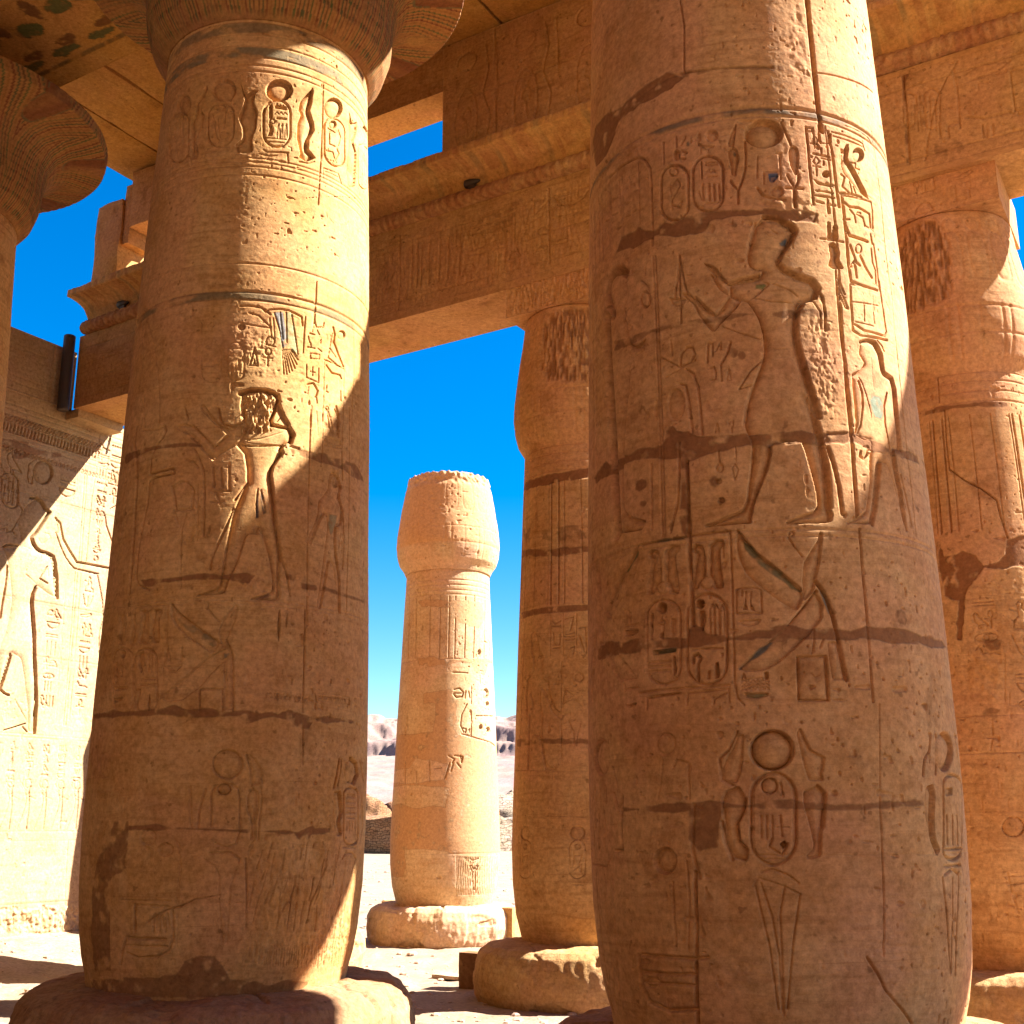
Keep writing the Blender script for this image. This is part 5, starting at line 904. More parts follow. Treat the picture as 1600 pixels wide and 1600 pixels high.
def carve_far(f):
    f.weather(.006, .006)
    g = view(560, 740, .225); h = view(560, 1100, .1875)
    for z in (905, 913, 921, 928): f.ring(CF.zof((700, z)), .009, .009)
    for x in (355, 405, 500, 570, 632, 675, 745, 808, 880, 915): f.groove(g(x, 850, x-3, 1060, x-8, 1280), .008, .014)
    f.ring(CF.zof((700, 1029)), .008, .010)
    f.tint(g(410, 885, 480, 870, 600, 880, 640, 900, 640, 930, 440, 930), PLAST, .9, .02, lower=-.002, flat=1); f.tint(g(640, 880, 700, 880, 860, 890, 880, 1000, 830, 1075, 760, 1060, 680, 1020), (.46, .27, .13), .9, .02, flat=1)
    f.tint(g(400, 1280, 500, 1270, 620, 1290, 940, 1300, 940, 1320, 700, 1310, 620, 1330, 480, 1345, 420, 1320), PLAST, .9, .02, flat=1)
    f.tint(g(790, 1310, 900, 1320, 880, 1400, 820, 1390), (.46, .27, .13), .8, .02); f.tint(g(450, 1530, 640, 1500, 660, 1600, 450, 1600), PLAST, .9, .02)
    f.tint(h(640, 0, 810, 0, 820, 130, 790, 200, 830, 260, 1000, 300, 1190, 360, 1180, 700, 1190, 1250, 800, 1258, 640, 1215, 380, 1210, 400, 1330, 370, 1440, 240, 1440, 250, 850, 350, 830, 480, 870, 620, 850, 720, 860, 760, 700, 430, 680, 290, 690, 270, 660, 420, 660, 700, 630, 740, 500, 480, 450, 420, 540, 300, 560, 270, 260, 440, 250, 620, 230, 640, 120), PLAST, .92, .012, lower=-.004, flat=.95)
    f.groove(g(655, 1380, 760, 1385), .010, .014); f.groove(g(845, 1400, 845, 1460), .008, .012); f.groove(g(665, 1500, 700, 1490, 730, 1520, 720, 1550, 680, 1555, 660, 1530), .012, .020); f.groove(g(665, 1525, 715, 1525), .010, .016); f.groove(g(745, 1510, 740, 1560), .010, .015); f.groove(g(765, 1510, 775, 1560), .010, .014); f.groove(g(785, 1475, 785, 1600), .007, .010)
    for q in ((880, 0, 880, 0), (905, 0, 860, 90, 850, 180, 880, 240), (860, 200, 900, 210, 890, 240), (940, 60, 940, 260), (980, 100, 1120, 102), (860, 250, 1000, 290, 1100, 320, 1140, 350), (410, 110, 402, 180, 415, 180), (395, 200, 392, 260), (750, 430, 800, 460, 780, 490), (800, 430, 870, 440, 860, 490), (760, 490, 720, 620), (790, 490, 770, 560), (820, 490, 850, 530), (850, 430, 860, 490), (390, 500, 390, 660), (590, 470, 595, 640), (640, 540, 690, 530), (480, 560, 485, 650)): f.groove(h(*q), .010, .016)
    for x, z, r in ((1080, 215, 3.4), (1020, 190, 3), (1075, 0, 3), (925, 215, 1.6)): f.ell((560+x*.1875, 1100+z*.1875), (r, r*1.5), .03, .03, .5)
    f.ell((560+885*.225, 740+1530*.225), (5, 9), .03, .04, .4); f.ell((560+840*.225, 740+1240*.225), (3, 5), .03, .03, .4)
    for k in range(26): x = 820+k*14; f.groove(h(x, 1275, x-4, 1590), .006, .008)
    f.groove(h(955, 1550, 950, 1400, 930, 1350, 945, 1345, 962, 1380, 990, 1345, 1000, 1352, 975, 1400, 970, 1550), .008, .018); f.groove(h(930, 1290, 960, 1305, 1000, 1290), .008, .012)
    f.groove(h(560, 1290, 600, 1300, 640, 1290, 630, 1400), .007, .006); f.ell((560+670*.1875, 1100+1445*.1875), (4, 3), .015, .02, .4)
    f.ring(CF.zof((700, 1334)), .006, .006)
def farpig(s, z, o):
    k = smooth(-.05, .05, .95-(z-3.98)+.10*fbm(s*5, z*5, 77, 4)+.10*np.sin(s*3+1.2))*smooth(3.93, 4.0, z)
    o[..., :3] = np.where(k[..., None] > .02, np.array(PLAST), o[..., :3]); o[..., 3] = np.maximum(o[..., 3], k*.9); return o

def build_side(name, label, col, seed, mat, carve, ds, top, hack, k=1, z1=3.72, pig=None, base=M_basem, group='closed bud columns of the side aisles'):
    t = thing(name, label, 'column', (col.C[0], col.C[1], 0), group)
    f = col.field(-1.08, z1, ds, ds, seed)
    if carve: carve(f)
    else: f.weather(.006, .005)
    col.shaft('shaft', f, mat, t)
    pr = [(r, z) for r, z in buds(top, k)]
    if k != 1: pr = [(r, 3.6+(z-3.64)*(top-3.6)/(5.17-3.64)) for r, z in buds(5.17, k)]
    bud_capital(t, col.C, pr, col, seed+20, hack, pig=pig, mat=mat) if False else bud_capital(t, col.C, pr, seed+20, hack, pig=pig, mat=mat)
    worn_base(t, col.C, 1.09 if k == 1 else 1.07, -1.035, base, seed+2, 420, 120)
    return t

build_nave('papyrus_column', 'huge carved sandstone column nearest the viewer at right, its top and base cut off by the frame', CR, 11, M_near, carve_right, .0040, .0038, -1.07, 6.30, rim=1.42)
build_nave('papyrus_column', 'massive carved column at left with sunlit cartouche frieze, spreading capital and dark worn base', CL, 23, M_left, carve_left, .0052, .0052, -1.07, 6.30)
CK = Col(tuple(uv(-11.1, 6.55)), NAVE)
def carve_plain(f):
    f.weather(.005, .005)
    for z in (6.02, 6.10, 6.2): f.ring(z, .010, .008)
    f.column_text(-.2, .1, 3.5, 5.2, 3, .010, .012); f.column_text(.25, .5, 3.5, 5.2, 9, .010, .012)
build_nave('papyrus_column', 'column at the far left edge whose wide painted green and red bell capital juts into the sky', CK, 31, M_left, carve_plain, .012, .012, -1.07, 6.30)
build_side('bud_column', 'shaded closed-bud column between the lone column and the big right column, carved with a small falcon-headed god', CM, 41, M_mid, carve_mid, .006, 5.17, [(-.06, .40, 4.27, 5.14)])
build_side('bud_column', 'closed-bud column at the right edge behind the big column, with a long diagonal crack in its shaft', CE, 52, M_near, carve_edge, .006, 5.17, [(-.26, .30, 4.25, 5.12)])
ft = build_side('ruined_column', 'free-standing pale column in full sun, patched with smooth orange plaster, carrying no roof', CF, 63, M_far, carve_far, .0085, 5.10, None, 1.13, 3.62, farpig, M_far, None)
build_side('bud_column', 'closed-bud column standing hidden behind the big left column, under the same architrave', Col(tuple(uv(-9.42, 10.41)), BUD, Rref=.68), 71, M_mid, None, .03, 5.17, None)

shade_stump = thing('ruined_column', 'invented column stump hidden behind the big left column, added to cast a shadow on the end wall', 'column', P3(-11.6, 12.6, -1.54))  # invented stump, out of sight, only there to throw the wall's shadow
def _sd(T, t, r, z): return .03*fbm(np.cos(T)*2+z, np.sin(T)*2-z, 740, 4)
revolve('shaft', [(.72, 0), (.80, .5), (.78, 2.4), (.70, 4.0), (.74, 4.5), (.45, 4.75), (.1, 4.8)], M_far, shade_stump, 80, 60, _sd, None, zrel=False); revolve('base', [(1.0, -.1), (1.05, .2), (1.0, .45), (.7, .5)], M_far, shade_stump, 80, 20, _sd, None, zrel=False)
# ================================================================== CLERESTORY BEAM, CORNICE, WALL
def plane_map(axis, d):
    def fn(pts):
        r = rays(pts); n = VV if axis == 'v' else UR; t = d/(r[:, :2]@n); q = r*t[:, None]
        o = q[:, :2]@(UR if axis == 'v' else VV)
        return np.stack([o if axis == 'v' else o, q[:, 2]], 1)
    return fn
def panel(name, f, mat, parent, place, back, flip=False):
    """carved slab: front = height field, other five faces plain; place(s,z,h)->(x,y,z); back = depth"""
    k = (smooth(0, .03, f.X-f.s[0])*smooth(0, .03, f.s[-1]-f.X)); k = k*smooth(0, .03, f.Z-f.z[0])*smooth(0, .03, f.z[-1]-f.Z)
    chip = -.02*(1-smooth(0, .03, f.Z-f.z[0]))*smooth(-.1, .35, fbm(f.X*6, f.Z*0+3, f.seed+90, 4))
    V = place(f.X, f.Z, f.H*k).reshape(-1, 3); nc, nr = f.nx, f.nz
    c = [place(np.array(s_), np.array(z_), np.array(-back)) for s_, z_ in ((f.s[0], f.z[0]), (f.s[-1], f.z[0]), (f.s[-1], f.z[-1]), (f.s[0], f.z[-1]))]
    bot = [(j,) for j in range(0, nc)]; topr = [((nr-1)*nc+j,) for j in range(nc)]; lf = [(i*nc,) for i in range(nr)]; rt = [(i*nc+nc-1,) for i in range(nr)]
    ex = [[1, 0]+bot[::1], topr[::-1]+[3, 2][::1], [3]+lf[::-1]+[0], [1]+rt+[2], [0, 1, 2, 3][::-1]]
    ex[1] = topr[::-1]+[3, 2]
    return gridmesh(name, V, nr, nc, mat, parent, False, f.pig, ([x for x in c], ex))
VB = 9.85
def sag(u): return -.13*np.clip((-7.8-u)/4.9, 0, 1)
arch = thing('architrave_beam', 'long carved sandstone architrave with roll moulding and painted cavetto cornice running across the bud columns', 'stone beam', P3(-5, 10.3, 5.58))
ao = np.array(arch.location)
def vplace(v0): return lambda s, z, h: np.stack([UR[0]*s+VV[0]*(v0-h)-ao[0], UR[1]*s+VV[1]*(v0-h)-ao[1], z+EYE-ao[2]+sag(s)], -1)
f = Field(-12.80, 8.0, 5.58, 6.62, .010, .010, plane_map('v', VB), 81)
f.weather(.006, .005)
f.groove(None, .006, .008, raw=[(-12.7, 6.42), (7.9, 6.42)]); f.groove(None, .006, .008, raw=[(-12.7, 5.70), (7.9, 5.70)])
H = view(560, 180, .23125)
f.sunk(H(150, 930, 185, 908, 215, 925, 250, 990, 320, 1080, 325, 1105, 290, 1110, 240, 1060, 190, 1040, 165, 1000), .010, .014, .3); f.groove(H(190, 1045, 200, 1130), .006, .010); f.groove(H(160, 940, 175, 1050), .006, .008)
for x in (365, 400, 430, 480, 550, 610): f.groove(H(x, 860-(x-365)*.15, x-8, 1170-(x-365)*.25), .010, .016)
f.groove(H(350, 880, 440, 850, 445, 900), .008, .010); f.groove(H(530, 790, 560, 780), .008, .010)
f.groove(H(690, 780, 685, 900, 678, 1075), .010, .018); f.ell((560+817*.23125, 180+853*.23125), (10, 11), .014, .012, .3, 'both')
f.groove(H(905, 810, 930, 765, 965, 760, 982, 790, 905, 812), .008, .012); f.groove(H(740, 780, 730, 810, 770, 815, 980, 705, 985, 860), .008, .010); f.groove(H(730, 940, 740, 950, 985, 890, 980, 990), .008, .010)
for x in (870, 915, 945, 975): f.groove(H(x, 945-(x-870)*.3, x, 1010-(x-870)*.3), .006, .009)
f.groove(H(705, 1060, 730, 1010, 765, 1005, 790, 1045, 705, 1062), .008, .014); f.groove(H(1010, 975, 1040, 925, 1075, 920, 1095, 950, 1010, 975), .008, .016)
f.groove(H(720, 800, 760, 770, 1010, 680, 1055, 650, 1050, 900), .008, .012); f.groove(H(990, 700, 990, 1000), .008, .012)
f.groove(H(1130, 740, 1150, 640, 1185, 600, 1185, 680, 1275, 580, 1240, 680, 1130, 740), .008, .014); f.groove(H(1120, 810, 1130, 770, 1180, 755, 1180, 800), .008, .012); f.groove(H(1200, 780, 1240, 755, 1280, 770, 1270, 805, 1215, 805, 1200, 780), .008, .012)
f.groove(H(1285, 460, 1290, 1000), .012, .018); f.groove(H(1195, 915, 1230, 875, 1270, 870, 1275, 905, 1195, 920), .008, .012); f.groove(H(1130, 880, 1200, 850), .006, .008)
f.groove(H(1320, 560, 1370, 610, 1450, 600, 1520, 560, 1555, 500), .010, .016); f.groove(H(1310, 565, 1560, 480), .008, .010); f.groove(H(1310, 700, 1560, 630), .008, .010); f.groove(H(1320, 775, 1560, 705), .008, .012); f.groove(H(1310, 855, 1410, 825, 1410, 850, 1312, 880), .008, .012); f.groove(H(1500, 810, 1550, 785), .007, .010)
for x in (1375, 1430, 1480): f.groove(H(x, 500, x, 550), .006, .008)
for x0 in (-12.3, -11.6, -10.9, -10.2, -9.5, -8.8): f.column_text(x0, x0+.5, 5.75, 6.35, int(-x0*10), .008, .010)
K = view(1360, 0, .25)
f.groove(K(205, 480, 225, 700, 245, 1020), .012, .016); f.groove(K(545, 380, 480, 480, 415, 610, 380, 760, 360, 860, 342, 1000), .006, .016)
f.rrect((1420, 172), (9, 27), .6, .008, .010, skew=0); f.rrect((1455, 170), (13, 32), .6, .008, .010); f.groove(K(520, 430, 545, 600, 560, 800), .008, .010)
for x in (285, 305, 335, 365, 400): f.groove(K(x, 600, x+12, 820), .007, .010)
f.groove(K(580, 470, 700, 400, 870, 380, 800, 440, 600, 510), .007, .009); f.groove(K(600, 730, 720, 740, 860, 700, 900, 710), .008, .010)
for x in (430, 480, 700, 720, 760): f.groove(K(x, 780, x+8, 860), .008, .012)
f.tint(K(180, 440, 260, 420, 225, 500, 215, 560, 240, 1020, 225, 1020, 205, 620), MORTAR, .8, .015, lower=.004); f.tint(K(400, 900, 560, 890, 600, 930, 400, 990), MORTAR, .45, .02)
f.rough(None, .012, 60, 12, .1, raw=[(-8.5, 5.6), (-5.0, 5.6), (-5.0, 6.5), (-8.5, 6.5)])
for u0, u1 in ((-.9, -.3), (0.1, .6), (1, 1.5), (2, 2.5)): f.column_text(u0, u1, 5.75, 6.35, int(u1*7)+40, .008, .010)
for u in (-7.4, -3.4, .4): f.groove(None, .010, .016, raw=[(u, 6.6), (u+.01, 6.0), (u, 5.6)])
panel('beam', f, M_beam, arch, vplace(VB), .85)
def extrude(name, prof, u0, u1, mat, parent, org, step=.03, disp=None, pigf=None):
    """profile (v,z) swept along u, closed section"""
    p = np.array(prof); L = np.concatenate([[0], np.cumsum(np.hypot(*(p[1:]-p[:-1]).T))]); n = int(L[-1]/.02)+2; t = np.linspace(0, L[-1], n)
    v = np.interp(t, L, p[:, 0]); z = np.interp(t, L, p[:, 1]); U = np.arange(u0, u1+step/2, step)
    UU, vv = np.meshgrid(U, v, indexing='ij'); zz = np.broadcast_to(z[None], UU.shape).copy(); tt = np.broadcast_to((t/L[-1])[None], UU.shape)
    dv = np.gradient(v); dz = np.gradient(z); l = np.hypot(dv, dz)+1e-9
    if disp is not None:
        d = disp(UU, tt, vv, zz)*smooth(0, .02, tt)*smooth(0, .02, 1-tt); vv = vv-(dz/l)[None]*d; zz = zz+(dv/l)[None]*d
    pig = pigf(UU, tt, vv, zz).astype(np.float32) if pigf else None
    V = np.stack([UR[0]*UU+VV[0]*vv-org[0], UR[1]*UU+VV[1]*vv-org[1], zz+EYE-org[2]+sag(UU)], -1).reshape(-1, 3); nr = len(U)
    ex = ([], [[(j,) for j in range(n)][::-1], [((nr-1)*n+j,) for j in range(n)]])
    return gridmesh(name, V, nr, n, mat, parent, False, pig, ex)
M_tor = stone('roll_moulding', (.36, .16, .06), (.20, .075, .03), (.50, .30, .12), band=.1, bump=.8)
def td(U, t, v, z): return .020*vnoise(U*38, t*9, 5)+.012*vnoise(U*75, t*16, 6)+.012*fbm(U*2.5, t*3, 7, 4)
def tp(U, t, v, z):
    o = np.zeros(U.shape+(4,)); k = ((U*9+1.5*vnoise(U*3, t*4, 4)) % 1); o[k < .5] = (.16, .05, .02, .35); o[k >= .5] = (.26, .14, .05, .2); return o
ta = np.linspace(-90, 200, 26)
extrude('roll_moulding', [(VB+.05, 6.625)]+[(VB-.02-.085*math.cos(R_(a)), 6.712+.085*math.sin(R_(a))) for a in ta]+[(VB+.05, 6.79)], -12.70, 8.0, M_tor, arch, ao, .014, td, tp)
cav = [(VB+.03, 6.80)]+[(VB+.01-.34*(1-math.cos(R_(a))), 6.80+.235*math.sin(R_(a))) for a in np.linspace(0, 88, 22)]+[(VB-.365, 7.035), (VB-.37, 7.05), (VB-.37, 7.14), (VB-.35, 7.155), (VB+.6, 7.155)]
def cd_(U, t, v, z):
    s = (U*2.1) % 1; d = -.006*np.exp(-(((U*14) % 1-.5)/.12)**2)*(s > .45)*(t < .42)
    e = ((s-.22)/.17)**4+((t-.25)/.15)**4; d = d-.008*np.exp(-((e-1)/.5)**2)
    n = .007*fbm(U*4, t*12, 12, 5)
    chip = -.05*smooth(.12, .45, fbm(U*1.7, U*0+2, 15, 4))*smooth(.42, .5, t)*(1-smooth(.66, .7, t)); left = -.10*smooth(-12.1, -12.7, U)*smooth(.3, .5, t)
    return d+n+chip*.8+left*(.5+fbm(U*5, t*4, 9, 3))
def cpg(U, t, v, z):
    o = np.zeros(U.shape+(4,)); s = (U*2.1) % 1; w = smooth(-.5, .3, fbm(U*3, t*7, 19, 4)+.05)
    st = np.floor(U*14).astype(int) % 4
    for q, c in enumerate([(.11, .10, .05), (.48, .24, .07), (.26, .08, .03), (.45, .25, .08)]): o[(st == q) & (s > .45)] = c+(1,)
    e = ((s-.22)/.17)**4+((t-.25)/.15)**4; o[(e < 1)] = (.30, .11, .035, 1); o[(s <= .45) & (e >= 1)] = (.45, .24, .07, 1)
    o[..., 3] = .42*w*(t < .40)*smooth(0, .05, t); k = (t > .42)&(t < .58); o[k] = (.20, .085, .035, .5); return o
M_cor = stone('cornice_stone', (.46, .24, .075), (.24, .10, .035), (.55, .33, .11), band=.25, bump=.5)
extrude('cavetto_cornice', cav, -12.68, 8.0, M_cor, arch, ao, .016, cd_, cpg)

cw = thing('clerestory_wall', 'clerestory wall of carved blocks with a square window open to blue sky, standing on the cornice', 'wall', P3(-8, 10.2, 7.16))
co = np.array(cw.location)
def cplace(v0): return lambda s, z, h: np.stack([UR[0]*s+VV[0]*(v0-h)-co[0], UR[1]*s+VV[1]*(v0-h)-co[1], z+EYE-co[2]+0*s], -1)
def cl_panel(name, s0, s1, z0, z1, seed, text=True):
    f = Field(s0, s1, z0, z1, .014, .014, plane_map('v', VB+.02), seed); f.weather(.008, .006)
    if text:
        x = s0+.12
        while x < s1-.5:
            for e in (( .16, .42),):
                cx = x+.2; f.groove(None, .010, .014, raw=circ(cx, z1-.32, .13, .12, 18)); f.groove(None, .009, .014, raw=circ(cx, (z0+z1)/2-.28, .15, .42, 20)); f.glyph('reed', cx, (z0+z1)/2-.3, .4, .009, .012); 
            f.groove(None, .010, .016, raw=[(x+.46, z1-.2), (x+.50, z1-.5), (x+.42, z1-.8), (x+.52, z1-1.1), (x+.45, z0+.15), (x+.60, z0+.12)]); f.groove(None, .010, .014, raw=[(x+.60, z1-.2), (x+.62, z1-.9)])
            x += .78
        zz = z0+.85
        while zz < z1: f.groove(None, .008, .012, raw=[(s0, zz), (s1, zz+.01)]); zz += .8
    for u in np.arange(s0+.7, s1-.2, 1.3): f.groove(None, .008, .012, raw=[(u, z1), (u+.02, z0)])
    return panel(name, f, M_beam, cw, cplace(VB+.02), .48)
cl_panel('pier', -6.84, -4.5, 7.16, 8.80, 91)
def skewL(p): # broken pier: its top falls away to the left
    u, v, z = p; t = (z-7.16)/1.5; 
    return np.array([u+ (.0 if u > -12.4 else .12*math.sin(z*7)), v, z if t < .3 else 7.16+(z-7.16)*(1 if u > -12.0 else .93+.0*z)])
rough_block('pier', M_beam, -12.72, -12.20, VB+.02, VB+.50, 7.16, 8.56, cw, .07, .035, .012, 92, lambda p: p-np.array([0, 0, .12]), co)
rough_block('lintel', M_beam, -12.05, -8.9, VB+.022, VB+.50, 7.95, 8.78, cw, .1, .02, .01, 93, None, co)
rough_block('lintel', M_beam, -12.22, -12.05, VB+.06, VB+.47, 7.74, 8.66, cw, .07, .03, .01, 94, None, co)
rough_block('pier', M_beam, -10.9, -8.9, VB+.03, VB+.49, 7.16, 7.95, cw, .2, .01, .02, 95, None, co)
cl_panel('lintel', -8.9, -6.84, 8.21, 8.80, 96, False)
sb = thing('broken_wall_stub', 'low broken remnant of the clerestory wall beyond the big right column', 'wall', P3(-2, 10.2, 7.16))
rough_block('pier', M_beam, -4.5, -1.20, VB+.02, VB+.52, 7.16, 8.45, sb, .15, .03, .04, 97, None, np.array(sb.location))
rough_block('pier', M_beam, -1.19, .6, VB+.03, VB+.52, 7.16, 8.24, sb, .15, .03, .04, 98, None, np.array(sb.location))

# abacus blocks under the beam belong to the bud columns
for cobj, col in ((o, c) for o in list(S.objects) if o.name.startswith('bud_column') and o.type == 'EMPTY' for c in (CM, CE, None)):
    pass
def abacus(empty, col, seed, carve=True):
    """carved block between bud and beam"""
    ue = col.C@UR; ve = col.C@VV; eo = np.array([col.C[0], col.C[1], 0.])
    f = Field(ue-.56, ue+.56, 5.17, 5.575, .008, .008, plane_map('v', ve-.555), seed); f.weather(.006, .005)
    f.column_text(ue-.48, ue-.24, 5.2, 5.54, seed, .006, .009); f.column_text(ue-.18, ue+.06, 5.2, 5.54, seed+1, .006, .009); f.column_text(ue+.14, ue+.40, 5.2, 5.54, seed+2, .006, .009)
    if seed == 141: f.rough(None, .018, 60, 14, .05, raw=[(ue-.5, 5.18), (ue+.56, 5.18), (ue+.56, 5.56), (ue-.5, 5.56)])
    pl = lambda s, z, h: np.stack([UR[0]*s+VV[0]*(ve-.555-h)-eo[0], UR[1]*s+VV[1]*(ve-.555-h)-eo[1], z+EYE+0*s], -1)
    return panel('abacus', f, M_mid if col is not CE else M_near, empty, pl, 1.11)
for o in [o for o in S.objects if o.type == 'EMPTY' and o.name.startswith('bud_column')]:
    loc = np.array(o.location)[:2]
    for c, sd_ in ((CM, 141), (CE, 152), (Col(tuple(uv(-9.42, 10.41)), BUD, Rref=.68), 171)):
        if np.hypot(*(loc-c.C)) < .05: abacus(o, c, sd_)

# ================================================================== NAVE ARCHITRAVE, ROOF
na = thing('nave_architrave', 'heavy nave architrave resting on the tall columns, its underside painted with faded green signs', 'stone beam', P3(-8, 6.55, 7.92))
no = np.array(na.location)
f = Field(-17, -.8, 5.85, 7.25, .02, .02, None, 201); f.weather(.006, .004)
f.groove(None, .016, .012, raw=[(-17, 6.99), (-.8, 6.99)]); f.groove(None, .016, .012, raw=[(-17, 6.10), (-.8, 6.10)])
rs = random.Random(11)
for k, u in enumerate(np.arange(-16.8, -1, .55)):
    c = (.10, .15, .045)
    for (du, dv, ru, rv, cc) in ((0, 6.35+.1*(k % 2), .17, .11, (.10, .16, .05)), (.22, 6.75, .15, .07, (.26, .10, .03)), (.28, 6.25, .09, .16, (.26, .10, .035)), (.05, 6.86, .20, .06, (.11, .15, .05))):
        pts = np.array(circ(u+du, dv, ru, rv, 16)[:-1]); f.tint(None, tuple(q*.6 for q in cc), .85, .03, raw=pts); f.groove(None, .008, .008, raw=list(pts)+[pts[0]])
    f.groove(None, .010, .010, raw=[(u+.3, 6.15), (u+.45, 6.4), (u+.3, 6.6), (u+.42, 6.9)])
f.tint(None, (.14, .11, .05), .6, .01, raw=[(-17, 6.96), (-.8, 6.96), (-.8, 7.02), (-17, 7.02)])
# the soffit is the carved face: s along u, z-axis of the field along v
pl = lambda s, z, h: np.stack([UR[0]*s+VV[0]*z-no[0], UR[1]*s+VV[1]*z-no[1], 7.92+EYE-no[2]-h+0*s], -1)
so = panel('soffit_beam', f, M_ceil, na, pl, .88)

for k in range(10):
    u1 = -12.32+k*.893; lab = ['roof slab at the broken left end of the ceiling, nearest the sky', 'second roof slab from the broken left end of the ceiling', 'third roof slab from the broken left end, with a long shadowed joint', 'fourth roof slab, half behind the big left column'][k] if k < 4 else None
    s = rough_block('roof_slab', M_ceil, u1+.008, u1+(.893 if k < 9 else 1.16)-.008, 7.0 if k < 8 else 7.5, 10.55 if k < 9 else 8.66, 8.815, 9.25, None, .2, .014, .02, 300+k, None, P3(u1+.44, 8.8, 8.8))  # rightmost slabs, out of view, are shaped to shade the left capital
    s.location = P3(u1+.44, 8.8, 8.8)
    tag(s, lab or 'roof slab spanning from the nave architrave to the clerestory wall, over the window', 'roof slab', 'ceiling slabs of the hall')

for k in range(9):
    u1 = 5.3+k*.9; s = rough_block('roof_slab', M_ceil, u1, u1+.885, 7.0, 10.55, 8.815, 9.25, None, .5, .014, .02, 330+k, None, P3(u1+.44, 8.8, 8.8)); s.location = P3(u1+.44, 8.8, 8.8)
    tag(s, 'unseen roof slab added beyond the right edge of the frame to shade the nave floor', 'roof slab', 'added ceiling slabs out of view at right')  # unseen slabs added to keep the sun off the nave floor
# unseen nave half added behind the viewer: columns, beam, roof to shade the floor
for k, u in enumerate((-10.9, -6.5, -2.2, 2.1, 6.4)):
    c = Col(tuple(uv(u, -2.4)), NAVE); t = thing('papyrus_column', 'unseen nave column added behind the viewer for the shade', 'column', (c.C[0], c.C[1], 0), 'added nave columns behind the viewer')
    revolve('shaft', [(r, z) for z, r in NAVE], M_left, t, 48, 40, None, None); revolve('capital', bell_prof(6.2, .85, 1.6), M_capital, t, 64, 40, None, None); revolve('base', [(1.3, -1.54), (1.39, -1.3), (1.35, -1.1), (1.2, -1.035)], M_base, t, 48, 8)
oa = rough_block('added_rear_architrave', M_ceil, -17, 8.5, -3.1, -1.7, 7.92, 8.80, None, 1.2, .01, .02, 220, None, P3(-4, -2.4, 7.92)); oa.location = P3(-4, -2.4, 7.92); tag(oa, 'unseen architrave added over the row behind the viewer for the shade', 'stone beam')
for k in range(NROOF):  # added roof, darkens the nave and blocks cool sky light
    u1 = -16.9+k*1.25; s = rough_block('added_nave_slab', M_ceil, u1, u1+1.23, -3.0, 6.5, 8.83, 9.35, None, .9, .01, .02, 240+k, None, P3(u1+.6, 1.7, 8.83)); s.location = P3(u1+.6, 1.7, 8.83)
    tag(s, 'unseen roof slab added above and behind the viewer to keep the nave in shade', 'roof slab', 'added roof slabs over the nave')

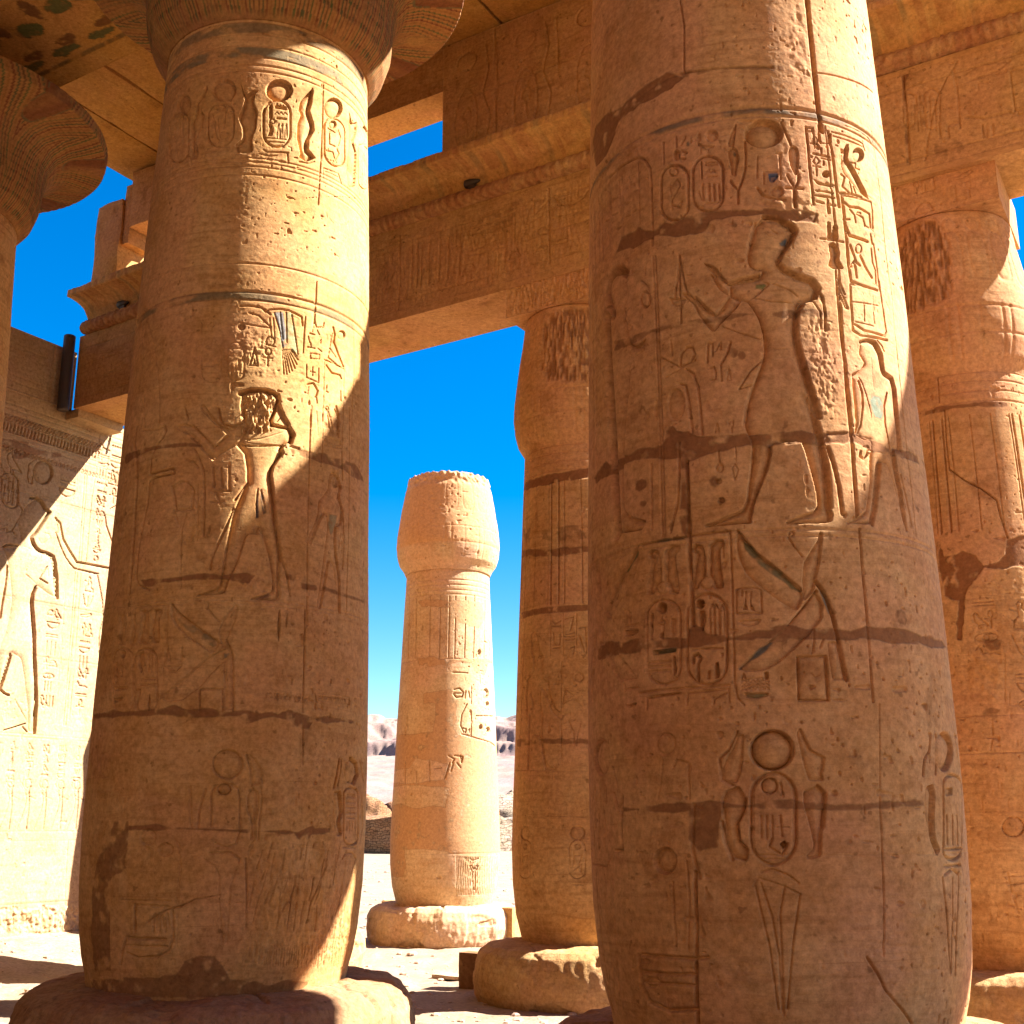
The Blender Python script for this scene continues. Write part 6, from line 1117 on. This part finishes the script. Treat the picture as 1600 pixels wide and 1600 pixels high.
# ================================================================== END WALL ON THE LEFT
UW = -13.0
ew = thing('temple_wall', 'tall end wall at left carved with a standing pharaoh, a frieze and rows of signs, half in sun', 'wall', P3(UW, 9.5, -1.54))
eo = np.array(ew.location)
w1 = view(0, 620, .175); w2 = view(0, 880, .175); w3 = view(0, 1120, .2125)
pm = plane_map('u', UW)
f = Field(5.5, 13.6, -1.30, 5.50, .0095, .0095, pm, 401); f.weather(.007, .004)
def wall_art(f):
    f.groove(w1(275, 905, 330, 905, 375, 935, 410, 1000, 450, 1030, 400, 1110, 330, 1215, 290, 1255, 305, 1310, 330, 1350, 360, 1375, 430, 1395, 480, 1425, 500, 1500, 500, 1600) + w2(495, 0, 510, 120, 515, 315), .018, .055)
    f.groove(w1(30, 1340, 70, 1320, 180, 1330), .014, .040)
    f.sunk(w1(190, 1050, 240, 960, 330, 905, 375, 935, 410, 1000, 450, 1030, 330, 1215, 290, 1255, 305, 1310, 350, 1370, 480, 1425, 500, 1600) + w2(512, 315, 440, 280, 330, 200, 290, 330, 300, 500, 318, 700, 320, 900, 335, 1100, 305, 1520, 250, 1500, 255, 1300, 215, 1000, 190, 850, 100, 800, 60, 950, 10, 1120, 0, 1100, 0, 750, 60, 600, 110, 330, 90, 100, 75, 0) + w1(70, 1450, 20, 1340, 180, 1330, 190, 1250, 160, 1140), .03, .05, .15)
    f.groove(w2(425, 30, 360, 135, 432, 180), .012, .040); f.groove(w2(232, 95, 330, 180), .008, .016)
    f.groove(w2(335, 205, 300, 270, 290, 360, 300, 480, 312, 650, 315, 850, 325, 1050, 330, 1250, 310, 1520), .018, .06)
    f.groove(w2(70, 20, 55, 180, 20, 380, 5, 490), .014, .040); f.groove(w2(105, 805, 80, 900, 30, 1060, 5, 1130, 40, 1160, 82, 1180), .014, .045); f.groove(w2(195, 850, 225, 980, 235, 1150, 250, 1320, 265, 1480), .012, .020)
    f.groove(w2(35, 1492, 130, 1465, 230, 1432), .010, .03); f.groove(w2(200, 1460, 245, 1510), .008, .02); f.groove(w2(130, 1210, 180, 1300, 235, 1400), .006, .012)
    f.groove(w1(495, 1080, 540, 1130, 565, 1270, 620, 1370, 685, 1475, 850, 1505, 965, 1528), .014, .05); f.groove(w1(500, 1210, 540, 1330, 590, 1440, 660, 1530, 880, 1580), .010, .02); f.groove(w1(505, 1100, 520, 1180, 515, 1215), .008, .016)
    f.groove(w2(620, 0, 680, 60, 870, 100, 890, 200, 915, 330, 925, 480, 885, 620, 885, 1000), .010, .02); f.ell((67.5, 738), (15, 18), .03, .03, .3, 'both')
    f.groove(w1(940, 1060, 950, 1150, 1000, 1290), .010, .03); f.groove(w1(985, 1000, 1040, 970), .008, .03)
    f.groove(w1(185, 1040, 175, 1080, 110, 1190, 130, 1230, 150, 1240), .008, .014); f.groove(w1(170, 960, 200, 1010, 190, 1045, 215, 1040), .010, .016); f.groove(w1(210, 975, 250, 985, 260, 1000), .006, .010); f.groove(w1(155, 1140, 185, 1145), .008, .016); f.groove(w1(255, 1140, 285, 1165), .008, .014); f.groove(w1(190, 1250, 200, 1330, 300, 1365), .007, .012)
    f.groove(w1(350, 1270, 370, 1310, 400, 1300, 455, 1260, 440, 1225, 400, 1215), .006, .010); f.groove(w1(0, 1180, 60, 1170, 60, 1210, 100, 1195), .006, .012); f.groove(w1(70, 1450, 65, 1530, 60, 1600), .012, .030); f.groove(w1(430, 1510, 440, 1600), .008, .02); f.groove(w1(330, 1440, 250, 1510, 235, 1560), .006, .012)
    for x in (762, 782): f.groove(w1(x, 610, x-20, 900, x-60, 1470) + w2(x-90, 60, x-130, 600, x-195, 1450), .006, .012)
    f.groove(w1(890, 340, 870, 600, 820, 900, 770, 1460) + w2(720, 80, 690, 560, 620, 1400), .006, .012); f.groove(w1(985, 350, 960, 600, 900, 1050, 860, 1480), .006, .010)
    f.groove(w1(560, 230+400, 690, 650, 690, 780), .005, .008); f.groove(w2(585, 250, 550, 600, 500, 1400), .004, .005)
    f.rrect((15.5, 619+147), (13, 27), .5, .010, .020, skew=.3); f.glyph('stool', pm([(11, 760)])[0][0], pm([(11, 760)])[0][1], .22, .010, .014); f.glyph('bars', pm([(20, 758)])[0][0], pm([(20, 758)])[0][1], .22, .010, .014); f.glyph('disc', pm([(11, 777)])[0][0], pm([(11, 777)])[0][1], .2, .010, .014); f.glyph('bars', pm([(20, 777)])[0][0], pm([(20, 777)])[0][1], .22, .010, .014)
    f.glyph('bird', pm([(20, 722)])[0][0], pm([(20, 722)])[0][1], .3, .010, .014); f.groove(w1(260, 640, 245, 700, 255, 770, 285, 775, 295, 700), .010, .016); f.groove(w1(300, 570, 260, 600, 250, 640), .008, .012)
    f.glyph('bird', pm([(2, 640+95)])[0][0], pm([(2, 735)])[0][1], .3, .010, .014)
    # hekeru frieze and ball row
    a = pm([w1(0, 140)[0], w1(770, 375)[0], w1(0, 285)[0], w1(700, 480)[0]]); n = 26
    s0 = a[0][0]; s1 = a[1][0]; za = a[0][1]; zb = a[2][1]
    for k in range(-22, n+6):
        s = s0+(s1-s0)*k/n; f.groove(None, .010, .014, raw=circ(s, za-.02, .045, .05, 10)); f.groove(None, .012, .018, raw=[(s-.045, zb), (s-.02, (za+zb)/2), (s-.03, za-.09)]); f.groove(None, .008, .012, raw=[(s+.03, zb), (s+.015, za-.10)])
    for z in (zb-.03, zb-.10, za+.10, za+.17, za+.34): f.ring(z, .008, .010)
    b = pm([w1(250, 520)[0]])[0]
    for k in range(-40, 24): f.groove(None, .010, .012, raw=circ(b[0]+k*.062, b[1]+.0, .02, .03, 6))
    # text columns
    for (x0, y0, x1, y1, seed) in ((880, 400, 970, 780, 1), (860, 800, 960, 900, 8), (990, 400, 1080, 900, 2), (860, 930, 900, 1450, 3), (520, 680, 680, 920, 4)):
        p = pm([w1(x0, y0)[0], w1(x1, y1)[0]]); f.column_text(p[0][0], p[1][0], p[1][1], p[0][1], seed, .013, .013)
    for (x0, y0, x1, y1, seed) in ((740, 110, 830, 500, 5), (715, 520, 800, 900, 6), (680, 920, 770, 1380, 7), (420, 380, 520, 800, 9), (390, 820, 470, 1280, 10)):
        p = pm([w2(x0, y0)[0], w2(x1, y1)[0]]); f.column_text(p[0][0], p[1][0], p[1][1], p[0][1], seed, .012, .012)
    p = pm([w2(0, 1230)[0], w2(90, 1330)[0]]); f.column_text(p[0][0], p[1][0], p[1][1], p[0][1], 12, .006, .008)
    zr = pm([w3(300, 160)[0]])[0][1]; f.ring(zr, .005, .008); f.ring(zr+.04, .004, .006)
    # procession of small figures
    p = pm([w3(90, 540)[0], w3(90, 830)[0], w3(340, 540)[0]]); dx = (p[2][0]-p[0][0])/2; zt = p[0][1]; zl = p[1][1]; h = zt-zl
    for k in range(-12, 12):
        s = p[0][0]+k*dx
        f.groove(None, .009, .016, raw=[(s+.01, zl), (s+.015, zt-.35*h), (s-.005, zt+.02), (s+.02, zt+.10*h)])
        f.groove(None, .007, .010, raw=[(s-.26*dx*2, zl), (s-.1*dx*2, zl+.5*h), (s-.06*dx*2, zt-.2*h), (s-.14*dx*2, zt)])
        f.groove(None, .007, .010, raw=circ(s-.03, zt+.18*h, .045, .055, 10)); f.groove(None, .006, .009, raw=[(s-.10*dx*2, zt), (s-.24*dx*2, zt+.18*h), (s-.20*dx*2, zt+.34*h)]); f.groove(None, .006, .008, raw=[(s-.05, zt-.1*h), (s+.10, zt-.22*h)])
        f.column_text(s-.12, s+.02, zt+.38*h, zr-.06, k+60, .010, .010)
    f.ring(zl-.02, .006, .007); f.ring(zl-.14, .005, .006)
    # courses
    for z in (pm([w1(300, 880)[0]])[0][1], pm([w2(300, 335)[0]])[0][1], pm([w2(100, 800)[0]])[0][1], pm([w3(40, 1385)[0]])[0][1]):
        f.ring(z, .007, .008); f.band(z-.03, z+.03, (.44, .22, .09), .35)
    f.groove(w3(95, 1390, 95, 1560), .010, .02); f.groove(w3(500, 900, 480, 1240, 478, 1390), .006, .008); f.groove(w2(570, 400, 560, 600, 540, 900), .005, .006)
    f.tint(w1(0, 380, 120, 375, 260, 400, 240, 440, 320, 470, 540, 500, 560, 540, 400, 520, 240, 530, 180, 570, 110, 540, 150, 470, 0, 430), (.30, .13, .06), .7, .03)
    f.rough(w3(0, 1390, 640, 1390, 640, 1600, -200, 1600), .035, 22, 18, .03); f.rough(w2(650, 1280, 800, 1300, 780, 1480, 600, 1450), .012, 14, 14, .06)
    f.tint(w3(100, 1440, 260, 1430, 380, 1500, 360, 1560, 200, 1540), (.48, .26, .08), .5, .03)
wall_art(f)
wpl = lambda s, z, h: np.stack([UR[0]*(UW+h)+VV[0]*s-eo[0]+0*z, UR[1]*(UW+h)+VV[1]*s-eo[1]+0*z, z+EYE-eo[2]+0*s], -1)
panel('lower_courses', f, M_wall, ew, wpl, 1.0)
f = Field(5.5, 9.98, 5.503, 6.34, .014, .014, pm, 402); f.weather(.007, .005)
for z in (5.62, 5.7, 5.78, 6.1): f.ring(z, .006, .008)
for u in (6.5, 7.8, 8.9, 9.6): f.groove(None, .010, .014, raw=[(u, 5.5), (u+.02, 6.34)])
wpl2 = lambda s, z, h: np.stack([UR[0]*(UW+h+.004)+VV[0]*s-eo[0]+0*z, UR[1]*(UW+h+.004)+VV[1]*s-eo[1]+0*z, z+EYE-eo[2]+0*s], -1)
panel('upper_courses', f, M_wall, ew, wpl2, .95)
rough_block('footing', M_wall, UW-.9, UW+.12, 5.5, 13.6, -1.6, -1.27, ew, .12, .05, .05, 404, None, eo)

rough_block('corbel', M_wall, UW-.3, -12.74, 9.9, 10.66, 5.33, 5.462, ew, .1, .01, .01, 407, None, eo)
rough_block('added_side_wall', M_wall, UW-1.0, UW, -8.5, 5.49, -1.6, 7.4, ew, .5, .02, .03, 405, None, eo)  # unseen stretch added to block sky light and bounce warm light
rw = rough_block('added_rear_wall', M_wall, UW-1.0, 15, -9.6, -8.6, -1.6, 6.2, None, .8, .02, .03, 406, None, P3(0, -9, -1.6)); rw.location = P3(0, -9, -1.6); tag(rw, 'unseen long wall added behind the viewer to cut sky light', 'wall')  # unseen wall added to close off sky light from behind

# ================================================================== GROUND, HILLS
def sheet(name, az0, az1, r0, r1, na_, nr_, hf, mat, org=(0, 0)):
    az = np.radians(np.linspace(az0, az1, na_)); r = np.geomspace(r0, r1, nr_); A2, R2 = np.meshgrid(az, r)
    X = R2*np.sin(A2); Y = R2*np.cos(A2); Z = hf(X, Y, R2)
    return gridmesh(name, np.stack([X, Y, Z], -1).reshape(-1, 3), nr_, na_, mat)
def gh(X, Y, r):
    u = X*UR[0]+Y*UR[1]; v = X*VV[0]+Y*VV[1]
    near = 1-smooth(30, 80, r)
    h = (.022*fbm(X*.7, Y*.7, 501, 5)+.014*fbm(X*5, Y*5, 505, 5)-.03*smooth(.2, .45, vnoise(X*3.1, Y*3.1, 506))-.02*smooth(.3, .45, vnoise(X*7.3, Y*7.3, 509)))*near + .25*smooth(-11.2, -13.0, u)*smooth(-26, -16, u)*smooth(5, 8, v)*(1-smooth(13, 15, v))
    return h+.6*fbm(X*.03, Y*.03, 508, 4)*smooth(25, 90, r)*(1-smooth(900, 1500, r))
def sand(name, base, light, dark, sc=1., bump=.5):
    m = stone(name, base, dark, light, band=.12, bump=bump, blot=1., fine=1., useattr=False, sc=sc); return m
M_ground = sand('sand_ground', (.25, .182, .115), (.30, .225, .148), (.15, .098, .058), .8)
gm = np.concatenate([np.linspace(-180, -42, 60)[:-1], np.linspace(-42, 42, 420), np.linspace(42, 180, 60)[1:]])
az = np.radians(gm); r = np.geomspace(.4, 4500, 620); A2, R2 = np.meshgrid(az, r); X = R2*np.sin(A2); Y = R2*np.cos(A2)
g = gridmesh('ground', np.stack([X, Y, gh(X, Y, R2)], -1).reshape(-1, 3), 620, len(gm), M_ground); g['kind'] = 'structure'
capd = pymesh('ground_centre', [(0, 0, 0)]+[(X[0, j], Y[0, j], 0) for j in range(len(gm))], [(0, j+1, j+2) for j in range(len(gm)-1)], M_ground); capd['kind'] = 'structure'
rs = np.random.RandomState(9); pv = []; pf = []
for k in range(4200):
    rr = 5+rs.rand()**1.5*50; aa = math.radians(rs.uniform(-28, 12)); x = rr*math.sin(aa); y = rr*math.cos(aa); s = (.008+.03*rs.rand()**4)*(1+rr*.02)
    if rs.rand() < .03: s *= 2
    b0 = len(pv); ph = rs.rand()*6; z = float(gh(np.array([x]), np.array([y]), np.array([rr]))[0])
    for q, (rq, zq) in enumerate(((1., -.2), (.9, .35), (.4, .62))):
        for j in range(6): t = ph+j*math.pi/3; w = s*rq*(.8+.4*rs.rand()); pv.append((x+w*math.cos(t)*1.3, y+w*math.sin(t), z+s*zq))
    for q in range(2):
        for j in range(6): pf.append((b0+q*6+j, b0+q*6+(j+1) % 6, b0+q*6+6+(j+1) % 6, b0+q*6+6+j))
    pf.append(tuple(b0+12+j for j in range(6)))
M_peb = sand('pebble', (.36, .25, .16), (.48, .36, .25), (.22, .13, .08), 1.)
pe = pymesh('pebbles', pv, pf, M_peb); tag(pe, 'small stones and grit strewn over the pale sand', 'pebbles'); pe['kind'] = 'stuff'

M_hill = sand('limestone_hill', (.20, .132, .105), (.25, .172, .138), (.125, .08, .066), .10, .0)
azd = np.linspace(-30, 30, 900); r = np.concatenate([np.linspace(150, 330, 130), np.linspace(331, 420, 150), np.linspace(422, 700, 60)]); A2, R2 = np.meshgrid(np.radians(azd), r); X = R2*np.sin(A2); Y = R2*np.cos(A2)
rid = R2+22*fbm(X*.02, Y*.02, 601, 4)
n = fbm(X*.018, Y*.018, 603, 6); gul = np.abs(fbm(X*.05, Y*.022, 606, 4)); fine = fbm(X*.11, Y*.11, 609, 5)
Z = 15*smooth(165, 300, rid)+5*smooth(285, 345, rid)+15*smooth(335, 385, rid+5*fine)+1.2*smooth(372, 600, rid)
Z = Z+ (.7*n+.5*(gul-.25)+.35*fine+.25*fbm(X*.35, Y*.35, 615, 4))*smooth(160, 240, rid)+2.6*fbm(A2*20, A2*3, 611, 5)*smooth(330, 380, rid)
Z = Z + 1.2*np.sin(Z*1.1+fine*3)*smooth(330, 350, rid)
Z = Z*smooth(150, 175, R2)-1.5*(1-smooth(150, 160, R2))
hl = gridmesh('hills', np.stack([X, Y, Z], -1).reshape(-1, 3), len(r), len(azd), M_hill); hl['kind'] = 'structure'

# far mud-brick and stone walls
def brick(name, c1, c2, mo, sc):
    m = stone(name, c1, tuple(x*.5 for x in c1), c2, band=.3, bump=.6, useattr=False); t = m.node_tree; N = t.nodes
    b = next(n for n in N if n.type == 'BSDF_PRINCIPLED'); src = b.inputs['Base Color'].links[0].from_socket
    tc = N.new('ShaderNodeTexCoord'); mp = N.new('ShaderNodeMapping'); mp.inputs['Rotation'].default_value = (math.pi/2, 0, 0); nn_ = N.new('ShaderNodeTexNoise'); nn_.inputs['Scale'].default_value = 2.; va = N.new('ShaderNodeVectorMath'); va.operation = 'MULTIPLY_ADD'; va.inputs[1].default_value = (.5, .5, .5); t.links.new(tc.outputs['Object'], nn_.inputs['Vector']); t.links.new(nn_.outputs['Color'], va.inputs[0]); t.links.new(tc.outputs['Object'], va.inputs[2]); t.links.new(va.outputs[0], mp.inputs[0])
    br = N.new('ShaderNodeTexBrick'); br.inputs['Scale'].default_value = sc; br.inputs['Color1'].default_value = (1, 1, 1, 1); br.inputs['Color2'].default_value = (.75, .75, .75, 1); br.inputs['Mortar'].default_value = (.35, .33, .3, 1); br.inputs['Mortar Size'].default_value = .03
    t.links.new(mp.outputs[0], br.inputs[0]); x = N.new('ShaderNodeMix'); x.data_type = 'RGBA'; x.blend_type = 'MULTIPLY'; x.inputs[0].default_value = 1; t.links.new(src, x.inputs[6]); t.links.new(br.outputs[0], x.inputs[7]); t.links.new(x.outputs[2], b.inputs['Base Color'])
    return m
M_mud = brick('mud_brick', (.24, .115, .05), (.30, .16, .075), 0, 1.6); M_rubble = brick('rubble_masonry', (.30, .225, .15), (.36, .28, .2), 0, 1.3)
def far_wall(name, x0, x1, y0, y1, h, mat, label, cat, seed, th=1.6):
    import bmesh
    L = math.hypot(x1-x0, y1-y0); n = int(L/.5); k = 8; rs = np.random.RandomState(seed); V = []; Fq = []
    d = np.array([x1-x0, y1-y0])/L; nn = np.array([-d[1], d[0]])
    for side in (0, 1):
        for i in range(n+1):
            for j in range(k+1):
                p = d*L*i/n+nn*th*side; top = h*(1+.10*float(vnoise(np.array([i*.35]), np.array([side*1.]), seed)[0])*2); w = .10*(rs.rand()-.5)
                V.append((p[0]+nn[0]*w, p[1]+nn[1]*w, top*j/k-.8*(1 if j == 0 else 0)))
    m_ = (n+1)*(k+1)
    for i in range(n):
        for j in range(k):
            a = i*(k+1)+j; Fq.append((a, a+k+1, a+k+2, a+1)); Fq.append((m_+a, m_+a+1, m_+a+k+2, m_+a+k+1))
        a = i*(k+1)+k; Fq.append((a, a+k+1, m_+a+k+1, m_+a))
    for i in (0, n):
        for j in range(k): a = i*(k+1)+j; Fq.append((a, a+1, m_+a+1, m_+a))
    o = pymesh(name, V, Fq, mat); o.location = (x0, y0, 0); tag(o, label, cat); return o
far_wall('mud_brick_wall', -30, -6.2, 78, 74, 2.1, M_mud, 'low dark mud-brick wall far off in the gap between the left column and the lone column', 'wall', 3)
far_wall('stone_wall', -3.6, 14, 78, 92, 2.15, M_rubble, 'low pale rubble wall far off in the gap right of the lone column', 'wall', 5)
for k, (x, y, s, h) in enumerate(((-11.2, 92, 2.2, 3.6), (-8.6, 96, 2.4, 3.4), (-1.0, 104, 4.0, 3.8))):
    rs = np.random.RandomState(k+40)
    def dd(T, t, r, z): return s*.35*fbm(np.cos(T)*1.5+z, np.sin(T)*1.5-z, 700+k, 5)
    o = revolve('brick_ruin', [(s*1.2, -.6), (s*1.05, h*.3), (s*.9, h*.7), (s*.6, h*.95), (s*.2, h)], M_mud if k < 2 else M_rubble, None, 60, 30, dd, zrel=False); o.location = (x, y, 0)
    tag(o, ['crumbling brown brick ruin behind the mud-brick wall, beside the left column', 'smaller brown ruin behind the mud-brick wall, beside the lone column', 'pale tumbled ruin behind the rubble wall'][k], 'ruin', 'ruined brick mounds below the hills')

# ================================================================== SMALL THINGS
def small_block(u, v, z0, su, sv, sz, mat, label, cat='stone block', group='small blocks beside the column bases', seed=1, name='stone_block', rot=0):
    org = P3(u, v, z0); o = rough_block(name, mat, u-su/2, u+su/2, v-sv/2, v+sv/2, z0, z0+sz, None, .06, .008, .012, seed, None, org); o.location = org; o.rotation_euler.z = rot
    tag(o, label, cat, group); return o
M_box = stone('dark_block', (.20, .10, .04), (.12, .05, .02), (.26, .14, .06), useattr=False)
small_block(-6.78, 10.50, -1.56, .24, .18, .36, M_box, 'small dark brown block standing left of the ochre base of the falcon-god column', seed=5)
q = P3(-9.95, 12.9, 0)
small_block(-8.75, 14.45, -1.56, .25, .25, .50, M_basem, 'bright yellow block between the lone column base and the falcon-god column', seed=7)
small_block(-11.9, 16.0, -1.56, .25, .2, .42, M_basem, 'small ochre block on the sand just left of the lone column shaft', seed=8)
small_block(-13.62+.9, 9.2, -1.50, .3, .5, .24, M_wall, 'pale block on the sand at the left edge of the picture', seed=9)
small_block(-7.35, 11.0, -1.545, .42, .22, .05, M_peb, 'thin flat stone lying on sunlit sand beside the dark block', 'flat stone', None, 10, 'flat_stone')
M_iron = bpy.data.materials.new('dark_iron'); M_iron.use_nodes = True; b = M_iron.node_tree.nodes['Principled BSDF']; b.inputs['Base Color'].default_value = (.018, .013, .010, 1); b.inputs['Roughness'].default_value = .6
nz_ = M_iron.node_tree.nodes.new('ShaderNodeTexNoise'); nz_.inputs['Scale'].default_value = 20; cr_ = M_iron.node_tree.nodes.new('ShaderNodeValToRGB'); cr_.color_ramp.elements[0].color = (.020, .013, .009, 1); cr_.color_ramp.elements[1].color = (.06, .035, .022, 1)
M_iron.node_tree.links.new(nz_.outputs[0], cr_.inputs[0]); M_iron.node_tree.links.new(cr_.outputs[0], b.inputs['Base Color'])
def tube(name, p0, p1, r, mat, label, cat, n=14):
    import bmesh
    p0 = Vector(p0); p1 = Vector(p1); d = (p1-p0); L = d.length; bm = bmesh.new(); rings = []
    for t, k in ((0, .85), (.01, 1), (.99, 1), (1, .85)):
        rings.append([bm.verts.new((r*k*math.cos(2*math.pi*j/n), r*k*math.sin(2*math.pi*j/n), L*t)) for j in range(n)])
    for a, b_ in zip(rings, rings[1:]):
        for j in range(n): bm.faces.new((a[j], a[(j+1) % n], b_[(j+1) % n], b_[j]))
    bm.faces.new(rings[0][::-1]); bm.faces.new(rings[-1]); me = bpy.data.meshes.new(name); bm.to_mesh(me); bm.free(); me.materials.append(mat)
    o = link(bpy.data.objects.new(name, me)); o.location = p0; o.rotation_mode = 'QUATERNION'; o.rotation_quaternion = Vector((0, 0, 1)).rotation_difference(d.normalized()); tag(o, label, cat); return o
tube('drain_pipe', P3(-12.87, 9.74, 5.40), P3(-12.87, 9.74, 6.48), .078, M_iron, 'dark upright pipe in the corner between the end wall and the architrave beam', 'pipe')
tube('metal_rod', P3(-12.95, 10.75, 5.60), P3(-12.55, 10.95, 5.56), .018, M_iron, 'thin dark rod sticking out over the end wall beneath the beam', 'rod')
def lamp(u, v, z, label):
    t = thing('floodlight', label, 'lamp', P3(u, v, z), 'small dark fittings on the roll moulding'); import bmesh
    bm = bmesh.new(); pr = [(-.10, .02, .035), (-.085, .04, .055), (-.02, .04, .052), (.04, .03, .038), (.10, .012, .015)]; rings = []
    for (x, hw, hh) in pr:
        rings.append([bm.verts.new((UR[0]*x+VV[0]*(hw*math.cos(a)), UR[1]*x+VV[1]*(hw*math.cos(a)), .075+hh*math.sin(a)*.9)) for a in np.linspace(0, 2*math.pi, 13)[:-1]])
    for a, b_ in zip(rings, rings[1:]):
        for j in range(12): bm.faces.new((a[j], a[(j+1) % 12], b_[(j+1) % 12], b_[j]))
    bm.faces.new(rings[0][::-1]); bm.faces.new(rings[-1]); bmesh.ops.recalc_face_normals(bm, faces=bm.faces); me = bpy.data.meshes.new('lamp_housing'); bm.to_mesh(me); bm.free(); me.materials.append(M_iron)
    for p in me.polygons: p.use_smooth = True
    link(bpy.data.objects.new('housing', me), t)
    br = pymesh('bracket', [(UR[0]*x+VV[0]*y, UR[1]*x+VV[1]*y, z_) for x, y, z_ in ((-.05, -.02, -.01), (.05, -.02, -.01), (.05, .02, -.01), (-.05, .02, -.01), (-.04, -.02, .04), (.04, -.02, .04), (.04, .02, .04), (-.04, .02, .04))], [(3, 2, 1, 0), (4, 5, 6, 7), (0, 1, 5, 4), (1, 2, 6, 5), (2, 3, 7, 6), (3, 0, 4, 7)], M_iron, t)
lamp(-6.40, VB-.03, 6.80, 'small dark lamp on the roll moulding under the clerestory window')
lamp(-11.95, VB-.03, 6.69, 'small dark lamp on the roll moulding at the broken left end of the cornice')
